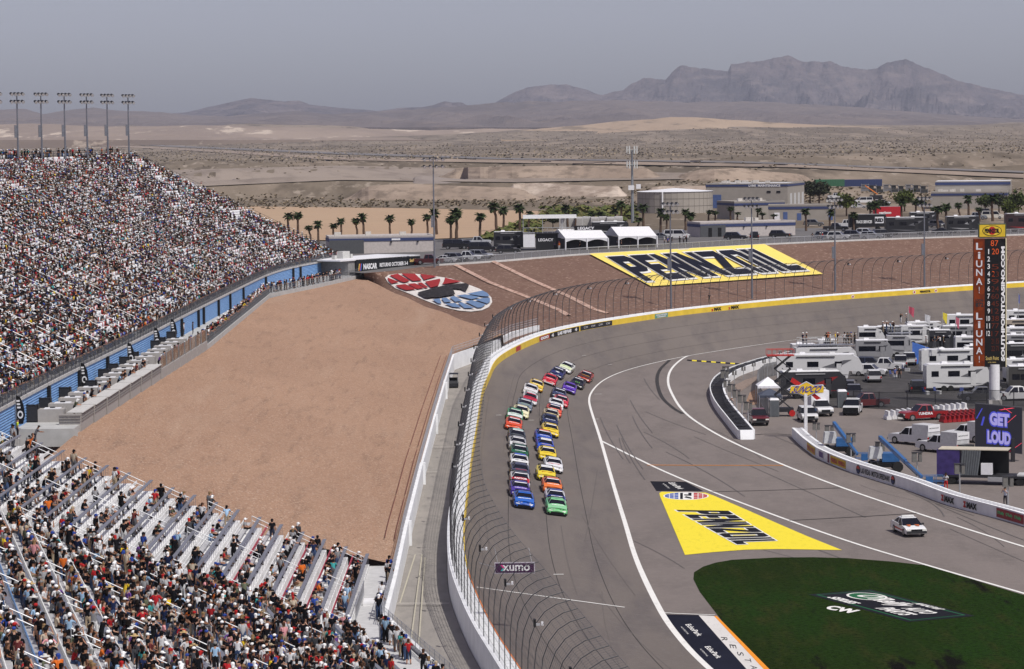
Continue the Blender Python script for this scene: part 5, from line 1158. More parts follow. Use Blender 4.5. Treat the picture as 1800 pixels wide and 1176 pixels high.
for k, L in byrow.items():
    L.sort(key=lambda c: c[7])
    for n_, c in enumerate(L):
        sh = pick(SHIRTS, rp); tr = pick(TROU, rp); q = rp.random(); hat = None; hk = 'cap'; hw = 'bareheaded'
        if q < .56: h = pick(HATS, rp); hat = h[0]; hw = h[2] + ' cap'
        elif q < .61: h = rp.choice([((0.62, 0.62, 0.6), 'white'), ((0.5, 0.36, 0.18), 'straw')]); hat = h[0]; hk = 'hat'; hw = h[1] + ' sun hat'
        elif q < .78: h = pick(HAIRS, rp); hat = h[0]; hk = 'hair'; hw = 'long ' + h[2] + ' hair'
        m_ = len(L); ordw = ORD[n_] if n_ < 20 and n_ <= m_ // 2 + 2 else (ORD[min(19, m_ - 1 - n_)].replace('leftmost', 'rightmost').replace('from left', 'from right') if m_ - 1 - n_ < 20 else 'centre')
        lab = '%s, %s shirt, %s, %s in the %s row' % (POSEW[c[2]].replace('seated, leaning forward', 'seated hunched'), sh[2], hw, ordw, ROWW[k + 1]); lab = lab.replace('the lowest walkway row', 'the front walkway')
        v = rp.uniform(.85, 1.15); person(c[2], c[0], c[1], [x * v for x in sh[0]], tr[0], hat, shorts=rp.random() < .4, scale=rp.uniform(.94, 1.05), hatkind=hk, label=lab, group=SPEC_G, r=rp)
byp = {}
for c in far_: byp.setdefault(c[2], []).append(c)
objs = []
for p_, L in byp.items():
    cols = np.zeros((len(L), 6, 3)); cols[:, :4] = rnd_cols(len(L), rp)
    for i in range(len(L)): cols[i, 4] = pick(HAIRS, rp)[0]; cols[i, 5] = cols[i, 1] if rp.random() < .4 else cols[i, 3]
    objs.append(scatter('cr', LOW[p_], [(c[0], c[1], rp.uniform(.93, 1.05)) for c in L], cols, CROWDM))
join_attr(objs, 'crowd', 'remaining crowd of spectators spread over the near bleachers')
# people on the platform
its = []; 
for y in np.arange(368, 478, .75):
    if rp.random() < .85: its.append((edge_at(y) + Vector((-.45 - rp.random() * .5, 0, .02)), y))
for y in np.arange(478, 532, .75):
    if rp.random() < .8: its.append((edge_at(y) + Vector((-.5 - rp.random() * .9, 0, .02)), y))
for y in np.arange(272, 322, 1.5): 
    if rp.random() < .6: its.append((edge_at(y) + Vector((-1.5, rp.uniform(-.4, .4), .15)), y))
for y in np.arange(326, 366, 1.6): 
    if rp.random() < .5: its.append((edge_at(y) + Vector((-1.0, rp.uniform(-.4, .4), .02)), y))
cols = np.zeros((len(its), 6, 3)); cols[:, :4] = rnd_cols(len(its), rp)
for i in range(len(its)): cols[i, 4] = pick(HAIRS, rp)[0]; cols[i, 5] = cols[i, 1] if rp.random() < .4 else cols[i, 3]
a_ = [i for i in range(len(its)) if i % 3 == 0]; b_ = [i for i in range(len(its)) if i % 3]
join_attr([scatter('cr', LOW['stand'], [(its[i][0], -1.2 + rp.gauss(0, .4), 1.0) for i in b_], cols[b_], CROWDM), scatter('cr', LOW['lean'], [(its[i][0], -1.4 + rp.gauss(0, .3), 1.0) for i in a_], cols[a_], CROWDM)], 'crowd', 'line of spectators leaning on the railing of the viewing platform')
HIVIS = (0.50, 0.62, 0.03)
for x, y, lab, sh in ((31, 772, 'steward in a yellow high visibility vest by the platform stairs', HIVIS), (4, 800, 'steward in a yellow high visibility vest at the left photo edge', HIVIS), (62, 783, 'man in a grey plaid shirt leaning on the platform stair rail', (0.12, 0.12, 0.13))):
    person('stand' if sh == HIVIS else 'lean', P(x, y, 10.2 if x < 50 else 9.9), -1.2, sh, (0.03, 0.03, 0.04), (0.6, 0.6, 0.6) if x < 10 else (.03, .03, .03), label=lab, r=rp)
for x, y, lab, sh in ((316, 592, 'person in a dark uniform standing by the blue wall mid platform', (0.02, 0.02, 0.03)), (323, 590, 'person in a white shirt standing by the blue wall mid platform', (0.6, 0.6, 0.6)), (349, 573, 'tall person in black beside a dark column of the blue wall', (0.015, 0.015, 0.015)), (339, 589, 'person in a black and white top at the end of the counters', (0.05, 0.05, 0.05))):
    person('stand', P(x, y, 9.62), -1.5, sh, (0.02, 0.02, 0.03), (.03, .03, .03), label=lab, r=rp)
# ---------------------------------------------------------------- floodlight masts
def flood(name, lab, loc, H, group, big=True, rz=0, arms=2, wid=2.6):
    t = thing(name, lab, 'light pole', loc, rz, group); mb = MB(); mb.cyl((0, 0, -.3), (0, 0, H), .2 if big else .16, .1, n=8); mb.build('pole', POLE, t)
    for a in range(arms):
        z = H - .25 - a * 1.35; mb = MB(); mb.box((0, 0, z), (wid, .12, .12)); mb.build('crossarm', POLE, t)
        mb = MB()
        for q in range(4): x = -wid / 2 + wid * (q + .5) / 4; mb.cyl((x, -.25, z + .12), (x + .05, -.75, z - .12), .2, .3, n=8, mi=0); mb.cyl((x + .05, -.76, z - .125), (x + .05, -.79, z - .14), .27, n=8, mi=1); mb.cyl((x, .2, z + .15), (x, .55, z + .1), .2, .26, n=8)
        mb.build('lamp_heads', [DARK, LAMPW], t)
    mb = MB(); mb.box((-.35, 0, H * .42), (.4, .45, 2.2)); mb.build('ballast_box', POLE, t); return t
for k, x in enumerate((-8, 32, 74, 115, 154, 190, 227)):
    p = PD(x, 274, 500 + 13 * k); p.z = Z1
    flood('floodlight_mast', 'tall floodlight mast at the top of the far grandstand, ' + nth(7, k, 'leftmost', 'rightmost'), p, (270 - (155 + 2 * k)) / sc(p.y) + (274 - 270) / sc(p.y), 'floodlight masts on the far grandstand', rz=.3)
for k, (x, yb, yt) in enumerate(((764, 470, 278), (1179.5, 542, 356), (1322, 525, 347), (1468, 513, 348), (1625, 505, 346))):
    p = hit(x, yb, [berm, plateau]); flood('floodlight_mast', 'tall floodlight mast standing on the gravel berm, ' + nth(5, k, 'leftmost', 'rightmost'), p, (yb - yt) / sc(p.y), 'floodlight masts on the berm', wid=4.6 if k == 0 else 3.0, rz=.1)
# ================================================================ VEHICLES
PS = bpy.data.materials.new('body_paint')     # placeholder for per-object paint slots
PS2 = bpy.data.materials.new('second_paint')
GLOSS = {}
def gp_(c, m_=0.0): return M(tuple(c), .28, m_, var=.03, scale=2, spec=.6)
LIGHT = M((0.75, 0.75, 0.70), .2, var=0); TAIL = M((0.35, 0.01, 0.01), .3, var=0); RIM = M((0.35, 0.35, 0.36), .3, .7, var=0); DTRIM = M((0.03, 0.03, 0.032), .6, var=.05)
def wheel_mesh(r, w_):
    mb = MB(); mb.cyl((-w_ / 2, 0, 0), (w_ / 2, 0, 0), r, n=14); return mb.mesh('wheel', TYRE)
def rim_mesh(r, w_):
    mb = MB(); mb.cyl((-w_ / 2 - .01, 0, 0), (w_ / 2 + .01, 0, 0), r, n=10); return mb.mesh('rim', RIM)
PROTO = {}
def proto_add(kind, name, mb, mats, smooth=False, loc=(0, 0, 0), child=None):
    me = mb if isinstance(mb, bpy.types.Mesh) else mb.mesh(name, mats)
    if smooth: me.polygons.foreach_set('use_smooth', [True] * len(me.polygons))
    if not isinstance(mb, bpy.types.Mesh):
        bm = bmesh.new(); bm.from_mesh(me); bmesh.ops.recalc_face_normals(bm, faces=bm.faces); bm.to_mesh(me); bm.free()
    PROTO.setdefault(kind, []).append((name, me, loc, child))
def inst(kind, root, paint, paint2=None, skip=()):
    made = {}
    for name, me, loc, child in PROTO[kind]:
        if name in skip: continue
        o = link(name, me, root); o.location = loc
        for i, s in enumerate(o.material_slots):
            if s.material in (PS, PS2): mt = (paint if s.material is PS else (paint2 or paint)); s.link = 'OBJECT'; s.material = mt
        if child: cm_ = link(child[0], child[1], o)
    return root
def wheels(kind, r, w_, xs, ys_):
    wm, rm = wheel_mesh(r, w_), rim_mesh(r * .6, w_)
    for y in ys_:
        for x in (-xs, xs): proto_add(kind, 'wheel', wm, None, loc=(x, y, r), child=('rim', rm))
# ---- stock car
def stock():
    K = 'stock'; secs = [(2.46, .74, .18, .42), (2.36, .88, .12, .52), (2.0, .975, .10, .64), (1.35, 1.0, .12, .76), (.85, .985, .12, .86), (0, .975, .12, .90), (-1.0, .985, .12, .93), (-1.6, 1.0, .12, .97), (-2.1, .99, .14, 1.0), (-2.42, .94, .2, .99)]
    def prof(w_, zb, zt): 
        h = zt - zb; return [(-w_ * .96, zb), (-w_, zb + h * .35), (-w_ * .985, zb + h * .68), (-w_ * .90, zt - .05), (-w_ * .62, zt), (0, zt + .03), (w_ * .62, zt), (w_ * .90, zt - .05), (w_ * .985, zb + h * .68), (w_, zb + h * .35), (w_ * .96, zb)]
    rows = [[(x, y, z) for x, z in prof(w_, a, b)] for y, w_, a, b in secs]
    mb = MB(); mb.loft(rows); mb.poly(rows[0]); mb.poly(rows[-1][::-1]); mb.poly([(-.9, 2.3, .12), (.9, 2.3, .12), (.9, -2.3, .14), (-.9, -2.3, .14)]); proto_add(K, 'body', mb, PS, smooth=False)
    mb = MB(); q = [(2.12, .86, .625), (1.7, .88, .70), (1.3, .88, .775), (.92, .86, .865)]
    mb.loft([[(-w_, y, z - .012), (-w_ * .62, y, z + .045), (0, y, z + .075), (w_ * .62, y, z + .045), (w_, y, z - .012)] for y, w_, z in q]); proto_add(K, 'hood', mb, PS2)
    F_ = [(-.80, 1.0, .875), (.80, 1.0, .875)]; R1 = [(-.56, .12, 1.24), (.56, .12, 1.24)]; R2 = [(-.56, -.80, 1.27), (.56, -.80, 1.27)]; E = [(-.68, -1.78, 1.0), (.68, -1.78, 1.0)]
    mb = MB(); mb.poly([F_[0], F_[1], R1[1], R1[0]]); proto_add(K, 'windshield', mb, GLASS)
    mb = MB(); mb.poly([R2[0], R2[1], E[1], E[0]]); proto_add(K, 'rear_window', mb, GLASS)
    mb = MB(); mb.loft([[(-.58, .14, 1.225), (-.5, .13, 1.26), (0, .13, 1.275), (.5, .13, 1.26), (.58, .14, 1.225)], [(-.58, -.35, 1.25), (-.5, -.35, 1.285), (0, -.35, 1.30), (.5, -.35, 1.285), (.58, -.35, 1.25)], [(-.58, -.82, 1.25), (-.5, -.82, 1.28), (0, -.82, 1.29), (.5, -.82, 1.28), (.58, -.82, 1.25)]]); proto_add(K, 'roof', mb, PS)
    for s in (-1, 1):
        mb = MB(); mb.poly([(s * .80, .70, .89), (s * .585, .10, 1.22), (s * .585, -.78, 1.24), (s * .78, -.95, .93)]); proto_add(K, 'side_window', mb, DARK)
        mb = MB(); mb.poly([(s * .84, 1.03, .865), (s * .76, .96, .885), (s * .55, .10, 1.255), (s * .60, .02, 1.22), (s * .80, .66, .90)]); proto_add(K, 'front_pillar', mb, PS); mb = MB(); mb.poly([(s * .80, -.93, .93), (s * .585, -.76, 1.255), (s * .55, -.84, 1.28), (s * .68, -1.80, 1.0), (s * .84, -1.85, .98)]); proto_add(K, 'rear_pillar', mb, PS)
        mb = MB(); mb.poly([(s * .42, 2.47, .44), (s * .78, 2.385, .44), (s * .80, 2.36, .53), (s * .5, 2.43, .51)]); proto_add(K, 'headlight', mb, LIGHT)
        mb = MB(); mb.poly([(s * 1.005, .55, .3), (s * 1.005, -.75, .3), (s * .99, -.75, .75), (s * .99, .55, .73)]); proto_add(K, 'door_number_panel', mb, PS2)
    mb = MB(); mb.poly([(-.66, 2.48, .16), (.66, 2.48, .16), (.56, 2.48, .37), (-.56, 2.48, .37)]); mb.poly([(-.9, 2.385, .14), (-.7, 2.475, .14), (-.7, 2.475, .30), (-.9, 2.39, .28)]); mb.poly([(.9, 2.385, .14), (.7, 2.475, .14), (.7, 2.475, .30), (.9, 2.39, .28)]); mb.box((0, 2.42, .13), (1.7, .25, .05)); mb.box((0, 2.44, .42), (.5, .05, .03)); proto_add(K, 'grille', mb, BLACK)
    mb = MB(); mb.box((0, -2.42, 1.06), (1.55, .04, .17)); proto_add(K, 'spoiler', mb, DARK)
    mb = MB(); mb.poly([(-.72, .82, .915), (.72, .82, .915), (.68, .68, .98), (-.68, .68, .98)]); mb.v = [(x, y + .55 - .0, z + .275) for x, y, z in mb.v]; mb.v = [(-.60, .22, 1.20), (.60, .22, 1.20), (.565, .11, 1.252), (-.565, .11, 1.252)]; proto_add(K, 'windshield_banner', mb, PS2)
    wheels(K, .345, .28, .86, (1.45, -1.32))
stock()
# ---- road vehicles
def road(K, L, W, prof, cab, cabw, glassz, wr, wy, bed=None, roofh=.06):
    """prof: lower body side profile [(y,z)], cab: [(y0,z0) base front, (y1,z1) roof front, (y2,z1) roof rear, (y3,z0) base rear]"""
    mb = MB(); mb.prism(prof, -W / 2, W / 2, axis='x'); proto_add(K, 'body', mb, PS)
    (a, z0), (b, z1), (c, _), (d, _2) = cab; h0, h1 = W / 2 * .96, W / 2 * cabw
    mb = MB(); mb.poly([(-h0, a, z0), (h0, a, z0), (h1, b, z1), (-h1, b, z1)]); proto_add(K, 'windshield', mb, GLASS)
    mb = MB(); mb.poly([(-h0, d, z0), (h0, d, z0), (h1, c, z1), (-h1, c, z1)]); proto_add(K, 'rear_window', mb, GLASS)
    for s in (-1, 1):
        mb = MB(); mb.poly([(s * h0, a, z0), (s * h1, b, z1), (s * h1, c, z1), (s * h0, d, z0)]); proto_add(K, 'side_window', mb, GLASS)
        mb = MB()
        for t in ((a + b) / 2 - .35 if False else (b + c) / 2,):
            mb.faces([(s * (h0 + .012), t + .06, z0), (s * (h1 + .012), t + .05, z1), (s * (h1 + .012), t - .05, z1), (s * (h0 + .012), t - .06, z0)], [(0, 1, 2, 3)])
        proto_add(K, 'door_pillar', mb, PS); mb = MB(); mb.faces([(s * (h0 + .012), a, z0), (s * (h1 + .012), b, z1), (s * (h1 + .012), b - .12, z1), (s * (h0 + .012), a - .14, z0)], [(0, 1, 2, 3)]); proto_add(K, 'front_pillar', mb, PS); mb = MB(); mb.faces([(s * (h0 + .012), d, z0), (s * (h1 + .012), c, z1), (s * (h1 + .012), c + .14, z1), (s * (h0 + .012), d + .16, z0)], [(0, 1, 2, 3)])
        proto_add(K, 'rear_pillar', mb, PS)
        mb = MB(); mb.box((s * (W / 2 + .1), a - .3, z0 + .08), (.2, .12, .16)); proto_add(K, 'mirror', mb, DTRIM)
        mb = MB(); mb.box((s * W * .38, L / 2 - .02, z0 * .72), (W * .2, .08, .16)); proto_add(K, 'headlight', mb, LIGHT)
        mb = MB(); mb.box((s * W * .45, -L / 2 + .01, z0 * .78), (W * .09, .06, .28)); proto_add(K, 'tail_light', mb, TAIL)
    mb = MB(); mb.box((0, (b + c) / 2, z1 + roofh / 2 - .01), (h1 * 2, b - c, roofh), top=(.94, .97)); proto_add(K, 'roof', mb, PS)
    mb = MB(); mb.box((0, L / 2 + .0, z0 * .66), (W * .54, .06, z0 * .24)); proto_add(K, 'grille', mb, BLACK)
    for s, nm in ((1, 'front_bumper'), (-1, 'rear_bumper')):
        mb = MB(); mb.box((0, s * (L / 2), wr * 1.25), (W * .98, .14, .2)); proto_add(K, nm, mb, DTRIM)
    if bed:
        mb = MB(); mb.poly([(-W / 2 * .88, bed[0], z0 + .006), (W / 2 * .88, bed[0], z0 + .006), (W / 2 * .88, bed[1], z0 + .006), (-W / 2 * .88, bed[1], z0 + .006)]); proto_add(K, 'bed', mb, DTRIM)
    wheels(K, wr, .26, W / 2 - .12, wy)
road('pickup', 5.8, 2.0, [(-2.85, .5), (-2.88, 1.12), (1.1, 1.15), (2.6, 1.10), (2.86, .95), (2.88, .45), (2.3, .32), (-2.2, .36)], [(1.25, 1.13), (.55, 1.85), (-.85, 1.87), (-1.1, 1.13)], .82, .7, .42, (1.85, -1.75), (-1.3, -2.75))
road('suv', 4.95, 1.98, [(-2.42, .5), (-2.45, 1.05), (1.0, 1.08), (2.2, 1.02), (2.44, .85), (2.46, .4), (-2.3, .38)], [(1.15, 1.06), (.45, 1.72), (-2.0, 1.74), (-2.38, 1.06)], .80, .7, .38, (1.55, -1.45))
road('sedan', 4.85, 1.86, [(-2.36, .45), (-2.40, .92), (-2.0, 1.0), (-1.5, 1.0), (.9, .93), (1.7, .84), (2.15, .74), (2.36, .60), (2.42, .42), (2.38, .28), (-2.3, .3)], [(1.2, .90), (.2, 1.42), (-.85, 1.43), (-2.0, .98)], .74, .6, .34, (1.45, -1.35))
road('van', 5.7, 2.05, [(-2.8, .5), (-2.84, 1.25), (1.6, 1.25), (2.55, 1.12), (2.82, .9), (2.84, .4), (-2.7, .4)], [(1.9, 1.22), (1.25, 2.05), (-2.65, 2.07), (-2.82, 1.22)], .88, .9, .38, (1.8, -1.7))
def rz_of(d): return math.atan2(-d.x, d.y)
def vehicle(kind, name, px, py, deg, col, label, group=None, on=None, cat=None, z=None, scale=None, paint2=None, skip=()):
    """deg: 0 faces the camera, 90 faces right, 180 faces away, -90 faces left"""
    p = hit(px, py, on) if z is None else P(px, py, z); t = thing(name, label, cat or {'pickup': 'pickup truck', 'suv': 'suv', 'sedan': 'car', 'van': 'van'}.get(kind, kind), p, math.pi + math.radians(deg), group)
    inst(kind, t, gp_(col), paint2, skip)
    if scale: t.scale = (scale,) * 3
    return t
# ---- race field: (front x, front y, body, hood, label, hood word)
def C_(h): return tuple(((int(h[i:i + 2], 16) / 255) ** 2.2) for i in (0, 2, 4))
FIELD_ = [
 (921, 895, '1f57b5', '2768c8', 'bright blue stock car leading the left line', None, 'ffffff'),
 (914, 876, '43308c', '4a3596', 'purple stock car with Xfinity on the hood, second in the left line', 'xfinity', 'd8c8ff'),
 (914, 859, 'd8d8da', 'c2202a', 'white stock car with red hood reading RAPTOR, third in the left line', 'RAPTOR', 'ffffff'),
 (914, 843, '43465a', '4a4d62', 'slate grey stock car, fourth in the left line', None, 'c03020'),
 (912.5, 826, 'e8e8ea', 'f0f0f0', 'white stock car with blue roof, fifth in the left line', None, '222222'),
 (912.5, 809, '14532f', '17603a', 'dark green stock car, sixth in the left line', None, 'ffffff'),
 (909, 794, 'b8b8ba', 'e2e2e2', 'white and grey stock car, seventh in the left line', None, '555555'),
 (908, 780, '3d4448', '3a4044', 'charcoal stock car with pale teal roof, eighth in the left line', None, '777777'),
 (901, 758, 'e2501f', 'e2501f', 'orange red stock car running alone on the outside', None, 'ffffff'),
 (903, 742, '1f9355', 'dfe8e2', 'green stock car with white hood behind the orange red car', None, '1f9355'),
 (914, 736, 'efe9b4', 'f3eec2', 'pale yellow stock car beside the green and white car', None, 'ffffff'),
 (920, 724, '6b7884', '76838f', 'steel grey stock car behind the pale yellow car', None, '99bb88'),
 (929, 712, 'e6e6e8', 'c02337', 'white stock car with crimson band behind the grey car', None, '222222'),
 (930, 696, 'e4e0de', 'e8e8e8', 'white stock car with dark red nose below the yellow one', None, '883322'),
 (940, 688, 'e8c028', 'f0cb30', 'golden yellow stock car with red skirt, upper left line', None, 'ffffff'),
 (963, 677, 'cf2430', 'd32a35', 'red stock car with white sides, third from the back of the left line', None, 'ffffff'),
 (975, 665, '242a5e', '262c62', 'navy stock car with a white number nine on the hood', '9', 'ffffff'),
 (990, 655, 'e9ebe8', 'dfe8c2', 'white stock car with pale green hood, last in the left line', None, 'a8c860'),
 (979, 907, '6fbf7c', '8fd29a', 'light green stock car leading the right line', None, 'ffffff'),
 (977, 891, 'dfe0e6', '27357f', 'white stock car with blue hood right behind the green leader', None, 'ffffff'),
 (971, 869, 'e8742a', 'f07c2c', 'orange stock car, third in the right line', None, 'ffffff'),
 (960, 847, 'ecd22a', 'f0d830', 'yellow stock car with black nose, fourth in the right line', None, 'b04020'),
 (973, 832, 'e6e6e8', 'ececee', 'white and black stock car offset to the right beside two yellow cars', None, 'c03040'),
 (962, 812, 'efd02a', 'f3d52e', 'yellow stock car just behind the white and black car', None, 'b88a20'),
 (958, 797, '2a4fc0', '2c56c8', 'royal blue stock car with white nose corners in the right line', None, 'e8c040'),
 (955, 781, '2b4aa8', '2f55b8', 'blue stock car with orange roof in the right line', None, 'ffffff'),
 (967, 769, 'f0cc22', 'f3d12a', 'yellow stock car with lime edge in the middle of the right line', None, '222222'),
 (965, 752, '1f2a50', '232f58', 'dark navy stock car behind the mid line yellow car', None, 'ffffff'),
 (967, 742, 'cdb98a', 'd2c090', 'tan and black stock car behind the dark navy car', None, '444444'),
 (972, 733, 'e8502a', 'ec5a30', 'red orange stock car with dark blue roof in the right line', None, 'ffffff'),
 (975, 722, 'f0f0f2', 'f4f4f6', 'plain white stock car with blue roof edge in the right line', None, '888888'),
 (984, 716, 'd02434', 'd42838', 'red stock car right of the plain white car', None, 'eeeeee'),
 (980, 703, '27304f', '2b3558', 'dark blue grey stock car, fourth from the back of the right line', None, 'c8d4f0'),
 (998, 692, '5a2fa8', '5f33b0', 'vivid purple stock car, third from the back of the right line', None, 'ffffff'),
 (1011, 683, '16181c', '1a1c20', 'black stock car with three green claw stripes', 'claw', '7bd030'),
 (1024, 671, 'b03a22', '4a2a20', 'red stock car with dark flame hood, last in the right line', None, 'e0a030')]
ROOFS = {4: '2f55b8', 7: '9fc9bd', 24: 'e8e8e8', 25: 'd86a28', 29: '24305f', 21: 'e8e8e8', 2: '30343c', 19: '27357f'}
midl = [track_pt(i, .5) for i in range(len(B))]
def heading_at(p):
    i = min(range(2, len(B) - 2), key=lambda k: (midl[k] - p).length); d = (midl[i - 2] - midl[i + 2]); d.normalize(); return d, i
carBV = [track, infield]
for n_, (x, y, cb, ch, lab, word, wc) in enumerate(FIELD_):
    f = hit(x, y, carBV); d, i = heading_at(f)
    if y > 760: d = (d + Vector((.035, 0, 0))).normalized()
    a = f - d * .5; b = f - d * 4.2; za, zb_ = drop(a.x, a.y, carBV), drop(b.x, b.y, carBV); d = Vector((d.x, d.y, 0)).normalized(); c = f - d * 2.42; s = Vector((d.y, -d.x, 0)); zl, zr = drop(*(c - s * .8).xy, carBV), drop(*(c + s * .8).xy, carBV)
    X = Vector((s.x * 1.6, s.y * 1.6, zr - zl)).normalized(); Y = Vector((d.x * 3.7, d.y * 3.7, za - zb_)).normalized(); Z = X.cross(Y).normalized(); Y = Z.cross(X)
    t = thing('race_car', lab, 'race car', (0, 0, 0), 0, 'stock cars running two abreast'); mt = Matrix((X, Y, Z)).transposed().to_4x4(); mt.translation = Vector((c.x, c.y, (zl + zr) / 2 + .01)); t.matrix_world = mt
    inst('stock', t, gp_([v * .82 for v in C_(cb)]), gp_([v * .86 for v in C_(ch)]))
    for o in t.children:
        if o.name.startswith('roof') and n_ in ROOFS: o.material_slots[0].material = gp_(C_(ROOFS[n_]))
        if o.name.startswith('windshield_banner'): o.material_slots[0].material = gp_(C_('e8e8ec' if n_ % 3 else ROOFS.get(n_, ch)))
    mb = MB(); zz = lambda yy: .785 + (1.3 - yy) * .11 + .075
    if word == 'claw':
        for k in (-.25, 0, .25): mb.faces([(k - .05, 1.1, zz(1.1)), (k + .05, 1.1, zz(1.1)), (k + .02, 1.75, zz(1.75)), (k - .03, 1.75, zz(1.75))], [(0, 1, 2, 3)])
    elif word: W_ = .62 if len(word) > 1 else .3; text_on(mb, word, [(W_, 1.05 + .62, zz(1.67) + .02), (-W_, 1.67, zz(1.67) + .02), (-W_, 1.12, zz(1.12) + .02), (W_, 1.12, zz(1.12) + .02)], 0, .03)
    else:
        rq = random.Random(n_); xx = -.58
        while xx < .5:
            w_ = rq.uniform(.05, .12); hh = rq.uniform(.14, .24); mb.faces([(xx, 1.15, zz(1.15)), (xx + w_, 1.15, zz(1.15)), (xx + w_, 1.15 + hh, zz(1.15 + hh)), (xx, 1.15 + hh, zz(1.15 + hh))], [(0, 1, 2, 3)]); xx += w_ + .025
    o = mb.build('hood_lettering', M(C_(wc), .4, var=0), t)
    rq = random.Random(n_ * 3 + 1); mb = MB()   # small sponsor patches on fenders, nose and flanks
    for s_ in (-1, 1):
        for q in range(5): y0 = 1.75 - q * .19; z0 = .60 + (2.1 - y0) * .13; mb.faces([(s_ * .90, y0, z0 + .04), (s_ * .93, y0, z0 - .01), (s_ * .935, y0 - .13, z0), (s_ * .905, y0 - .13, z0 + .055)], [(0, 1, 2, 3)], rq.choice((0, 1, 2)))
        for q in range(6): y0 = 1.0 - q * .42; mb.faces([(s_ * 1.012, y0, .28), (s_ * 1.012, y0 - .3, .28), (s_ * 1.006, y0 - .3, .44), (s_ * 1.006, y0, .44)], [(0, 1, 2, 3)], rq.choice((0, 1, 2, 3)))
        for q in range(2): x0 = s_ * (.2 + q * .25); mb.faces([(x0, 2.30, .575), (x0 + s_ * .16, 2.30, .57), (x0 + s_ * .16, 2.22, .60), (x0, 2.22, .605)], [(0, 1, 2, 3)], rq.choice((0, 1)))
    mb.build('sponsor_patches', [M((0.55, 0.55, 0.55), .4, var=0), BLACK, RED, YELLOW], t)
    if n_ in (9, 2, 15, 14, 11, 21, 24):   # contrasting lower front
        mb = MB(); mb.loft([[(-.9, 2.37, .15), (-.92, 2.37, .34)], [(-.6, 2.475, .15), (-.6, 2.485, .40)], [(.6, 2.475, .15), (.6, 2.485, .40)], [(.9, 2.37, .15), (.92, 2.37, .34)]]); mb.build('front_skirt', gp_(C_({9: 'f0f0f0', 2: 'e8e8e8', 15: 'f0f0f0', 14: 'c03020', 11: '222222', 21: '101010', 24: 'f0f0f0'}[n_])), t)
# pace car
t = vehicle('sedan', 'pace_car', 1600, 941, 14, (0.72, 0.72, 0.73), 'white pace car with a roof light bar and orange hood stripes, alone', cat='pace car', z=0.0)
t.rotation_euler = (0, 0, rz_of((P(1650, 950) - P(1600, 928)))) ; t.location = P(1597, 938)
mb = MB(); mb.box((0, -.3, 1.56), (1.1, .28, .12)); mb.build('light_bar', LAMPW, t); mb = MB()
for s in (-1, 1): mb.faces([(s * .2, 1.1, .955), (s * .75, 1.15, .945), (s * .6, 1.7, .88), (s * .35, 1.6, .895)], [(0, 1, 2, 3)])
mb.v = [(x * .8, y, z + .02) for x, y, z in mb.v]; mb.build('hood_stripe', M((0.5, 0.12, 0.03), .5), t)
for s in (-1, 1):
    mb = MB(); mb.poly([(s * .935, -1.6, .45), (s * .935, 1.2, .45), (s * .935, 1.3, .55), (s * .935, -1.6, .62)]); mb.build('side_stripe', RED, t)
# ---- infield trucks
IN_G = 'support trucks in the infield'; ON = [infield]
t = vehicle('pickup', 'pickup_truck', 1332, 745, 3, (0.10, 0.012, 0.018), 'maroon pickup facing the camera beside the short pit wall', IN_G, ON)
t = vehicle('suv', 'support_suv', 1419, 740, 3, (0.62, 0.62, 0.63), 'white support vehicle partly behind the Sunoco sign pole', IN_G, ON)
t = vehicle('pickup', 'ambulance', 1442, 729, 8, (0.66, 0.66, 0.68), 'white box ambulance with a blue stripe parked right of the Sunoco pole', IN_G, ON, cat='ambulance', skip=('bed',)); mb = MB(); mb.box((0, -1.7, 1.95), (2.3, 3.4, 2.2)); mb.build('box_body', WHITE, t); mb = MB(); mb.box((1.01, 1.2, .8), (.03, 1.8, .3)); mb.build('stripe', M((0.1, 0.3, 0.6), .4), t)
t = vehicle('pickup', 'pickup_truck', 1499, 727, -12, (0.66, 0.66, 0.67), 'white pickup with black bull bar and roof lights facing the camera', IN_G, ON); mb = MB(); mb.box((0, 3.0, .7), (1.9, .2, .7)); mb.build('bull_bar', BLACK, t); mb = MB(); mb.box((0, .3, 1.98), (1.4, .3, .1)); mb.build('roof_lights', LAMPW, t)
t = vehicle('pickup', 'pickup_truck', 1522, 716, -80, (0.09, 0.014, 0.016), 'dark red pickup parked side-on behind the white bull bar pickup', IN_G, ON)
t = vehicle('pickup', 'pickup_truck', 1622, 738, -72, (0.24, 0.010, 0.013), 'bright red pickup with TUNDRA lettered on the door in front of white barriers', IN_G, ON, scale=1.0)
for s in (-1, 1):
    mb = MB(); text_on(mb, 'TUNDRA', [(-1.02, 1.1, .72), (-1.02, -.9, .72), (-1.02, -.9, 1.05), (-1.02, 1.1, 1.05)] if s < 0 else [(1.02, -.9, .72), (1.02, 1.1, .72), (1.02, 1.1, 1.05), (1.02, -.9, 1.05)], 0, .05); mb.build('door_lettering', WHITE, t)
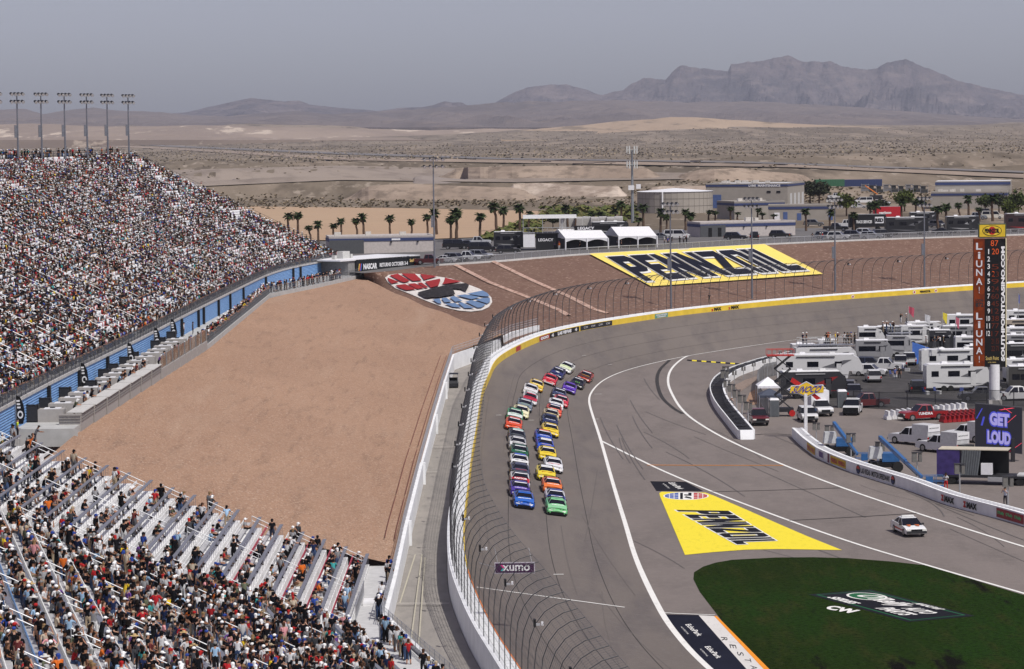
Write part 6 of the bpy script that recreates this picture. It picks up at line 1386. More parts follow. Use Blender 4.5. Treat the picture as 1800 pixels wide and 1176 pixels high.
for k, (x, y) in enumerate(((1606, 781), (1656, 795), (1703, 776))):
    t = vehicle('pickup', 'track_drying_truck', x, y, -140, (0.60, 0.60, 0.61), 'white track drying pickup with boxed bed, ' + ('left one', 'middle one', 'right one half behind the big screen')[k], 'white track drying trucks', ON, cat='truck', skip=('bed',), scale=1.05)
    mb = MB(); mb.box((0, -1.75, 1.72), (2.0, 2.3, 1.2), top=(.92, 1)); mb.build('box_body', M((0.50, 0.50, 0.51), .5), t); mb = MB(); mb.box((0, -2.92, 1.95), (1.9, .06, .75)); mb.build('rear_door', WHITE, t)
    mb = MB(); text_on(mb, 'TRACK DRYING TEAM', [(.75, -2.96, 1.9), (-.75, -2.96, 1.9), (-.75, -2.96, 2.02), (.75, -2.96, 2.02)], 0, .02); mb.build('lettering', DARK, t); mb = MB(); mb.box((0, -3.3, .75), (1.6, .9, .6)); mb.build('blower', DTRIM, t)
    if k < 1: mb = MB(); mb.tube([(-.3, -3.2, 1.0), (-.6, -3.6, 1.15), (-1.0, -3.9, .9), (-1.1, -4.1, .4), (-1.3, -4.4, .12)], .12, 7); mb.build('hose', WHITE, t)
# golf cart on the service road
p = hit(797, 681, [road]) + Vector((0, 0, .0)) if False else P(797, 682, 2.5); t = thing('utility_cart', 'black roofed utility cart parked against the white retaining wall', 'golf cart', p, math.pi)
mb = MB(); mb.box((0, 0, .5), (1.3, 2.8, .45)); mb.box((0, 1.0, .85), (1.2, .8, .35), top=(.9, .6)); mb.build('body', DARK, t); mb = MB(); mb.box((0, -.1, 1.9), (1.3, 1.9, .07)); mb.build('roof', BLACK, t); mb = MB(); mb.box((0, -.3, .85), (1.1, .5, .12)); mb.box((0, -.6, 1.1), (1.1, .1, .5)); mb.build('seat', BLACK, t)
mb = MB()
for x in (-.6, .6):
    for y in (-.95, .75): mb.cyl((x, y, .7), (x, y, 1.9), .025, n=4)
mb.build('roof_frame', STEEL, t)
for x in (-.55, .55):
    for y in (-.95, .95): o = link('wheel', wheel_mesh(.28, .2), t); o.location = (x, y, .28)
# ---- recreational vehicles
SW_ = M((0.16, 0.16, 0.17), .5, var=0)
def rv(x0, x1, yb, H, col, kind, label, group='campers parked in the infield camp', deg=0, on=None, stripe=None, deck=False, flip=False, roof=None):
    p = hit((x0 + x1) / 2, yb, on or [infield]); s = sc(p.y); L = (x1 - x0) / s / max(.5, math.cos(math.radians(deg))); t = thing({'trailer': 'camper_trailer', 'motorhome': 'motorhome', 'bus': 'motor_coach'}[kind], label, {'trailer': 'camper', 'motorhome': 'motorhome', 'bus': 'coach'}[kind], p + Vector((0, 1.25, 0)), math.radians(deg) + (math.pi if flip else 0), group)
    f = -1 if flip else 1; z0 = .55; W = 2.45; mb = MB(); e = L / 2
    if kind == 'trailer': pr = [(-e, z0), (-e, H - .15), (-e + .15, H), (e - 1.6, H), (e - .5, H - .5), (e, H - 1.5), (e, z0 + 1.0), (e - 1.9 if L > 9 else e - .3, z0 + 1.0 if L > 9 else z0), (e - 2.1 if L > 9 else e - .4, z0)]
    elif kind == 'motorhome': pr = [(-e, z0), (-e, H), (e - .9, H), (e - .2, H - .7), (e, H * .55), (e, z0)]
    else: pr = [(-e, z0 - .1), (-e, H - .1), (-e + .2, H), (e - .3, H), (e, H - .4), (e + .05, z0 - .1)]
    mb.prism(pr, -W / 2, W / 2); mb.build('body', gp_(col), t)
    mb = MB(); mb.box((-.3, 0, H + .03), (L * .86, W * .94, .07)); mb.build('roof', WHITE if roof is None else M(roof, .7), t)
    r_ = random.Random(int(x0 * 7 + yb))
    for k in range(1 + (L > 8)): mb = MB(); mb.box((-L * .2 + k * L * .35, 0, H + .2), (.9, .75, .28), top=(.8, .8)); mb.build('air_conditioner', M((0.6, 0.6, 0.6), .6) if k else WHITE, t)
    for y in (-W / 2 - .012, W / 2 + .012):
        for k in range(3): wx = -e * .7 + k * e * .55 + r_.uniform(-.2, .2); mb = MB(); mb.box((wx, y, H * .66), (1.0 + .6 * (k == 1), .03, .75)); mb.build('window', GLASS, t)
        mb = MB(); mb.box((e * .45, y * 1.005, z0 + 1.15), (.7, .03, 1.9)); mb.build('door', M(tuple(min(1, c * .9 + .02) for c in col), .5), t)
        mb = MB(); mb.box((-e * .1, y * 1.02, H - .28), (L * .45, .14, .14)); mb.build('awning', DARK if col[0] > .2 else GREY, t)
        mb = MB(); S_ = stripe or ((0.12, 0.12, 0.13) if col[0] > .2 else (0.35, 0.35, 0.36)); q = 1.01
        mb.faces([(-e * .85, y * q, z0 + .75), (-e * .1, y * q, z0 + .35), (e * .8, y * q, z0 + .5), (-e * .05, y * q, z0 + .62)], [(0, 1, 2, 3)]); mb.faces([(e * .05, y * q, H * .55), (e * .55, y * q, H * .8), (e * .75, y * q, H * .82), (e * .4, y * q, H * .52)], [(0, 1, 2, 3)]); mb.build('stripe', M(S_, .5, var=0), t)
    if kind != 'trailer': mb = MB(); mb.poly([(e + .03, -W / 2 * .9, H * .58), (e + .03, W / 2 * .9, H * .58), (e - (.18 if kind == 'bus' else .2), W / 2 * .9, H - (.5 if kind == 'bus' else .7)), (e - .2, -W / 2 * .9, H - .6)]); mb.v = [(x + .05, y, z) for x, y, z in mb.v]; mb.build('windshield', GLASS, t)
    for x in ((-e * .25, -e * .25 - .95) if kind == 'trailer' else (e * .62, -e * .5)):
        for y in (-W / 2 + .1, W / 2 - .1): mb = MB(); mb.cyl((x, y - .13, .42), (x, y + .13, .42), .42, n=12); mb.build('wheel', TYRE, t)
    if deck:
        mb = MB(); mb.box((0, 0, H + .35), (L * .9, W, .08)); 
        for x in np.linspace(-L * .44, L * .44, 9):
            for y in (-W / 2, W / 2): mb.cyl((x, y, H + .35), (x, y, H + 1.4), .03, n=4, caps=False)
        for y in (-W / 2, W / 2):
            for z in (.9, 1.4): mb.tube([(-L * .44, y, H + z), (L * .44, y, H + z)], .03, 4)
        mb.build('roof_deck', STEEL, t)
    return t, p, L
# ================================================================ PIT WALLS
def line_of(pix, n=8, z=0): return resample(catmull([P(x, y, z) for x, y in pix], n), 1.6)
pw = thing('pit_wall', 'short white pit wall filled with black tyre blocks, ending in a tapered nose', 'wall')
L1 = line_of([(1402, 626), (1373, 632), (1342, 639), (1309, 649), (1277, 660.5), (1258, 673), (1249, 686), (1248, 697), (1253, 712), (1263, 728), (1277, 746), (1297, 771.5)]); L1b = offset(L1, 2.0)
H_ = 1.05
mb = MB(); 
def wband(mb, a, b, h0=-.05, h=H_, mi=0, flip=False):
    mb.loft([[Vector((p.x, p.y, h0)), Vector((p.x, p.y, h)), Vector((q.x, q.y, h)), Vector((q.x, q.y, h0))] for p, q in zip(a, b)], mi, flip=flip)
wband(mb, L1, offset(L1, .12)); mb.build('track_side_wall', WALLW, pw)
mb = MB(); wband(mb, offset(L1, 1.75), L1b); mb.build('camp_side_wall', WALLW, pw)
mb = MB(); rq = random.Random(4); f1, f2_ = offset(L1, .13), offset(L1, 1.74)
for i in range(len(L1) - 1):
    for k in range(2):
        a = f1[i].lerp(f1[i + 1], k / 2 + .03); b = f1[i].lerp(f1[i + 1], k / 2 + .47); c = f2_[i].lerp(f2_[i + 1], k / 2 + .47); d = f2_[i].lerp(f2_[i + 1], k / 2 + .03); z = .92 + rq.uniform(-.06, .08); mb.poly([Vector((v.x, v.y, z)) for v in (a, b, c, d)][::-1])
mb.build('tyre_blocks', MG('black_rubber', [(3, 3, 3, 5, .45, .6, (0.03, 0.03, 0.032))], (0.010, 0.010, 0.011), .6), pw)
a, b = L1[-1], L1b[-1]; d = (L1[-1] - L1[-3]).normalized()
mb = MB(); mb.loft([[Vector((a.x, a.y, 0)), Vector((a.x, a.y, H_))], [a + d * .9 + (b - a) * .12, a + d * .5 + (b - a) * .12 + Vector((0, 0, H_))], [b + d * .9 - (b - a) * .12, b + d * .5 - (b - a) * .12 + Vector((0, 0, H_))], [Vector((b.x, b.y, 0)), Vector((b.x, b.y, H_))]]); mb.poly([Vector((a.x, a.y, H_)), a + d * .5 + (b - a) * .12 + Vector((0, 0, H_)), b + d * .5 - (b - a) * .12 + Vector((0, 0, H_)), Vector((b.x, b.y, H_))]); mb.build('nose', WALLW, pw)
w2 = thing('pit_road_wall', 'long white pit road wall with sponsor lettering on its track side', 'wall')
L2 = line_of([(1392, 768.5), (1407, 783), (1422, 795), (1440, 807), (1487, 827), (1533, 842), (1600, 863), (1667, 888), (1752, 911), (1800, 925), (1860, 944), (1960, 975), (2080, 1015)]); 
mb = MB(); wband(mb, L2, offset(L2, .3), -.05, 1.12); mb.build('front_face', WALLW, w2)
mb = MB(); wband(mb, offset(L2, .95), offset(L2, 1.25), -.05, 1.12); mb.build('back_face', WALLW, w2)
mb = MB(); g1, g2_ = offset(L2, .3), offset(L2, .95)
for i in range(len(L2) - 1):
    for k in (0.02, .52): q = [g1[i].lerp(g1[i + 1], k), g1[i].lerp(g1[i + 1], k + .3), g2_[i].lerp(g2_[i + 1], k + .3), g2_[i].lerp(g2_[i + 1], k)]; mb.poly([Vector((v.x, v.y, 1.1)) for v in q][::-1])
mb.build('cap_plates', WHITE, w2)
mb = MB(); mb.loft([[Vector((p.x, p.y, .55)), Vector((q.x, q.y, .55))] for p, q in zip(g1, g2_)], flip=True); mb.build('cavity', DARK, w2)
LX = [proj(p + Vector((0, 0, .5)))[0] for p in L2]
def lpt(px, z, o=-.03):
    i = float(np.interp(px, LX, np.arange(len(L2)))); k = min(int(i), len(L2) - 2); f = i - k; v = offset([L2[max(0, k - 1)], L2[k], L2[k + 1]], o)[1] if k > 0 else L2[0]; a = v + (L2[k + 1] - L2[k]) * f; return Vector((a.x, a.y, z))
def lad(x0, x1, z0, z1, mat, jobs, name='advert'):
    mats = [mat] if mat else []; mb = MB()
    if mat: mb.poly([lpt(x0, z0), lpt(x1, z0), lpt(x1, z1), lpt(x0, z1)])
    for (s, a, b, za, zb, m2, th) in jobs:
        if m2 not in mats: mats.append(m2)
        text_on(mb, s, [lpt(a, za, -.07), lpt(b, za, -.07), lpt(b, zb, -.07), lpt(a, zb, -.07)], mats.index(m2), th)
    mb.build(name, mats, w2)
lad(1419, 1433, .15, 1.0, YELLOW, [('PIRELLI', 1420, 1426, .35, .8, RED, .05), ('PIRELLI', 1427, 1432.5, .35, .8, RED, .05)]); lad(1438, 1448, .15, 1.0, WHITE, []); lad(1440, 1447, .3, .9, M((0.10, 0.06, 0.22), .5), []); lad(1455, 1458, .1, 1.02, M((0.15, 0.02, 0.06), .5), [])
lad(1460, 1487, .15, 1.0, YELLOW, [('PIRELLI', 1461.5, 1472, .35, .8, RED, .05), ('PIRELLI', 1474.5, 1485.5, .35, .8, RED, .05)])
lad(0, 0, 0, 0, None, [('LAS VEGAS  MOTOR SPEEDWAY', 1514, 1565, .28, .85, DARK, .03), ('z', 1655, 1660, .25, .85, RED, .05), ('MAX', 1661, 1678, .25, .85, DARK, .06), ('z', 1694, 1699, .25, .85, RED, .05), ('MAX', 1700, 1718, .25, .85, DARK, .06)], 'advert_lettering')
for x in (1509, 1570):
    mb = MB(); mb.poly([lpt(x + 3.6 * math.cos(a / 8 * math.pi), .56 + .46 * math.sin(a / 8 * math.pi), -.04) for a in range(16)], 0); mb.poly([lpt(x + 2.9 * math.cos(a / 8 * math.pi), .62 + .33 * math.sin(a / 8 * math.pi), -.06) for a in range(9)], 1); mb.poly([lpt(x + 2.9 * math.cos(a / 8 * math.pi), .5 + .33 * math.sin(a / 8 * math.pi), -.06) for a in range(8, 17)], 2); mb.build('oval_badge', [DARK, RED, NAVY], w2)
lad(1752, 1800, .15, 1.0, M((0.28, 0.03, 0.04), .5), [("O'Reilly", 1754, 1766, .38, .78, M((0.1, 0.5, 0.2), .5), .04), ("O'Reilly", 1769, 1781, .38, .78, M((0.1, 0.5, 0.2), .5), .04), ("O'Reilly", 1784, 1796, .38, .78, M((0.1, 0.5, 0.2), .5), .04)])
# signal posts along the pit walls
sp_ = [(1372, 636, 18), (1355, 643, 18), (1343, 652, 20), (1325, 659, 22), (1307, 668, 24), (1291, 677, 26), (1276, 682, 38), (1274, 695, 45), (1278, 708, 40), (1286, 717, 42), (1295, 729, 44), (1304.5, 738, 44), (1315.5, 752, 46), (1435, 783, 40), (1458, 796, 49), (1496, 812, 51), (1547, 828, 52), (1612, 850, 56), (1687, 872, 58), (1772, 896, 60)]
def sigpost():
    t = thing('signal_post', '', 'signal light', (0, 0, 0), 0, 'signal posts behind the pit walls'); mb = MB(); mb.cyl((0, 0, 0), (0, 0, 2.2), .07, n=6); mb.build('pole', GREY, t)
    mb = MB(); mb.box((-.26, 0, 2.5), (.42, .5, .9)); mb.box((.3, .05, 2.46), (.3, .55, .8)); mb.build('signal_box', M((0.15, 0.145, 0.135), .6), t); mb = MB(); mb.box((-.2, -.21, 2.68), (.22, .03, .2)); mb.box((-.2, -.21, 2.4), (.22, .03, .2)); mb.build('lens', DARK, t); mb = MB(); mb.box((0, 0, 2.98), (1.0, .6, .06)); mb.build('hood_plate', DTRIM, t); return t
s0 = sigpost()
names = [nth(13, k, 'at the far end of', 'at the nose of') for k in range(13)]
for k, (x, y, h) in enumerate(sp_):
    p = P(x, y, 0); lab = 'grey signal post with lamp boxes, ' + (('at the far end of the short pit wall' if k == 0 else 'nearest the nose of the short pit wall' if k == 12 else nth(13, k, 'the far end', 'the nose') + ' of the short pit wall') if k < 13 else nth(7, k - 13, 'leftmost', 'rightmost').replace('leftmost', 'left' if False else 'leftmost') + ' along the pit road wall')
    r = s0 if k == 0 else dup(s0, p); r.location = p; r['label'] = lab; v = h / sc(p.y) / 3.0; r.scale = (v, v, v)
# ================================================================ INFIELD SIGNS AND EQUIPMENT
p = P(1416.5, 770, 0); s = sc(p.y); t = thing('fuel_sign', 'yellow and blue SUNOCO sign with a red arrow on a tall white pole', 'sign', p)
def su(x, y, dy=0): return ((x - 1416.5) / s, dy, (770 - y) / s)
mb = MB(); mb.cyl((-.09, 0, 0), (-.09, 0, 5.2), .11, n=8); mb.cyl((.09, 0, 0), (.09, 0, 5.2), .11, n=8); mb.build('pole', WHITE, t)
def plate(name, pts, y0, y1, mat):
    mb = MB(); q = [(*su(x, y)[::2],) for x, y in pts]; mb.prism([(a, b) for a, b in q], y0, y1); return mb.build(name, mat, t, fix=True)
def zs(x, y): return (1340 + x / 6.92, 570 + y / 6.92)
plate('arrow', [zs(x, y) for x, y in ((370, 640), (460, 700), (720, 900), (665, 920), (600, 860), (345, 690))], .14, .2, RED)
plate('white_outline', [zs(x, y) for x, y in ((540, 688), (625, 735), (745, 730), (752, 752), (780, 775), (752, 800), (735, 835), (640, 840), (540, 888), (445, 842), (345, 832), (335, 805), (300, 785), (340, 760), (355, 738), (450, 735))], .02, .12, WHITE)
plate('blue_plate', [zs(x, y) for x, y in ((540, 697), (622, 742), (733, 740), (740, 765), (765, 778), (740, 792), (722, 825), (635, 830), (540, 877), (450, 832), (355, 822), (347, 798), (318, 785), (350, 772), (368, 746), (455, 742))], -.02, .02, M((0.04, 0.045, 0.20), .4))
plate('yellow_diamond', [zs(x, y) for x, y in ((540, 702), (640, 750), (748, 750), (748, 828), (640, 826), (540, 868), (440, 826), (338, 828), (350, 750), (440, 750))], -.06, -.02, M((0.75, 0.50, 0.03), .4))
mb = MB(); text_on(mb, 'SUNOCO', [su(*zs(350, 818), -.08), su(*zs(715, 812), -.08), su(*zs(735, 757), -.08), su(*zs(375, 757), -.08)], 0, .0, .1); mb = MB(); text_on(mb, 'SUNOCO', [su(*zs(350, 826), -.1), su(*zs(718, 822), -.1), su(*zs(742, 746), -.1), su(*zs(374, 746), -.1)], 0, .02, .1); mb.build('lettering', M((0.05, 0.05, 0.30), .4, var=0), t)
# scoring pylon
p = P(1748, 712, 0); s = sc(p.y); pl = thing('scoring_pylon', 'tall scoring pylon with LiUNA panel, numbered positions and yellow PENNZOIL top', 'scoreboard', p)
def pu(x, y, dy=0): return ((x - 1748) / s, dy, (712 - y) / s)
def pbox(name, x0, x1, ya, yb, y0, y1, mat, par=pl):
    a, b = pu(x0, yb), pu(x1, ya); mb = MB(); mb.box(((a[0] + b[0]) / 2, (y0 + y1) / 2, (a[2] + b[2]) / 2), (b[0] - a[0], y1 - y0, b[2] - a[2])); return mb.build(name, mat, par)
mb = MB(); mb.cyl((0, 0, 0), pu(1748, 640), .68, n=20); mb.build('column', WHITE, pl); mb = MB(); mb.box((0, 0, .35), (1.7, 1.7, .7)); mb.build('footing', CONC, pl)
ADW = MG('orange_checks', [(1.1, 1.1, 1.1, 0, .47, .53, (0.20, 0.035, 0.006))], (0.14, 0.025, 0.006), .5)
pbox('orange_panel', 1711, 1730, 418, 643, -.35, .35, ADW); pbox('led_panel', 1730, 1757.5, 418, 644, -.3, .3, M((0.006, 0.006, 0.007), .4, var=0))
mb = MB(); a = pu(1757.5, 644); b = pu(1757.5, 418); d = 1.0; mb.faces([(a[0], -.3, a[2]), (a[0] + (11 / s), .35, a[2] - .1), (b[0] + (11 / s), .35, b[2]), (b[0], -.3, b[2])], [(0, 1, 2, 3)]); mb.build('side_panel', BLACK, pl); pbox('edge_strip', 1768.5, 1770, 418, 645, .2, .5, M((0.75, 0.68, 0.45), .5))
def vtext(items, name, mat, y=-.37, th=.03, par=pl):
    mb = MB()
    for (ch, x0, x1, ya, yb) in items:
        if ch in ('i', '1', 'I', '!'): xm = (x0 + x1) / 2; x0, x1 = xm - (x1 - x0) * .2, xm + (x1 - x0) * .2
        text_on(mb, ch, [pu(x0, yb, y), pu(x1, yb, y), pu(x1, ya, y), pu(x0, ya, y)], 0, th)
    return mb.build(name, mat, par)
SIL = M((0.62, 0.62, 0.66), .4, var=0)
it = [(ch, 1715, 1726, y, y + 12) for ch, y in zip('LiUNA', (425, 441, 456, 471, 487))] + [('!', 1719, 1722, 502, 514)] + [(ch, 1715, 1726, y, y + 12) for ch, y in zip('LiUNA', (548, 563, 579, 594, 609))] + [('!', 1719, 1722, 624, 636)]
vtext(it, 'panel_lettering', SIL, -.37, .02); vtext([('LOCAL', 1714, 1728, 524, 528.5), ('872', 1714, 1728, 530, 538)], 'small_lettering', DARK, -.37, .04)
vtext([(str(n_), 1733.5 if n_ > 9 else 1735, 1739.5, 436 + 13.1 * (n_ - 1), 445 + 13.1 * (n_ - 1)) for n_ in range(1, 13)], 'position_numbers', M((0.75, 0.75, 0.75), .4, var=0), -.33, .02)
LEDO = M((0.6, 0.09, 0.015), .4, var=0, emit=.4); LEDD = M((0.12, 0.02, 0.006), .4, var=0, emit=.25)
vtext([('87', 1741, 1754, 421, 431), ('20', 1743, 1755, 435.5, 445.5), ('2', 1743, 1748, 475, 485)], 'lit_digits', LEDO, -.33, -.01)
vtext([(n_, 1742, 1755, y, y + 9) for n_, y in zip(('5', '23', '9', '24', '60', '45', '12', '38', '77', '17', '21 35', '22 71'), (463, 476, 489, 502, 515, 528, 541, 554, 567, 581, 594, 607))], 'dim_digits', LEDD, -.33, -.01)
vtext([('South Point', 1732, 1755, 625, 632), ('HOTEL CASINO', 1736, 1750, 635, 637)], 'casino_lettering', M((0.6, 0.45, 0.15), .4, var=0), -.33, .01)
mb = MB(); q0, q1 = pu(1759, 634), pu(1767, 634); top_ = pu(1759, 432)
text_on(mb, 'SOUTHPOINTCASINO.COM', [(q1[0], .3, q1[2] - .06), (q1[0], .3, top_[2]), (q0[0], -.28, top_[2]), (q0[0], -.28, q0[2])], 0, .05); mb.v = [(x + .01, y - .03, z) for x, y, z in mb.v]; mb.build('vertical_lettering', WHITE, pl)
pbox('top_sign', 1720, 1768, 392, 416, -.4, .5, M((0.06, 0.09, 0.05), .5)); pbox('top_panel', 1721, 1766, 393.5, 414.5, -.45, -.4, M((0.66, 0.46, 0.03), .4))
mb = MB(); cx, cz = pu(1743, 404)[0], pu(1743, 404)[2]
mb.poly([(cx + 17 / s * math.cos(a / 16 * math.pi), -.47, cz + 9.3 / s * math.sin(a / 16 * math.pi)) for a in range(32)], 0); mb.poly([(cx + 15.8 / s * math.cos(a / 16 * math.pi), -.48, cz + 8.2 / s * math.sin(a / 16 * math.pi)) for a in range(32)], 1)
mb.poly([(cx + 6.5 / s * math.cos(a / 6 * math.pi), -.485, cz + 7.5 / s * math.sin(a / 6 * math.pi)) for a in range(12)], 2); mb.build('oval', [BLACK, M((0.72, 0.52, 0.04), .4), RED], pl)
vtext([('PENNZOIL', 1730, 1756, 400, 408)], 'top_lettering', BLACK, -.5, .06)
# big screen
p = P(1758, 812, 0); s = sc(p.y); bs = thing('video_screen', 'large video screen showing GET LOUD in glowing letters', 'screen', p)
def bu(x, y, dy=0): return ((x - 1758) / s, dy, (812 - y) / s)
c4 = [bu(1712, 786, -.6), bu(1799, 800, .6), bu(1799, 716.5, .6), bu(1712, 706, -.6)]
mb = MB(); f4 = [Vector(v) for v in c4]; bk4 = [v + Vector((.1, .5, 0)) for v in f4]; mb.faces(f4 + bk4, ((0, 1, 2, 3), (7, 6, 5, 4), (0, 4, 5, 1), (1, 5, 6, 2), (2, 6, 7, 3), (3, 7, 4, 0))); mb.build('cabinet', M((0.05, 0.05, 0.055), .6), bs)
def sq(u, v, o=.02): return bil(c4, u, v) + Vector((0, -o, 0))
mb = MB(); mb.poly([sq(.01, .015), sq(.99, .015), sq(.99, .985), sq(.01, .985)]); mb.build('screen', M((0.012, 0.012, 0.018), .3, var=0, emit=.6), bs)
GLB = M((0.05, 0.06, 0.45), .4, var=0, emit=.3); GLW = M((0.28, 0.26, 0.55), .4, var=0, emit=.35); GLR = M((0.75, 0.06, 0.10), .4, var=0, emit=.5)
mb = MB(); text_on(mb, 'LOUD', [sq(.24, .13, .04), sq(.77, .13, .04), sq(.77, .46, .04), sq(.24, .46, .04)], 0, .10); text_on(mb, 'GET', [sq(.29, .52, .04), sq(.74, .52, .04), sq(.74, .86, .04), sq(.29, .86, .04)], 0, .09); mb.build('letter_glow', GLB, bs)
mb = MB(); text_on(mb, 'LOUD', [sq(.26, .16, .07), sq(.75, .16, .07), sq(.75, .43, .07), sq(.26, .43, .07)], 0, .06); text_on(mb, 'GET', [sq(.31, .55, .07), sq(.72, .55, .07), sq(.72, .83, .07), sq(.31, .83, .07)], 0, .06); mb.build('screen_lettering', GLW, bs)
mb = MB()
for (u0, v0, u1, v1, w_) in ((.02, .66, .14, .9, .012), (.12, .52, .17, .72, .02), (.50, .9, .78, .97, .03), (.66, .62, .86, .82, .006), (.72, .02, .98, .24, .006), (.60, .95, .76, .86, .012)):
    mb.poly([sq(u0, v0, .03), sq(u0 + w_ * 2, v0, .03), sq(u1 + w_ * 2, v1, .03), sq(u1, v1, .03)], 0 if u0 < .3 else 1)
mb.build('light_streaks', [GLB, GLR], bs)
mb = MB(); mb.box(bu(1768, 815), (.5, .5, 3.2)); mb.box((bu(1768, 815)[0] + .8, .2, 1.2), (.4, .4, 2.6)); mb.build('mast', DARK, bs)
# flatbed show trailer
p = P(1735, 853, 0); s = sc(p.y); tr = thing('stage_trailer', 'open sided show trailer with purple end panel, grey curtain and flatbed', 'trailer', p)
R = math.radians(-17); tr.rotation_euler = (0, 0, R); tr.scale = (1, 1, .76); tr.location.y += 1.5
mb = MB(); mb.box((0, 0, 1.1), (9.2, 2.6, .3)); mb.build('flatbed', DARK, tr); mb = MB(); mb.box((-3.5, 0, 2.9), (2.3, 2.5, 3.4)); mb.build('end_box', M((0.045, 0.03, 0.13), .5, var=.3, scale=1.5), tr)
mb = MB(); mb.box((-1.0, 0, 4.65), (7.0, 2.6, .1)); mb.build('roof', M((0.5, 0.45, 0.36), .7), tr)
mb = MB()
for k in range(8): mb.cyl((-2.2 + k * .22, -1.2, 1.25), (-2.0 + k * .24, -1.2, 4.6), .13, n=6)
mb.build('curtain', M((0.11, 0.12, 0.13), .8), tr); mb = MB(); mb.box((.2, 1.2, 2.9), (4.2, .1, 3.4)); mb.build('back_panel', BLACK, tr)
mb = MB(); mb.box((.35, -.8, 2.1), (1.1, .8, 1.5)); mb.build('generator', WHITE, tr)
for x in (-3.2, 2.7, 3.7): mb = MB(); mb.cyl((x, -1.25, .48), (x, 1.25, .48), .48, n=12); mb.build('axle_wheels', TYRE, tr)
mb = MB(); mb.box((1.3, -1.25, .8), (1.6, .3, .6)); mb.build('tool_box', GREY, tr); mb = MB(); mb.box((4.4, -.2, 1.35), (2.0, 2.0, .25)); mb.build('ramp', M((0.5, 0.5, 0.5), .5), tr)
# boom lifts
BLU = M((0.03, 0.11, 0.28), .4, var=.1)
def lift(x, y, lab, sx, tipx, tipy):
    p = P(x, y, 0); s = sc(p.y); t = thing('boom_lift', lab, 'boom lift', p, 0, 'blue boom lifts behind the pit road wall')
    mb = MB(); mb.box((0, 0, .75), (3.0, 1.9, .5)); mb.build('chassis', BLACK, t)
    for a in (-1.2, 1.2):
        for b in (-1.0, 1.0): mb = MB(); mb.cyl((a, b - .2, .55), (a, b + .2, .55), .55, n=14); mb.build('wheel', TYRE, t)
    mb = MB(); mb.box((.5, 0, 1.5), (1.8, 1.7, .9)); mb.build('turntable', BLU, t); mb = MB(); mb.box((-1.0, 0, 2.0), (1.5, 1.6, 1.2), top=(.8, .8)); mb.build('engine_hood', M((0.45, 0.46, 0.47), .5), t)
    a = Vector((-.6, -.4, 3.6)); e = P(tipx, tipy, 1.2) - p
    d = (e - a); n_ = d.normalized(); u = Vector((0, 0, 1)).cross(n_).normalized() * .17; v = n_.cross(u).normalized() * .2
    for nm, f0, f1, k, m_ in (('lower_boom', 0, .62, 1.0, BLU), ('upper_boom', .4, 1.0, .7, BLU), ('boom_rail', .05, .9, .3, BLACK)):
        q = [a + d * f + (u * sx_ + v * sy_) * k + (v * -1.3 if nm == 'boom_rail' else Vector()) for f in (f0, f1) for sx_, sy_ in ((-1, -1), (1, -1), (1, 1), (-1, 1))]; mb = MB(); mb.faces(q, ((3, 2, 1, 0), (4, 5, 6, 7), (0, 1, 5, 4), (1, 2, 6, 5), (2, 3, 7, 6), (3, 0, 4, 7))); mb.build(nm, m_, t)
    mb = MB(); b0 = e + Vector((1.0, 0, -1.0)); mb.box(b0 + Vector((0, 0, .05)), (2.4, 1.0, .08))
    for x_ in (-1.2, -.4, .4, 1.2):
        for y_ in (-.5, .5): mb.cyl(b0 + Vector((x_, y_, 0)), b0 + Vector((x_, y_, 1.1)), .03, n=4)
    for z_ in (.55, 1.1):
        for y_ in (-.5, .5): mb.tube([b0 + Vector((-1.2, y_, z_)), b0 + Vector((1.2, y_, z_))], .03, 4)
    mb.box(b0 + Vector((-.3, -.5, .7)), (.7, .2, .7)); mb.build('basket', BLU, t)
lift(1475, 800, 'blue boom lift with grey engine cover, left one behind the pit road wall', 1, 1507, 798); lift(1556, 828, 'blue boom lift with long lowered boom, right one behind the pit road wall', 1, 1620, 838)
# scissor lift with red platform and others
p = P(1376, 731, 0); s = sc(p.y); t = thing('scissor_lift', 'tall black scissor lift with a red work platform beside the white fence tent', 'scissor lift', p)
mb = MB(); mb.box((0, 0, .8), (2.6, 1.6, .5)); mb.build('chassis', DARK, t)
for a in (-1.1, 1.1):
    for b in (-.8, .8): mb = MB(); mb.cyl((a, b - .15, .4), (a, b + .15, .4), .4, n=12); mb.build('wheel', RED if b < 0 else TYRE, t)
mb = MB()
for k in range(4):
    z = 1.0 + k * 1.65
    for b in (-.6, .6): mb.tube([(-1.0, b, z), (1.0, b, z + 1.65)], .07, 4); mb.tube([(1.0, b, z), (-1.0, b, z + 1.65)], .07, 4)

for z in np.arange(1.0, 7.7, .825): mb.cyl((0, -.62, z), (0, .62, z), .05, n=4); mb.cyl((-1, -.62, z), (-1, .62, z), .04, n=4) if abs((z - 1) % 1.65) < .1 else None
mb.build('scissor_arms', DARK, t); mb = MB(); mb.box((-.3, 0, 7.65), (3.4, 1.6, .14))
for x_ in np.linspace(-2, 1.4, 6):
    for y_ in (-.8, .8): mb.cyl((x_, y_, 7.7), (x_, y_, 8.4), .03, n=4)
for y_ in (-.8, .8): mb.tube([(-2, y_, 8.4), (1.4, y_, 8.4)], .04, 4)
mb.build('platform', M((0.40, 0.04, 0.03), .5), t)
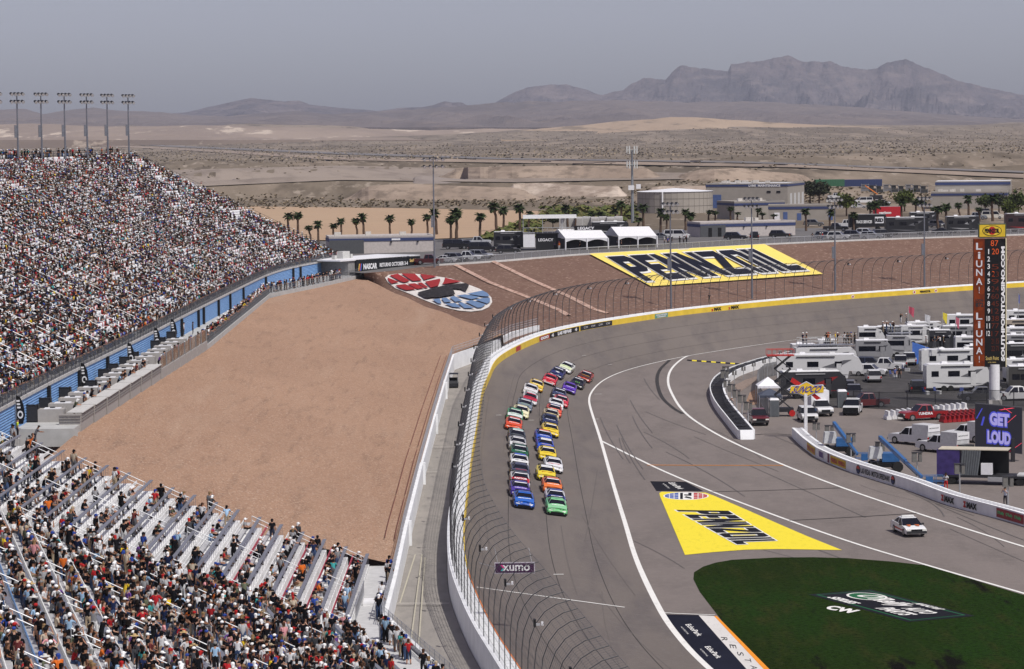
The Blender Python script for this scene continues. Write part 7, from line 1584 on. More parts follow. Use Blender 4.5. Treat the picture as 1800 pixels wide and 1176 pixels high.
# water barriers
def barrier(white=True):
    mb = MB(); mb.prism([(-.3, 0), (-.3, .35), (-.14, .55), (-.12, 1.05), (.12, 1.05), (.14, .55), (.3, .35), (.3, 0)], -.9, .9); return mb.mesh('water_barrier', M((0.72, 0.72, 0.73), .5) if white else M((0.30, 0.012, 0.016), .5))
bw_, br_ = barrier(), barrier(False); n_ = 0
for k in range(15):
    x = 1560 + k * 9.6; y = 737 - k * 1.05; o = link('water_barrier', bw_); o.location = P(x, y, 0); o.rotation_euler = (0, 0, 0.12); tag(o, 'white water barrier in the front row by the red lettered pickup, ' + nth(15, k, 'leftmost', 'rightmost'), 'barrier', 'white water filled barriers')
for r_ in range(3):
    for k in range(9):
        x = 1661 + k * 8 - r_ * 1.5; y = 733.5 + r_ * 4.4 - k * .5; o = link('water_barrier', br_); o.location = P(x, y, 0); o.rotation_euler = (0, 0, .25); o.scale = (.85, .85, .75); tag(o, 'red water barrier in the %s row, %s' % (('back', 'middle', 'front')[r_], nth(9, k, 'leftmost', 'rightmost')), 'barrier', 'red water filled barriers')
# tents, toilets, screen fence
def canopy(x, y, w_, h0, h1, col, lab, on=None):
    p = hit(x, y, on or [infield]); t = thing('canopy_tent', lab, 'tent', p); mb = MB(); a = w_ / 2
    mb.faces([(-a, -a, h0), (a, -a, h0), (a, a, h0), (-a, a, h0), (0, 0, h1)], ((0, 1, 4), (1, 2, 4), (2, 3, 4), (3, 0, 4))); mb.faces([(-a, -a, h0), (a, -a, h0), (a, -a, h0 - .3), (-a, -a, h0 - .3)], [(0, 1, 2, 3)]); mb.faces([(a, -a, h0), (a, a, h0), (a, a, h0 - .3), (a, -a, h0 - .3)], [(0, 1, 2, 3)]); mb.build('canopy', M(col, .7), t)
    for q, r in ((-a, -a), (a, -a), (a, a), (-a, a)): mb = MB(); mb.cyl((q, r, 0), (q, r, h0), .04, n=5); mb.build('leg', GALV, t)
canopy(1350, 706, 3.0, 2.2, 3.3, (0.74, 0.74, 0.78), 'small white pyramid tent behind the grey screen fence'); canopy(1353, 722, 2.9, 2.1, 2.9, (0.06, 0.07, 0.10), 'small navy tent just below the white pyramid tent')
t = thing('screen_fence', 'grey mesh screen fence wrapping the corner of the camp', 'fence'); fp = [P(x, y, 0) for x, y in ((1379, 656), (1345, 664), (1333, 675), (1331, 690), (1337, 708), (1351, 730))]
mb = MB(); mb.loft([[p, p + Vector((0, 0, 2.0))] for p in fp]); mb.build('screen', M((0.14, 0.14, 0.145), .8, var=.25, scale=1.2, alpha=.85), t)
for p in resample(fp, 2.4): mb = MB(); mb.cyl(p, p + Vector((0, 0, 2.1)), .05, n=5); mb.build('post', STEEL, t)
for k, (x, y) in enumerate(((1361, 732), (1480, 716))):
    t = thing('portable_toilet', 'grey portable toilet with white roof ' + ('next to the scissor lift' if k == 0 else 'right of the ambulance'), 'toilet', P(x, y, 0)); mb = MB(); mb.box((0, 0, 1.05), (1.15, 1.15, 2.1)); mb.build('cabin', M((0.12, 0.13, 0.14), .6), t); mb = MB(); mb.box((0, 0, 2.2), (1.2, 1.2, .22), top=(.8, .8)); mb.build('roof', WHITE, t); mb = MB(); mb.box((.05, -.59, 1.0), (.8, .03, 1.8)); mb.build('door', M((0.10, 0.11, 0.12), .5), t)
t = thing('chain_fence', 'tall dark chain link fence with gates in front of the camp', 'fence'); fp = [P(x, y, 0) for x, y in ((1500, 715), (1550, 717), (1608, 717), (1680, 716), (1740, 713), (1830, 716))]
for p in resample(fp, 3.4): mb = MB(); mb.cyl(p, p + Vector((0, 0, 2.1)), .06, n=5); mb.build('post', DARK, t)
mb = MB(); mb.loft([[p, p + Vector((0, 0, 2.0))] for p in fp]); mb.build('mesh', M((0.06, 0.06, 0.065), .8, alpha=.38, var=0), t); mb = MB(); mb.tube([p + Vector((0, 0, 2.0)) for p in fp], .03, 4); mb.build('top_rail', DARK, t)
# campers: x0, x1, base y, height, colour
W1, G1, K1 = (0.60, 0.60, 0.60), (0.26, 0.26, 0.27), (0.03, 0.03, 0.034)
cm_ = [(1367, 1517, 672, 3.9, W1, 'trailer', 'long white fifth wheel camper with black windows beside the scissor lift', {}),
 (1372, 1488, 701, 3.6, K1, 'motorhome', 'black motorhome with a white roof behind the Sunoco sign', {'stripe': (0.25, 0.02, 0.02), 'roof': (0.7, 0.7, 0.7)}),
 (1398, 1507, 655, 3.7, W1, 'motorhome', 'white motorhome with people on its roof deck, in front of the grey camper', {'deck': True}),
 (1505, 1570, 640, 3.6, G1, 'trailer', 'grey camper with black swoosh right of the roof deck', {}),
 (1560, 1607, 628, 3.4, (0.34, 0.34, 0.35), 'trailer', 'silver camper left of the blue tent', {'deck': True}),
 (1619, 1745, 658, 3.6, W1, 'trailer', 'white camper behind the front white camper by the pylon', {}),
 (1627, 1742, 688, 3.7, W1, 'trailer', 'white camper with black door, front row left of the pylon column', {}),
 (1664, 1740, 588, 3.4, W1, 'trailer', 'white camper in the rearmost row left of the pylon', {}),
 (1657, 1722, 611, 3.5, G1, 'trailer', 'grey striped camper in the second last row left of the pylon', {}),
 (1594, 1662, 600, 3.2, W1, 'trailer', 'low white roofed camper near the flag in the rear row', {}),
 (1583, 1640, 608, 3.3, W1, 'trailer', 'white camper behind the blue tent', {}),
 (1635, 1678, 624, 3.9, K1, 'motorhome', 'black motorhome right of the blue tent', {}),
 (1680, 1735, 632, 3.5, W1, 'trailer', 'white camper just left of the lower pylon panel', {}),
 (1768, 1830, 580, 3.4, W1, 'trailer', 'white camper in the rearmost row right of the pylon', {}),
 (1765, 1825, 596, 3.3, (0.35, 0.30, 0.24), 'trailer', 'tan and white camper right of the pylon', {}),
 (1762, 1825, 612, 3.3, W1, 'trailer', 'white camper, third row right of the pylon', {}),
 (1764, 1830, 626, 3.3, G1, 'trailer', 'grey camper, fourth row right of the pylon', {}),
 (1762, 1822, 652, 4.0, K1, 'bus', 'plain black coach right of the pylon', {}),
 (1392, 1440, 645, 3.4, (0.4, 0.4, 0.41), 'trailer', 'grey white camper half hidden behind the roof deck motorhome', {}),
 (1510, 1556, 612, 3.4, W1, 'trailer', 'white camper behind the grey swoosh camper', {}),
 (1545, 1588, 608, 3.2, K1, 'motorhome', 'dark motorhome between two white campers in the back', {}),
 (1700, 1738, 646, 3.2, (0.03, 0.03, 0.03), 'motorhome', 'black motorhome wedged behind the front white camper', {}),
 (1768, 1815, 672, 3.2, W1, 'trailer', 'white camper between the two dark coaches', {}),
 (1440, 1478, 634, 3.2, W1, 'trailer', 'white camper at the rear left corner of the camp', {}),
 (1774, 1850, 697, 4.0, (0.05, 0.048, 0.045), 'bus', 'dark striped coach nearest the white pickup at the right edge', {'stripe': (0.3, 0.28, 0.24)})]
for k, (x0, x1, yb, H, col, kd, lab, kw) in enumerate(cm_): rv(x0, x1, yb, H, col, kd, lab, deg=(-3, 2, 4, -2)[k % 4], **kw)
PK_G = 'vehicles parked in the infield camp'
for (x, y, kd, dg_, col, lab) in [(1535, 671, 'suv', 178, W1, 'white suv seen from behind, front of the parked group'), (1529, 661, 'suv', 70, W1, 'white suv side-on behind the front white suv'), (1556, 651, 'pickup', 75, W1, 'white pickup nose to the right behind the parked suvs'), (1530, 648, 'suv', 80, (0.02, 0.03, 0.06), 'navy suv squeezed between the campers'), (1583, 646, 'pickup', 172, (0.62, 0.62, 0.62), 'white pickup seen from behind near the blue tent'), (1598, 641, 'pickup', 175, W1, 'second white pickup just left of the blue tent'), (1612, 690, 'suv', 176, (0.012, 0.012, 0.014), 'black suv seen from behind left of the white campers'), (1737, 686, 'sedan', -70, (0.02, 0.02, 0.024), 'black car beside the front white camper'), (1785, 704, 'pickup', -84, (0.66, 0.66, 0.66), 'white crew cab pickup at the right edge beside the pylon column'), (1724, 705, 'pickup', -90, (0.03, 0.03, 0.03), 'black pickup left of the pylon column'), (1501, 700, 'pickup', 176, (0.10, 0.10, 0.11), 'charcoal pickup behind the portable toilet'), (1492, 690, 'suv', 170, (0.05, 0.05, 0.055), 'dark grey suv behind the charcoal pickup')]:
    vehicle(kd, {'suv': 'parked_suv', 'pickup': 'pickup_truck', 'sedan': 'parked_car'}[kd], x, y, dg_, col, lab, PK_G, [infield])
p = P(1613, 640, 0); t = thing('awning_tent', 'bright blue tent wall between the silver camper and the black motorhome', 'tent', p); mb = MB(); mb.faces([(-.8, 0, 0), (1.3, 0, 0), (1.3, .5, 2.5), (-.8, 0, 3.4), (2.3, 2.5, 2.2), (-.8, 2.5, 3.2), (2.3, 2.5, 0)], ((0, 1, 2, 3), (3, 2, 4, 5), (1, 6, 4, 2))); mb.build('canvas', M((0.05, 0.13, 0.42), .7), t); mb = MB(); mb.cyl((1.35, .5, 0), (1.35, .5, 2.5), .04, n=5); mb.build('leg', GALV, t)
# people in the infield
rq = random.Random(77)
PG = 'people on the camper roof decks'
for k, (x, y, z) in enumerate([(1411, 617, 4.1), (1418, 615, 4.1), (1452, 611, 4.1), (1456, 613, 4.1), (1460, 612, 4.1), (1469, 609, 4.1), (1472, 611, 4.1), (1485, 610, 4.1), (1489, 612, 4.1), (1493, 611, 4.1), (1497, 613, 4.1), (1502, 612, 4.1), (1552, 597, 3.8), (1559, 596, 3.8), (1566, 597, 3.8), (1569, 596, 3.8), (1572, 598, 3.8), (1584, 594, 3.5), (1593, 592, 3.5), (1628, 622, 4.3), (1642, 622, 4.3), (1653, 620, 4.3), (1658, 621, 4.3)]):
    sh = pick(SHIRTS, rq); p = hit(x, {4.1: 655, 3.8: 628, 3.5: 606, 4.3: 660}[z], [infield]); q = PD(x, y, p.y + 1.2); h = {4.1: 4.1, 3.8: 3.8, 3.5: 3.4, 4.3: 3.95}[z]
    person(rq.choice(['stand', 'fold', 'hips', 'phone']), Vector((q.x, p.y + 1.2 + rq.uniform(-.6, .6), h)), rq.uniform(-2, 2), sh[0], pick(TROU, rq)[0], pick(HATS, rq)[0], label='person in a %s shirt on a camper roof, %s on the roofs' % (sh[2], nth(23, k, 'leftmost', 'rightmost')), group=PG, r=rq)
for (x, y, sh, tr_, hat, pose, a_, lab) in [(1573, 667, (0.12, 0.16, 0.4), (0.03, 0.04, 0.1), (0.6, 0.6, 0.6), 'stand', 3.0, 'person in a blue shirt walking on the camp asphalt'), (1581, 667, (0.02, 0.02, 0.02), (0.02, 0.02, 0.02), (0.6, 0.6, 0.6), 'stand', 3.0, 'person in black walking on the camp asphalt'), (1663, 862, (0.6, 0.6, 0.62), (0.5, 0.03, 0.03), (0.02, 0.02, 0.02), 'fold', 2.6, 'crew member in white top and red trousers behind the pit road wall'), (1767, 889, (0.4, 0.42, 0.5), (0.02, 0.02, 0.03), (0.02, 0.02, 0.02), 'phone', 2.5, 'photographer with dark trousers behind the pit road wall'), (1287, 722, (0.3, 0.3, 0.3), (0.03, 0.03, 0.03), (0.6, 0.6, 0.6), 'phone', 2.6, 'photographer crouched behind the short pit wall')]:
    person(pose, P(x, y, 0), a_, sh, tr_, hat, label=lab, r=rq)
for (x, y, z, sh, lab) in [(797, 999, .4, (0.6, 0.6, 0.63), 'photographer in a white shirt shooting through the catch fence, lower one'), (812, 768, 1.8, (0.7, 0.2, 0.04), 'person in an orange vest behind the catch fence'), (833, 676, 3.0, (0.02, 0.02, 0.02), 'photographer in black behind the catch fence near the bend')]:
    person('phone', P(x, y, z), -1.3, sh, (.02, .02, .02), (.02, .02, .02), label=lab, r=rq)
for (x, y, lab) in [(1247, 533, 'lone person in dark clothes behind the outer wall')]: person('stand', hit(x, y, [berm]), 2.6, (.03, .03, .03), (.1, .1, .06), (.1, .1, .1), label=lab, r=rq)

FG = 'flags flying over the camp'
for k, (x, y, h, c) in enumerate(((1597, 600, 4.6, (0.45, 0.08, 0.12)), (1626, 604, 3.6, (0.5, 0.5, 0.52)), (1657, 618, 5.0, (0.6, 0.5, 0.05)), (1680, 636, 5.6, (0.4, 0.1, 0.15)), (1790, 585, 5.5, (0.08, 0.1, 0.3)))):
    t = thing('flag', ('red', 'white', 'yellow', 'dull red', 'navy')[k] + ' flag on a thin pole above the campers', 'flag', P(x, y, 0), .3 * k, FG); mb = MB(); mb.cyl((0, 0, 0), (0, 0, h + 1.4), .04, n=5); mb.build('pole', GALV, t)
    mb = MB(); mb.loft([[(.05 + q * .16, .08 * math.sin(q * 1.3 + k), h + 1.3 - .05 * q), (.05 + q * .14, .08 * math.sin(q * 1.3 + k), h + .3 - .16 * q)] for q in range(7)]); mb.build('cloth', M(c, .8), t)
CG = 'folding chairs and coolers by the campers'; rc = random.Random(90)
cmesh = MB(); cmesh.box((0, 0, .42), (.5, .45, .06)); cmesh.box((0, .22, .68), (.5, .05, .5), rx=-.2)
for q in (-.22, .22):
    for w_ in (-.2, .2): cmesh.cyl((q, w_, 0), (q, w_, .42), .02, n=4)
cme = cmesh.mesh('folding_chair', M((0.05, 0.07, 0.2), .8)); kme = MB().box((0, 0, .22), (.7, .4, .4)).box((0, 0, .45), (.72, .42, .07)).mesh('cooler', M((0.5, 0.5, 0.5), .5))
WH = ['beside the navy suv', 'near the two walking people', 'before the front white camper', 'at the tail of the front white camper', 'by the black suv', 'next to the blue tent', 'under the silver camper', 'behind the white pickups', 'by the pylon column', 'close to the white crew cab pickup']
for k, (x, y) in enumerate(((1541, 657), (1567, 662), (1645, 692), (1690, 693), (1625, 693), (1618, 640), (1590, 633), (1590, 652), (1731, 700), (1762, 700))):
    for j, me in ((0, cme), (1, kme)):
        o = link('folding_chair' if j == 0 else 'cooler', me); o.location = P(x + 5 * j, y + j, 0); o.rotation_euler = (0, 0, rc.uniform(-3, 3)); tag(o, ('navy folding chair ' if j == 0 else 'pale cooler box ') + WH[k], 'chair' if j == 0 else 'cooler', CG)
# ================================================================ PLATEAU BEHIND THE BERM
PLT = [plateau, desert]
def bld(name, label, x0, x1, yb0, yb1, H, depth, mat, roof=WHITE, cat='building', z_on=PLT, band=NAVY, bandz=.35, par=.35, jobs=(), rot=None):
    """front wall from pixel (x0,yb0) to (x1,yb1) at ground; depth metres back"""
    a = hit(x0, yb0, z_on); b = hit(x1, yb1, z_on); z = min(a.z, b.z) - .1; d = Vector((b.x - a.x, b.y - a.y, 0)); L = d.length; ang = math.atan2(d.y, d.x)
    if rot is not None: ang = math.radians(rot); dd = Vector((math.cos(ang), math.sin(ang), 0)); L = next(l for l in np.arange(2, 90, .1) if proj(a + dd * l)[0] >= x1)
    t = thing(name, label, cat, (a.x, a.y, z), ang)
    mb = MB(); mb.box((L / 2, depth / 2, H / 2), (L, depth, H)); mb.build('wall', mat, t)
    mb = MB(); mb.box((L / 2, depth / 2, H + .03), (L - .7, depth - .7, .08)); mb.build('roof', roof, t)
    mb = MB(); 
    for (cx, cy, sx, sy) in ((L / 2, .1, L + .1, .3), (L / 2, depth - .1, L + .1, .3), (.1, depth / 2, .3, depth - .3), (L - .1, depth / 2, .3, depth - .3)): mb.box((cx, cy, H + par / 2), (sx, sy, par))
    mb.build('parapet', mat if par > .2 else roof, t)
    if band:
        mb = MB(); mb.box((L / 2, -.06, H - bandz), (L + .14, .1, .62)); mb.box((-.06, depth / 2, H - bandz), (.1, depth, .62)); mb.box((L + .06, depth / 2, H - bandz), (.1, depth, .62)); mb.build('blue_band', band, t)
    for (kind, u, zc, w_, h_, m_) in jobs:
        mb = MB(); mb.box((u, -.05, zc), (w_, .12, h_)); mb.build(kind, m_, t)
    return t, L
def wall_word(t, s, u0, u1, z0, z1, mat, name='lettering', y=-.14, th=.03):
    mb = MB(); text_on(mb, s, [(u0, y, z0), (u1, y, z0), (u1, y, z1), (u0, y, z1)], 0, th); return mb.build(name, mat, t)
def roof_kit(t, L, depth, H, n, seed=0):
    r_ = random.Random(seed)
    for k in range(n): mb = MB(); mb.box((r_.uniform(.1, .9) * L, depth * r_.uniform(.2, .8), H + .5), (r_.uniform(.8, 2), 1.0, r_.uniform(.6, 1.2))); mb.build('roof_unit', M((0.45, 0.42, 0.38), .7), t)
t, L = bld('maintenance_building', 'large tan building lettered LVMS MAINTENANCE with a blue roof band', 1241, 1384, 366, 368, 7.3, 26, TAN, rot=-17, jobs=[('roller_door', 3.3, 2.1, 3.0, 4.2, M((0.07, 0.11, 0.25), .5)), ('window', 19.6, 5.0, 1.2, .6, GLASS), ('window', 22.6, 5.0, 1.2, .6, GLASS)]); wall_word(t, 'LVMS  MAINTENANCE', 13.4, 23.2, 6.55, 7.25, WHITE); roof_kit(t, L, 30, 7.3, 9, 1)
for k in range(4): mb = MB(); mb.box((L + .05, 5 + k * 6, 2.3), (.12, 2.6, 4.2)); mb.build('side_door', M((0.5, 0.5, 0.5), .6), t)
p = hit(1190, 375, PLT); p += Vector((0, 9, 0)); t = thing('water_tank', 'round beige panelled water tank with a low white cone roof', 'tank', p); n = 40; R = 11.0; TKM = M((0.33, 0.30, 0.265), .7, var=.04)
mb = MB(); mb.loft([[(R * math.cos(a * 2 * math.pi / n), R * math.sin(a * 2 * math.pi / n), z) for a in range(n)] for z in (0, 6.2)], closed=True); mb.build('shell', TKM, t)
mb = MB()
for a in range(n): x, y = R * math.cos(a * 2 * math.pi / n), R * math.sin(a * 2 * math.pi / n); mb.box((x, y, 3.1), (.07, .07, 6.2))
for z in (2.1, 4.2): mb.loft([[((R + .04) * math.cos(a * 2 * math.pi / n), (R + .04) * math.sin(a * 2 * math.pi / n), z + dz) for a in range(n)] for dz in (-.06, .06)], closed=True)
mb.build('panel_joints', M((0.15, 0.135, 0.12), .8), t)
mb = MB(); mb.loft([[((R + .2) * math.cos(a * 2 * math.pi / n), (R + .2) * math.sin(a * 2 * math.pi / n), 6.2) for a in range(n)], [(0.3 * math.cos(a * 2 * math.pi / n), 0.3 * math.sin(a * 2 * math.pi / n), 7.1) for a in range(n)]], closed=True); mb.build('roof', WHITE, t); mb = MB(); mb.box((-4.2, -10.3, 3.1), (.4, .3, 6.2)); mb.build('ladder', WHITE, t)
t, L = bld('office_building', 'tan flat roofed block right of the water tank with a white roof edge', 1291, 1379, 386, 384, 4.6, 12, TAN, bandz=.5); roof_kit(t, L, 12, 4.6, 2, 3)
t, L = bld('office_building', 'low tan building with blue doors right of the parked white motorhome', 1351, 1463, 388, 387, 3.9, 9, TAN, bandz=.5, jobs=[('door', 2.2, 1.1, 1.4, 2.2, WHITE), ('door', 4.4, 1.2, 1.1, 2.3, M((0.07, 0.11, 0.25), .5)), ('door', 8.0, 1.0, 1.1, 2.0, M((0.07, 0.11, 0.25), .5)), ('door', 16.2, 1.2, 1.0, 2.2, M((0.07, 0.11, 0.25), .5))])
DG = M((0.075, 0.078, 0.085), .8, var=.08)  # dark grey that paints the shade onto the left side of the block buildings
t, L = bld('restroom_building', 'low grey and pink block building with blue stripe behind the painted PENNZOIL panel', 1231, 1398, 417, 413, 3.1, 8, BLOCKW, bandz=.45); mb = MB(); mb.box((3.0, -.12, 1.35), (6.1, .12, 2.7)); mb.build('shaded_face', DG, t); roof_kit(t, L, 8, 3.1, 2, 5)
for u in (2.3, 4.6): mb = MB(); mb.box((u, -.22, 1.1), (.8, .08, 2.1)); mb.build('doorway', BLACK, t)
for u in (10.5, 16.0): mb = MB(); mb.box((u, -.2, 2.2), (.3, .3, .25)); mb.build('wall_lamp', DARK, t)
t, L = bld('restroom_building', 'low dark grey and pink block building with blue stripe behind the racing sign', 579, 762, 447, 441.5, 3.5, 9, BLOCKW, bandz=.5); mb = MB(); mb.box((3.6, -.12, 1.5), (7.3, .12, 3.0)); mb.build('shaded_face', DG, t); roof_kit(t, L, 9, 3.5, 3, 6)
for u in (13.0, 18.6): mb = MB(); mb.box((u, -.2, 2.5), (.35, .3, .3)); mb.build('wall_lamp', DARK, t)
mb = MB(); mb.box((14.0, -.13, 3.0), (1.8, .06, .35)); mb.build('name_plate', WHITE, t)
# sign building
a = P(625, 480, 10.0); b = P(738, 467.5, 10.4); d = b - a; L = d.xy.length; t = thing('sign_building', 'low building with white roof carrying the black NASCAR RETURNS OCTOBER 3-4 banner', 'building', (a.x, a.y, 9.6), math.atan2(d.y, d.x))
mb = MB(); mb.box((L / 2 - 1, 5, 1.3), (L + 2, 9.6, 2.8)); mb.build('wall', M((0.25, 0.245, 0.24), .8, var=.15), t); mb = MB(); mb.box((L / 2 - 2.4, 5, 2.85), (L + 4.8, 10.2, .22)); mb.build('roof', WHITE, t)
mb = MB(); mb.box((L / 2, -.0, 1.55), (L, .2, 2.65)); mb.build('banner', M((0.012, 0.013, 0.015), .5, var=0), t)
wall_word(t, 'NASCAR', L * .11, L * .32, .95, 2.05, WHITE, 'banner_lettering', -.16, .06); wall_word(t, 'RETURNS OCTOBER 3-4', L * .36, L * .80, 1.2, 1.95, WHITE, 'banner_lettering', -.16, .04); wall_word(t, 'South Point', L * .83, L * .98, 1.7, 2.35, M((0.7, 0.5, 0.2), .5, var=0), 'banner_lettering', -.16, .04); wall_word(t, '400', L * .90, L * .98, .8, 1.5, RED, 'banner_lettering', -.16, .05)
mb = MB()
for k, c in enumerate(range(3)): mb.faces([(L * .03 + k * .32, -.16, .8), (L * .03 + k * .32 + .28, -.16, .8), (L * .045 + k * .32 + .28, -.16, 2.1), (L * .045 + k * .32, -.16, 2.1)], [(0, 1, 2, 3)], k)
mb.build('colour_bars', [M((0.65, 0.45, 0.1), .5, var=0), RED, M((0.05, 0.15, 0.5), .5, var=0)], t)
mb = MB(); mb.box((2.9, 5, 3.6), (2.2, 1.4, 1.4)); mb.box((-1.2, 4, 3.3), (.7, .7, .8)); mb.box((5.2, 5, 3.3), (.6, .6, .8)); mb.build('roof_units', M((0.5, 0.5, 0.48), .6), t)
for k in range(10): mb = MB(); x_ = L * (.02 + .1 * k); mb.cyl((x_, -.9, .1), (x_, -1.1, .45), .16, .2, n=8); mb.cyl((x_, -.9, -.3), (x_, -.9, .15), .04, n=4); mb.build('flood_lamp', WHITE, t)
t, L = bld('warehouse', 'tan two step warehouse with blue bands at the right, behind the palms', 1637, 1770, 367.5, 366, 4.8, 9, TAN, bandz=.5, rot=-12); 
mb = MB(); mb.box((L / 2 + .6, 14, 4.0), (L, 9.8, 8.0)); mb.build('rear_wall', TAN, t); mb = MB(); mb.box((L / 2 + .6, 9.0, 7.3), (L + .1, .12, .8)); mb.build('rear_band', NAVY, t); mb = MB(); mb.box((L / 2 + .6, 14, 8.05), (L - .4, 9.4, .12)); mb.build('rear_roof', WHITE, t); roof_kit(t, L, 8, 4.8, 6, 8)
for k, (x0, x1, col, lab) in enumerate(((1432, 1478, (0.04, 0.13, 0.07), 'green shipping container'), (1478, 1534, (0.03, 0.045, 0.12), 'navy shipping container with a white emblem'))):
    a = hit(x0, 328, PLT); b = hit(x1, 328, PLT); t = thing('shipping_container', lab + ' behind the tan buildings', 'container', (a.x, a.y, a.z)); L_ = b.x - a.x; mb = MB(); mb.box((L_ / 2, 1.3, 1.3), (L_, 2.5, 2.6)); mb.build('body', M(col, .6), t)
    mb = MB()
    for q in range(18): mb.box((L_ * (q + .5) / 18, 0.03, 1.3), (.1, .08, 2.3))
    mb.build('ribs', M(tuple(c * .7 for c in col), .6), t)
for k in range(9):
    x0 = 1520 + k * 13; a = hit(x0, 337 + (k % 3) * 1.5, PLT); t = thing('stacked_equipment', 'dark rack of stored equipment, ' + nth(9, k, 'leftmost', 'rightmost') + ' of the racks behind the crane', 'equipment rack', a, 0, 'dark racks in the storage yard'); mb = MB(); mb.box((0, 0, 1.4), (2.6, 2.4, .2)); mb.box((0, 0, 2.6), (2.7, 2.4, .2)); mb.box((0, 0, .7), (2.5, 2.2, 1.0)); mb.box((-.3, 0, 2.0), (1.6, 2, .9)); mb.build('load', M((0.03, 0.033, 0.036) if k % 3 else (0.15, 0.15, 0.16), .7), t)
    mb = MB(); 
    for q in (-1.3, 1.3): mb.box((q, -1.1, 1.5), (.12, .12, 3.0))
    mb.build('frame', GREY, t)
# cell tower
p = hit(1112, 392, PLT); s = sc(p.y); Ht = 135 / s; t = thing('cell_tower', 'tall steel mobile phone mast with two tiers of white antennas', 'mast', p); mb = MB(); mb.cyl((0, 0, 0), (0, 0, Ht - 1), .42, .22, n=8); mb.build('pole', M((0.26, 0.28, 0.30), .5, .4), t)
for nm, z in (('upper_antennas', Ht - 1.0), ('lower_antennas', Ht - 4.8)):
    mb = MB()
    for q in range(6): a_ = q * math.pi / 3; mb.box((1.3 * math.cos(a_), 1.3 * math.sin(a_), z), (.3, .3, 2.0)); mb.tube([(0, 0, z), (1.3 * math.cos(a_), 1.3 * math.sin(a_), z)], .06, 4)
    mb.build(nm, M((0.55, 0.56, 0.55), .6), t)
mb = MB(); mb.box((-.3, -.5, Ht - 10.8), (1.5, .7, 1.2)); mb.box((1.6, -.2, Ht - 10.5), (1.2, .6, 1.2)); mb.build('dish_boxes', WHITE, t)
# marquee tents
for k, (x0, x1, yb) in enumerate(((968, 1070, 441), (1064, 1155, 437))):
    a = hit(x0, yb, PLT); b = hit(x1, yb - 2, PLT); s = sc(a.y); L = b.x - a.x; t = thing('marquee_tent', 'white double gabled marquee tent, ' + ('left one by the raised pavilion' if k == 0 else 'right one by the white van'), 'tent', a, 0, 'white marquee tents on the terrace')
    for q in range(2):
        u0, u1 = L * (.26 + .37 * q), L * (.26 + .37 * (q + 1)); mb = MB(); e, rdg = 2.5, 4.3
        mb.faces([(u0, 0, e), (u1, 0, e), (u1 - L * .13, 4.5, rdg), (u0 - L * .13, 4.5, rdg), (u1 - L * .26, 9, e), (u0 - L * .26, 9, e)], ((0, 1, 2, 3), (3, 2, 4, 5))); mb.build('roof', WHITE, t)
        mb = MB(); n_ = 8; arch = [(u0 + (u1 - u0) * i / n_, -.02, e - .25 - (.55 * (1 - math.sin(math.pi * i / n_)))) for i in range(n_ + 1)]; top_ = [(u0 + (u1 - u0) * i / n_, -.02, e + .02) for i in range(n_ + 1)]; mb.loft([arch, top_]); mb.build('valance', WHITE, t)
        mb = MB(); mb.poly([(u0 + .1, 1.5, .1), (u1 - .1, 1.5, .1), (u1 - .1, 1.5, 2.2), (u0 + .1, 1.5, 2.2)]); mb.build('shade_sheet', M((0.03, 0.03, 0.032), .9), t)  # near-black sheet paints in the shade under the tent roof
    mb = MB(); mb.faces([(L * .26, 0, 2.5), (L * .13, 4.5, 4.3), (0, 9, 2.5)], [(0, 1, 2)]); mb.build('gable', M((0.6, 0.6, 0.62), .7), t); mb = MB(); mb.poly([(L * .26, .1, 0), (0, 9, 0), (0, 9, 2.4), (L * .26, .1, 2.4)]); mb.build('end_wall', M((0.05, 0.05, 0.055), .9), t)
    for u in (.26, .63, 1.0): mb = MB(); mb.cyl((L * u, -.05, 0), (L * u, -.05, 2.5), .14, n=6); mb.build('leg', WHITE, t)
# raised pavilion and hospitality units
a = hit(920, 441, PLT); t = thing('raised_pavilion', 'two storey hospitality deck with arched grey canopy and LEGACY banners', 'pavilion', a)
mb = MB(); mb.box((1.2, 1.5, 2.2), (2.4, 3, 2.9)); mb.build('white_tower', WHITE, t); mb = MB(); mb.box((5.2, 2, 1.7), (5.2, 3, 3.4)); mb.build('black_unit', M((0.02, 0.02, 0.022), .5), t); mb = MB(); mb.box((6.5, 3, 3.5), (13, 6, .2)); mb.build('deck', DARK, t)
mb = MB(); 
for x_ in np.linspace(0, 13, 14): mb.cyl((x_, 0, 3.6), (x_, 0, 4.7), .04, n=4)
mb.tube([(0, 0, 4.7), (13, 0, 4.7)], .05, 4); mb.build('railing', STEEL, t); mb = MB()
mb.loft([[(x_, y_, 6.6 + .7 * math.sin(math.pi * (y_ + .3) / 6.6)) for y_ in np.linspace(-.3, 6.3, 9)] for x_ in (0, 4, 8, 11)]); mb.build('canopy', M((0.50, 0.50, 0.50), .6), t)
for x_ in (0, 4, 8): mb = MB(); mb.cyl((x_, 0, 3.6), (x_, 0, 6.6), .07, n=5); mb.build('post', GALV, t)
wall_word(t, 'LEGACY', 3.1, 6.2, 1.9, 2.5, WHITE, 'banner_lettering', .44, .03); mb = MB(); mb.box((14.0, -.1, 4.5), (7, .1, 1.1)); mb.build('banner', BLACK, t); wall_word(t, 'LEGACY', 11.2, 14.6, 4.2, 4.8, WHITE, 'banner_lettering', -.2, .03)
rqp = random.Random(31)
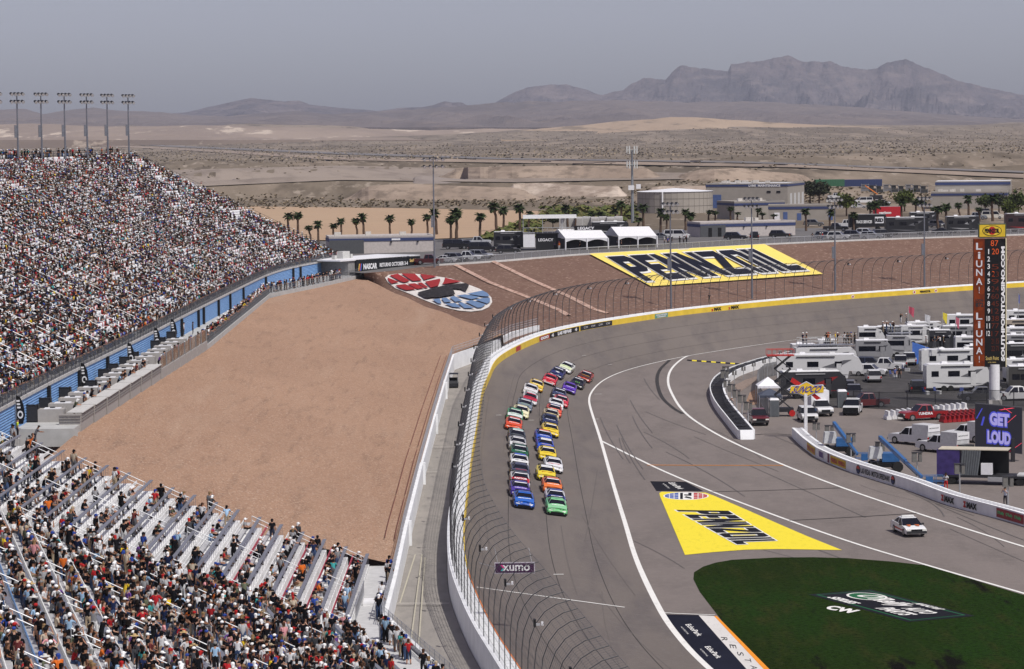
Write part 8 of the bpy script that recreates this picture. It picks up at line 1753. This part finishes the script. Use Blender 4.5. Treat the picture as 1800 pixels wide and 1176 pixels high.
for k in range(8):
    a = hit(990 + k * 14, 402 - (k % 2), PLT); t = thing('storage_container', 'white storage container, %s of the row behind the pavilion' % nth(8, k, 'leftmost', 'rightmost'), 'container', a, 0, 'white storage containers'); mb = MB(); mb.box((0, 2, 1.4), (1.9, 5, 2.8)); mb.build('body', M((0.50, 0.49, 0.48), .7), t); mb = MB(); mb.box((0, -.53, 1.3), (1.5, .06, 2.3)); mb.build('door', M((0.36, 0.35, 0.34), .7), t)
# coaches and transporters on the terrace
TG = 'coaches parked on the terrace'
rv(868, 922, 439, 3.7, (0.022, 0.022, 0.026), 'bus', 'black and silver coach left of the raised pavilion', TG, on=PLT, stripe=(0.3, 0.3, 0.3))
rv(1040, 1105, 415, 3.2, (0.02, 0.02, 0.022), 'bus', 'black coach behind the white marquee tents', TG, on=PLT)
rv(1557, 1632, 413, 3.9, (0.014, 0.014, 0.017), 'bus', 'big black coach with grey swirls right of the TRACK SERVICES trailer', TG, on=PLT, stripe=(0.12, 0.12, 0.13))
rv(1664, 1722, 410, 3.8, (0.016, 0.016, 0.019), 'bus', 'black coach with silver swirls left of the yellow PENNZOIL sign', TG, on=PLT, stripe=(0.32, 0.32, 0.33))
rv(1768, 1835, 408, 4.2, (0.03, 0.012, 0.014), 'bus', 'black and red coach at the right edge of the terrace', TG, on=PLT, stripe=(0.35, 0.03, 0.03))
rv(1283, 1338, 379, 3.4, (0.60, 0.59, 0.57), 'motorhome', 'white and tan motorhome parked in front of the maintenance building', TG, on=PLT, stripe=(0.2, 0.15, 0.1))
rv(1600, 1650, 398, 3.4, (0.02, 0.02, 0.024), 'bus', 'black coach with curved roof behind the big black coach', TG, on=PLT)
def transporter(x0, x1, yb, col, lab, word, wc, H=3.9):
    a = hit(x0, yb, PLT); b = hit(x1, yb, PLT); L = b.x - a.x; t = thing('transporter_trailer', lab, 'trailer', a); mb = MB(); mb.box((L / 2, 1.25, H / 2 + .5), (L, 2.5, H - 1.0)); mb.build('body', M(col, .4), t)
    mb = MB(); mb.box((L / 2, 1.25, H + .03), (L - .2, 2.3, .08)); mb.build('roof', GREY, t)
    for u in (.15, .22, .8): mb = MB(); mb.cyl((L * u, -.02, .5), (L * u, 2.5, .5), .5, n=10); mb.build('axle_wheels', TYRE, t)
    wall_word(t, word, L * .18, L * .62, H * .48, H * .66, M(wc, .5, var=0), 'lettering', -.04, .04); return t, L
t, L = transporter(1493, 1560, 407, (0.016, 0.016, 0.018), 'black race transporter lettered TRACK SERVICES', 'TRACK SERVICES', (0.7, 0.7, 0.7)); mb = MB(); mb.box((L * .82, -.05, 2.6), (L * .24, .06, 1.5)); mb.build('white_badge', WHITE, t); wall_word(t, 'RED', L * .71, L * .93, 2.15, 3.0, BLACK, 'badge_lettering', -.12, .06)
transporter(1536, 1588, 388, (0.42, 0.02, 0.03), 'red transporter lettered verizon behind the black one', 'verizon', (0.8, 0.8, 0.8), 3.6)
TL = 'vehicles parked on the terrace'
for (x, y, kd, dg_, col, lab) in [(756, 464.5, 'pickup', 82, (0.07, 0.010, 0.012), 'dark red pickup just right of the racing banner'), (784, 462, 'sedan', 70, (0.5, 0.5, 0.52), 'silver coupe right of the dark red pickup'), (801, 460.5, 'suv', 60, (0.14, 0.15, 0.17), 'grey suv left of the silver crew cab pickup'), (822, 458.5, 'pickup', 75, (0.55, 0.56, 0.58), 'silver crew cab pickup at the berm fence'), (844, 455, 'suv', 60, (0.25, 0.26, 0.29), 'grey suv right of the silver crew cab pickup'), (802, 438, 'van', 85, (0.010, 0.010, 0.012), 'black van parked by the palms left of the coach'), (822, 437, 'suv', 85, (0.02, 0.02, 0.024), 'black suv right of the black van'), (840, 431, 'pickup', 88, (0.42, 0.43, 0.45), 'silver pickup behind the black suvs'), (848, 443, 'van', 85, (0.012, 0.012, 0.014), 'second black van nearest the black coach'), (893, 446, 'suv', 88, (0.02, 0.02, 0.02), 'small black buggy before the black coach'),
 (1163, 421, 'sedan', 80, (0.10, 0.105, 0.12), 'dark grey car left of the white van'), (1190, 420.5, 'van', 78, (0.60, 0.60, 0.60), 'white van right of the marquee tents'), (1293, 422, 'suv', 78, (0.010, 0.010, 0.012), 'long black suv before the grey and pink block building'), (1326, 421, 'suv', 175, (0.010, 0.010, 0.012), 'black suv seen from behind in front of the block building'), (1372, 418.5, 'suv', 78, (0.012, 0.012, 0.013), 'black suv near the right end of the block building'),
 (1452, 420.5, 'suv', 70, (0.12, 0.13, 0.15), 'grey suv left of the white suv by the fence'), (1474, 421.5, 'suv', 72, (0.58, 0.58, 0.58), 'white suv by the fence below the TRACK SERVICES trailer'), (1469, 406, 'pickup', 80, (0.015, 0.015, 0.017), 'black pickup left of the TRACK SERVICES trailer'), (1489, 400, 'pickup', 80, (0.55, 0.55, 0.55), 'white pickup behind the black pickup'), (1502, 419, 'suv', 75, (0.03, 0.03, 0.035), 'black suv among silver ones by the fence'), (1523, 415.5, 'suv', 72, (0.50, 0.51, 0.53), 'silver suv in front of the TRACK SERVICES trailer'), (1532, 421, 'suv', 75, (0.28, 0.29, 0.31), 'mid grey suv nearest the fence'), (1552, 417, 'suv', 100, (0.012, 0.012, 0.014), 'black off roader left of the big black coach'), (1657, 412, 'sedan', 78, (0.012, 0.012, 0.014), 'black car between the two black coaches'), (1649, 400, 'suv', 30, (0.12, 0.12, 0.13), 'grey suv behind the black car'), (1715, 386, 'pickup', 80, (0.20, 0.22, 0.25), 'blue grey pickup in the upper lot'), (1745, 385, 'van', 80, (0.60, 0.58, 0.52), 'cream van right of the blue grey pickup'),
 (1466, 357, 'suv', 80, (0.6, 0.6, 0.6), 'white suv left of the white minibus in the upper lot'), (1518, 358, 'van', -80, (0.58, 0.58, 0.58), 'white minibus in the upper lot'), (1551, 361, 'suv', 70, (0.55, 0.55, 0.56), 'white suv right of the white minibus'), (1510, 366, 'sedan', 80, (0.5, 0.5, 0.5), 'silver car below the white minibus'), (1470, 349, 'pickup', 80, (0.6, 0.6, 0.6), 'white pickup at the back of the upper lot'), (1412, 366, 'sedan', 80, (0.5, 0.5, 0.5), 'silver car beside the maintenance building'), (1735, 378, 'suv', 80, (0.03, 0.03, 0.03), 'black suv behind the cream van'), (1430, 398, 'suv', 80, (0.10, 0.1, 0.1), 'charcoal suv near the low tan building')]:
    vehicle(kd, {'suv': 'parked_suv', 'pickup': 'pickup_truck', 'sedan': 'parked_car', 'van': 'parked_van'}[kd], x, y, dg_, col, lab, TL, PLT)
for k, (x, y) in enumerate([(1168, 431), (1174, 431), (1180, 430), (1195, 430), (1202, 429), (1207, 429), (975, 440), (983, 440), (990, 439), (1020, 439), (1030, 438), (1085, 436), (1092, 436), (1110, 435), (1120, 434), (1388, 426), (1428, 424), (1442, 423), (1446, 423), (1602, 421)]):
    sh = pick(SHIRTS, rqp); person(rqp.choice(['stand', 'fold', 'hips']), hit(x, y, PLT), rqp.uniform(-3, 3), sh[0], pick(TROU, rqp)[0], pick(HATS, rqp)[0], label='person in a %s shirt on the terrace, %s by the fence' % (sh[2], nth(20, k, 'leftmost', 'rightmost')), group='people on the terrace', r=rqp)
# terrace fence along the berm top
tf = thing('terrace_fence', 'grey rail fence with thin posts along the top of the red berm', 'fence'); tl_ = resample(catmull([p + Vector((0, .5, .05)) for p in topP[3:]], 6), 2.2)
k0 = 0; restp = MB()
for k, p in enumerate(tl_):
    if k < 100: mb = MB(); mb.cyl(p, p + Vector((0, 0, 1.35)), .05, n=4); mb.build('post', STEEL, tf)
    else: restp.cyl(p, p + Vector((0, 0, 1.35)), .05, n=4)
if restp.v: restp.build('posts', STEEL, tf)['kind'] = 'stuff'
mb = MB(); mb.tube([p + Vector((0, 0, 1.35)) for p in tl_], .05, 4); mb.tube([p + Vector((0, 0, .2)) for p in tl_], .03, 4); mb.build('rail', GALV, tf)
mb = MB(); mb.loft([[p + Vector((0, 0, .1)), p + Vector((0, 0, 1.3))] for p in tl_]); mb.build('mesh', M((0.16, 0.16, 0.17), .7, alpha=.4, var=0), tf)
mb = MB(); mb.loft([[p + Vector((0, -.6, -.6)), p + Vector((0, -.6, .25)), p + Vector((0, -.1, .25))] for p in tl_]); mb.build('kerb', M((0.55, 0.54, 0.52), .8), tf)
# ---------------------------------------------------------------- palms and trees
TRK = M((0.10, 0.065, 0.045), .95, var=.3, scale=4); PLM = MG('palm_green', [(2, 2, 2, 3, .42, .6, (0.035, 0.05, 0.014))], (0.022, 0.038, 0.012), .7); DEADF = M((0.16, 0.11, 0.06), .9, var=.3)
def palm_me(seed):
    r = random.Random(seed); H = 5.0; mb = MB(); path = [(r.uniform(-.05, .05) * k + .04 * k * (seed % 3 - 1), 0, H * k / 6) for k in range(7)]
    for k in range(6): mb.cyl(path[k], path[k + 1], .30 - .015 * k, .29 - .018 * k, n=7, caps=False)
    tr_ = mb.mesh('trunk', TRK); tx, _, tz = path[-1]; mb = MB()
    for k in range(44):
        az = r.uniform(0, 2 * math.pi); el = r.uniform(-.5, 1.35); L = r.uniform(1.15, 1.75); w_ = .30
        d = Vector((math.cos(az), math.sin(az), 0)); s = Vector((-math.sin(az), math.cos(az), 0)); p = Vector((tx, 0, tz)); e = el; mid = []
        for q in range(6): mid.append((p.copy(), w_ * (.25, .6, 1.0, 1.15, .8, .1)[q])); p = p + (d * math.cos(e) + Vector((0, 0, 1)) * math.sin(e)) * (L / 5); e -= .24
        for q in range(5):
            (a, wa), (b, wb) = mid[q], mid[q + 1]
            for sg in (-1, 1): mb.poly([a, b, b + s * sg * wb - Vector((0, 0, .12 * wb / .3)), a + s * sg * wa - Vector((0, 0, .12 * wa / .3))] if q > 0 else [a, b, b + s * sg * wb * .7])
    cr = mb.mesh('crown', PLM); mb = MB()
    for k in range(16): az = r.uniform(0, 2 * math.pi); d = Vector((math.cos(az), math.sin(az), 0)); s = Vector((-d.y, d.x, 0)); a = Vector((tx, 0, tz - .1)); b = a + d * .45 - Vector((0, 0, .5)); c = a + d * .35 - Vector((0, 0, 1.1)); mb.poly([a, b + s * .14, c, b - s * .14])
    return tr_, cr, mb.mesh('dead_fronds', DEADF)
pals = [palm_me(k) for k in range(4)]
PAL = [(508, 416, 375), (524, 416, 373), (546, 425, 397), (560, 429, 390), (587, 421, 393), (600, 421, 384), (628, 420, 384), (640, 420, 377), (686, 418, 379), (724, 418, 386), (752, 416, 377), (768, 414, 369), (793, 425, 380), (803, 423, 368), (844, 422, 375), (873, 408, 358), (885, 406, 365), (914, 406, 360), (929, 406, 371), (998, 402, 361), (1011, 403, 368), (1040, 400, 373), (1054, 400, 372), (1082, 398, 367), (1091, 396, 354), (1131, 403, 359), (1121, 408, 383), (1161, 411, 368), (1171, 412, 376), (1205, 405, 368), (1212, 415, 374), (1245, 392, 370), (1257, 392, 371), (1284, 389, 364), (1296, 388, 373), (1331, 388, 366), (1340, 389, 374), (1360, 389, 377), (1417, 406, 367), (1458, 404, 369), (1501, 407, 374), (1530, 397, 357), (1541, 400, 355), (1572, 387, 366), (1586, 391, 351), (1610, 387, 350), (1624, 390, 348), (1640, 384, 365), (1649, 404, 363), (1663, 403, 358), (1687, 390, 357), (1703, 386, 345), (1745, 389, 343), (1768, 388, 362), (1722, 388, 365)]
DESCR = ('slim', 'full crowned', 'leaning', 'ragged')
for k, (x, yb, yt) in enumerate(PAL):
    p = hit(x, yb, PLT); hh = (yb - yt) / sc(p.y); f = hh / 5.9; t = thing('palm_tree', '%s fan palm on the terrace side, %s along the palm row' % (DESCR[k % 4], nth(len(PAL), k, 'leftmost', 'rightmost')) if k < 31 or k > 60 else '', 'palm tree', p, k * 1.7, 'fan palms beyond the track')
    for nm, me in zip(('trunk', 'crown', 'dead_fronds'), pals[k % 4]): o = link(nm, me, t)
    t.scale = (max(f, .8) * 1.15, max(f, .8) * 1.15, f * 1.03)
def tree_me(seed, col, w_=3.2, h=4.5, n=900):
    r = random.Random(seed); mb = MB(); mb.cyl((0, 0, -.3), (0, 0, h * .45), .22, .13, n=7); cl = []
    for k in range(7): a = r.uniform(0, 6.28); q = Vector((math.cos(a) * w_ * .32, math.sin(a) * w_ * .32, h * r.uniform(.55, .8))); mb.cyl((0, 0, h * .35), q, .09, .04, n=5, caps=False); cl.append(q + Vector((0, 0, .2)))
    cl.append(Vector((0, 0, h * .85))); tr_ = mb.mesh('trunk', TRK); mb = MB()
    for k in range(n):
        c = r.choice(cl); v = Vector((r.gauss(0, 1), r.gauss(0, 1), r.gauss(0, .7))) * (w_ * .2); p = c + v; a = Vector((r.uniform(-1, 1), r.uniform(-1, 1), r.uniform(-1, 1))).normalized() * r.uniform(.12, .24); b = a.cross(Vector((r.uniform(-1, 1), r.uniform(-1, 1), r.uniform(-1, 1)))).normalized() * a.length; mb.poly([p - a - b, p + a - b, p + a + b, p - a + b])
    return tr_, mb.mesh('crown', MG('leaf_mix', [(1.5, 1.5, 1.5, 4, .42, .6, tuple(c * .55 for c in col))], col, .8))
tv = [tree_me(1, (0.035, 0.042, 0.022)), tree_me(2, (0.075, 0.095, 0.02)), tree_me(3, (0.06, 0.08, 0.022))]
for k, (x, yb, wd, v, lab) in enumerate([(1424, 358, 1.5, 0, 'wide dark olive tree right of the maintenance building, left half'), (1440, 358, 1.5, 0, 'wide dark olive tree right of the maintenance building, right half'), (1488, 380, 1.25, 1, 'yellow green tree left of the white minibus'), (1590, 372, 1.3, 1, 'yellow green tree left of the tan warehouse'), (1545, 385, 1.1, 0, 'dark tree below the orange crane'), (1732, 376, 1.1, 2, 'green tree before the warehouse right of a palm'), (1756, 374, 1.1, 0, 'dark tree at the warehouse corner'), (1790, 382, 1.4, 2, 'green tree at the right edge of the terrace'), (1775, 388, 1.0, 1, 'pale green tree next to the right edge tree'), (972, 401, .7, 0, 'small dark tree left of the white containers')]):
    p = hit(x, yb, PLT); t = thing('tree', lab, 'tree', p, k * 2.1, 'trees among the buildings')
    for nm, me in zip(('trunk', 'crown'), tv[v]): link(nm, me, t)
    t.scale = (wd,) * 3
# labels of the palms that share a long row: told apart by what stands near them
NEARB = ['above the marquee tents', 'above the marquee tents, right hand', 'by the small block building, left', 'left of the parked motorhome', 'just left of the parked motorhome', 'before the parked motorhome', 'before the motorhome, smaller one', 'at the motorhome right end', 'small one right of the motorhome', 'lowest right of the motorhome', 'before the low tan building', 'at the low tan building right end', 'over the TRACK SERVICES trailer', 'left of the verizon trailer', 'over the verizon trailer', 'small one behind the verizon trailer', 'right of the yellow green tree', 'left of the second mast', 'behind the rightmost mast', 'small one right of the rightmost mast', 'left one above the black coach', 'right one above the black coach', 'left of the warehouse front', 'before the warehouse door', 'tallest, before the warehouse right end', 'small one near the right edge', 'small one above the yellow sign']
n31 = 0
for o in list(C.objects):
    if o.name.startswith('palm_tree') and o.get('label', '') == '': o['label'] = '%s fan palm %s' % (DESCR[n31 % 4], NEARB[n31 % len(NEARB)]); n31 += 1
# crane
p = hit(1540, 352, PLT); t = thing('crane', 'orange telescopic crane boom raised behind the palms', 'crane', p); mb = MB(); mb.box((0, 0, 1), (4, 2.2, 1.4)); mb.build('carrier', DARK, t); mb = MB(); mb.tube([(.5, 0, 2), (-3.6, 0, 4.9)], .16, 5); mb.build('boom', ORANGE, t)
# desert scrub
def shrub_t(seed, n=10):
    r = random.Random(seed); mb = MB()
    for k in range(n): a = r.uniform(0, 6.28); q = Vector((math.cos(a), math.sin(a), 0)) * r.uniform(0, .6); z = r.uniform(.15, .6); s = r.uniform(.2, .4); u = Vector((r.uniform(-1, 1), r.uniform(-1, 1), r.uniform(-.3, 1))).normalized() * s; v = u.cross(Vector((0, .3, 1))).normalized() * s; c = q + Vector((0, 0, z)); mb.poly([c - u - v, c + u - v, c + u + v, c - u + v])
    return tri_template(mb)
def scrub(name, lab, n, d0, d1, u0, u1, s0, s1, pal, seed, dens=None):
    r = random.Random(seed); it = []; cl = []
    while len(it) < n:
        y = d0 * (d1 / d0) ** r.random(); u = r.uniform(u0, u1); x = u * y
        if NZ.noise(Vector((x / 70, y / 240, seed))) < r.uniform(-.9, .35): continue
        z = drop(x, y, PLT, 400); it.append((Vector((x, y, z - .05)), r.uniform(0, 6), r.uniform(s0, s1))); c = r.choice(pal); v = r.uniform(.7, 1.3); cl.append([[c[0] * v, c[1] * v, c[2] * v]])
    o = scatter(name, shrub_t(seed), it, np.array(cl), CROWDM); o['kind'] = 'stuff'; o['label'] = lab; return o
DRY = [(0.20, 0.16, 0.11), (0.24, 0.19, 0.13), (0.16, 0.135, 0.09), (0.28, 0.225, 0.16)]; GRN = [(0.10, 0.115, 0.035), (0.075, 0.09, 0.03), (0.14, 0.13, 0.05)]
scrub('desert_scrub', 'band of dry scrub between the dirt field and the earth banks', 1900, 930, 1110, -.10, .19, .4, 1.05, DRY, 3)
scrub('desert_scrub', 'sparse dots of scrub over the far desert plain', 3600, 1300, 5200, -.19, .20, .6, 1.5, DRY, 5)
scrub('desert_scrub', 'low scrub on the distant plain below the mountains', 5000, 2600, 6000, -.19, .20, 1.2, 2.4, DRY, 8)
r_ = random.Random(12); it = []; cl = []
for k in range(420):
    x = r_.uniform(850, 1120); y = r_.uniform(384, 424) if x < 950 else r_.uniform(366, 392); y = max(y, 424 - (x - 850) * .45) if x < 950 else y; p = hit(x, y, PLT); it.append((p, r_.uniform(0, 6), r_.uniform(.8, 1.9))); c = r_.choice(GRN); cl.append([list(c)])
o = scatter('green_bushes', shrub_t(4, 16), it, np.array(cl), CROWDM); o['kind'] = 'stuff'; o['label'] = 'yellow green bushes along the edge of the dirt field'
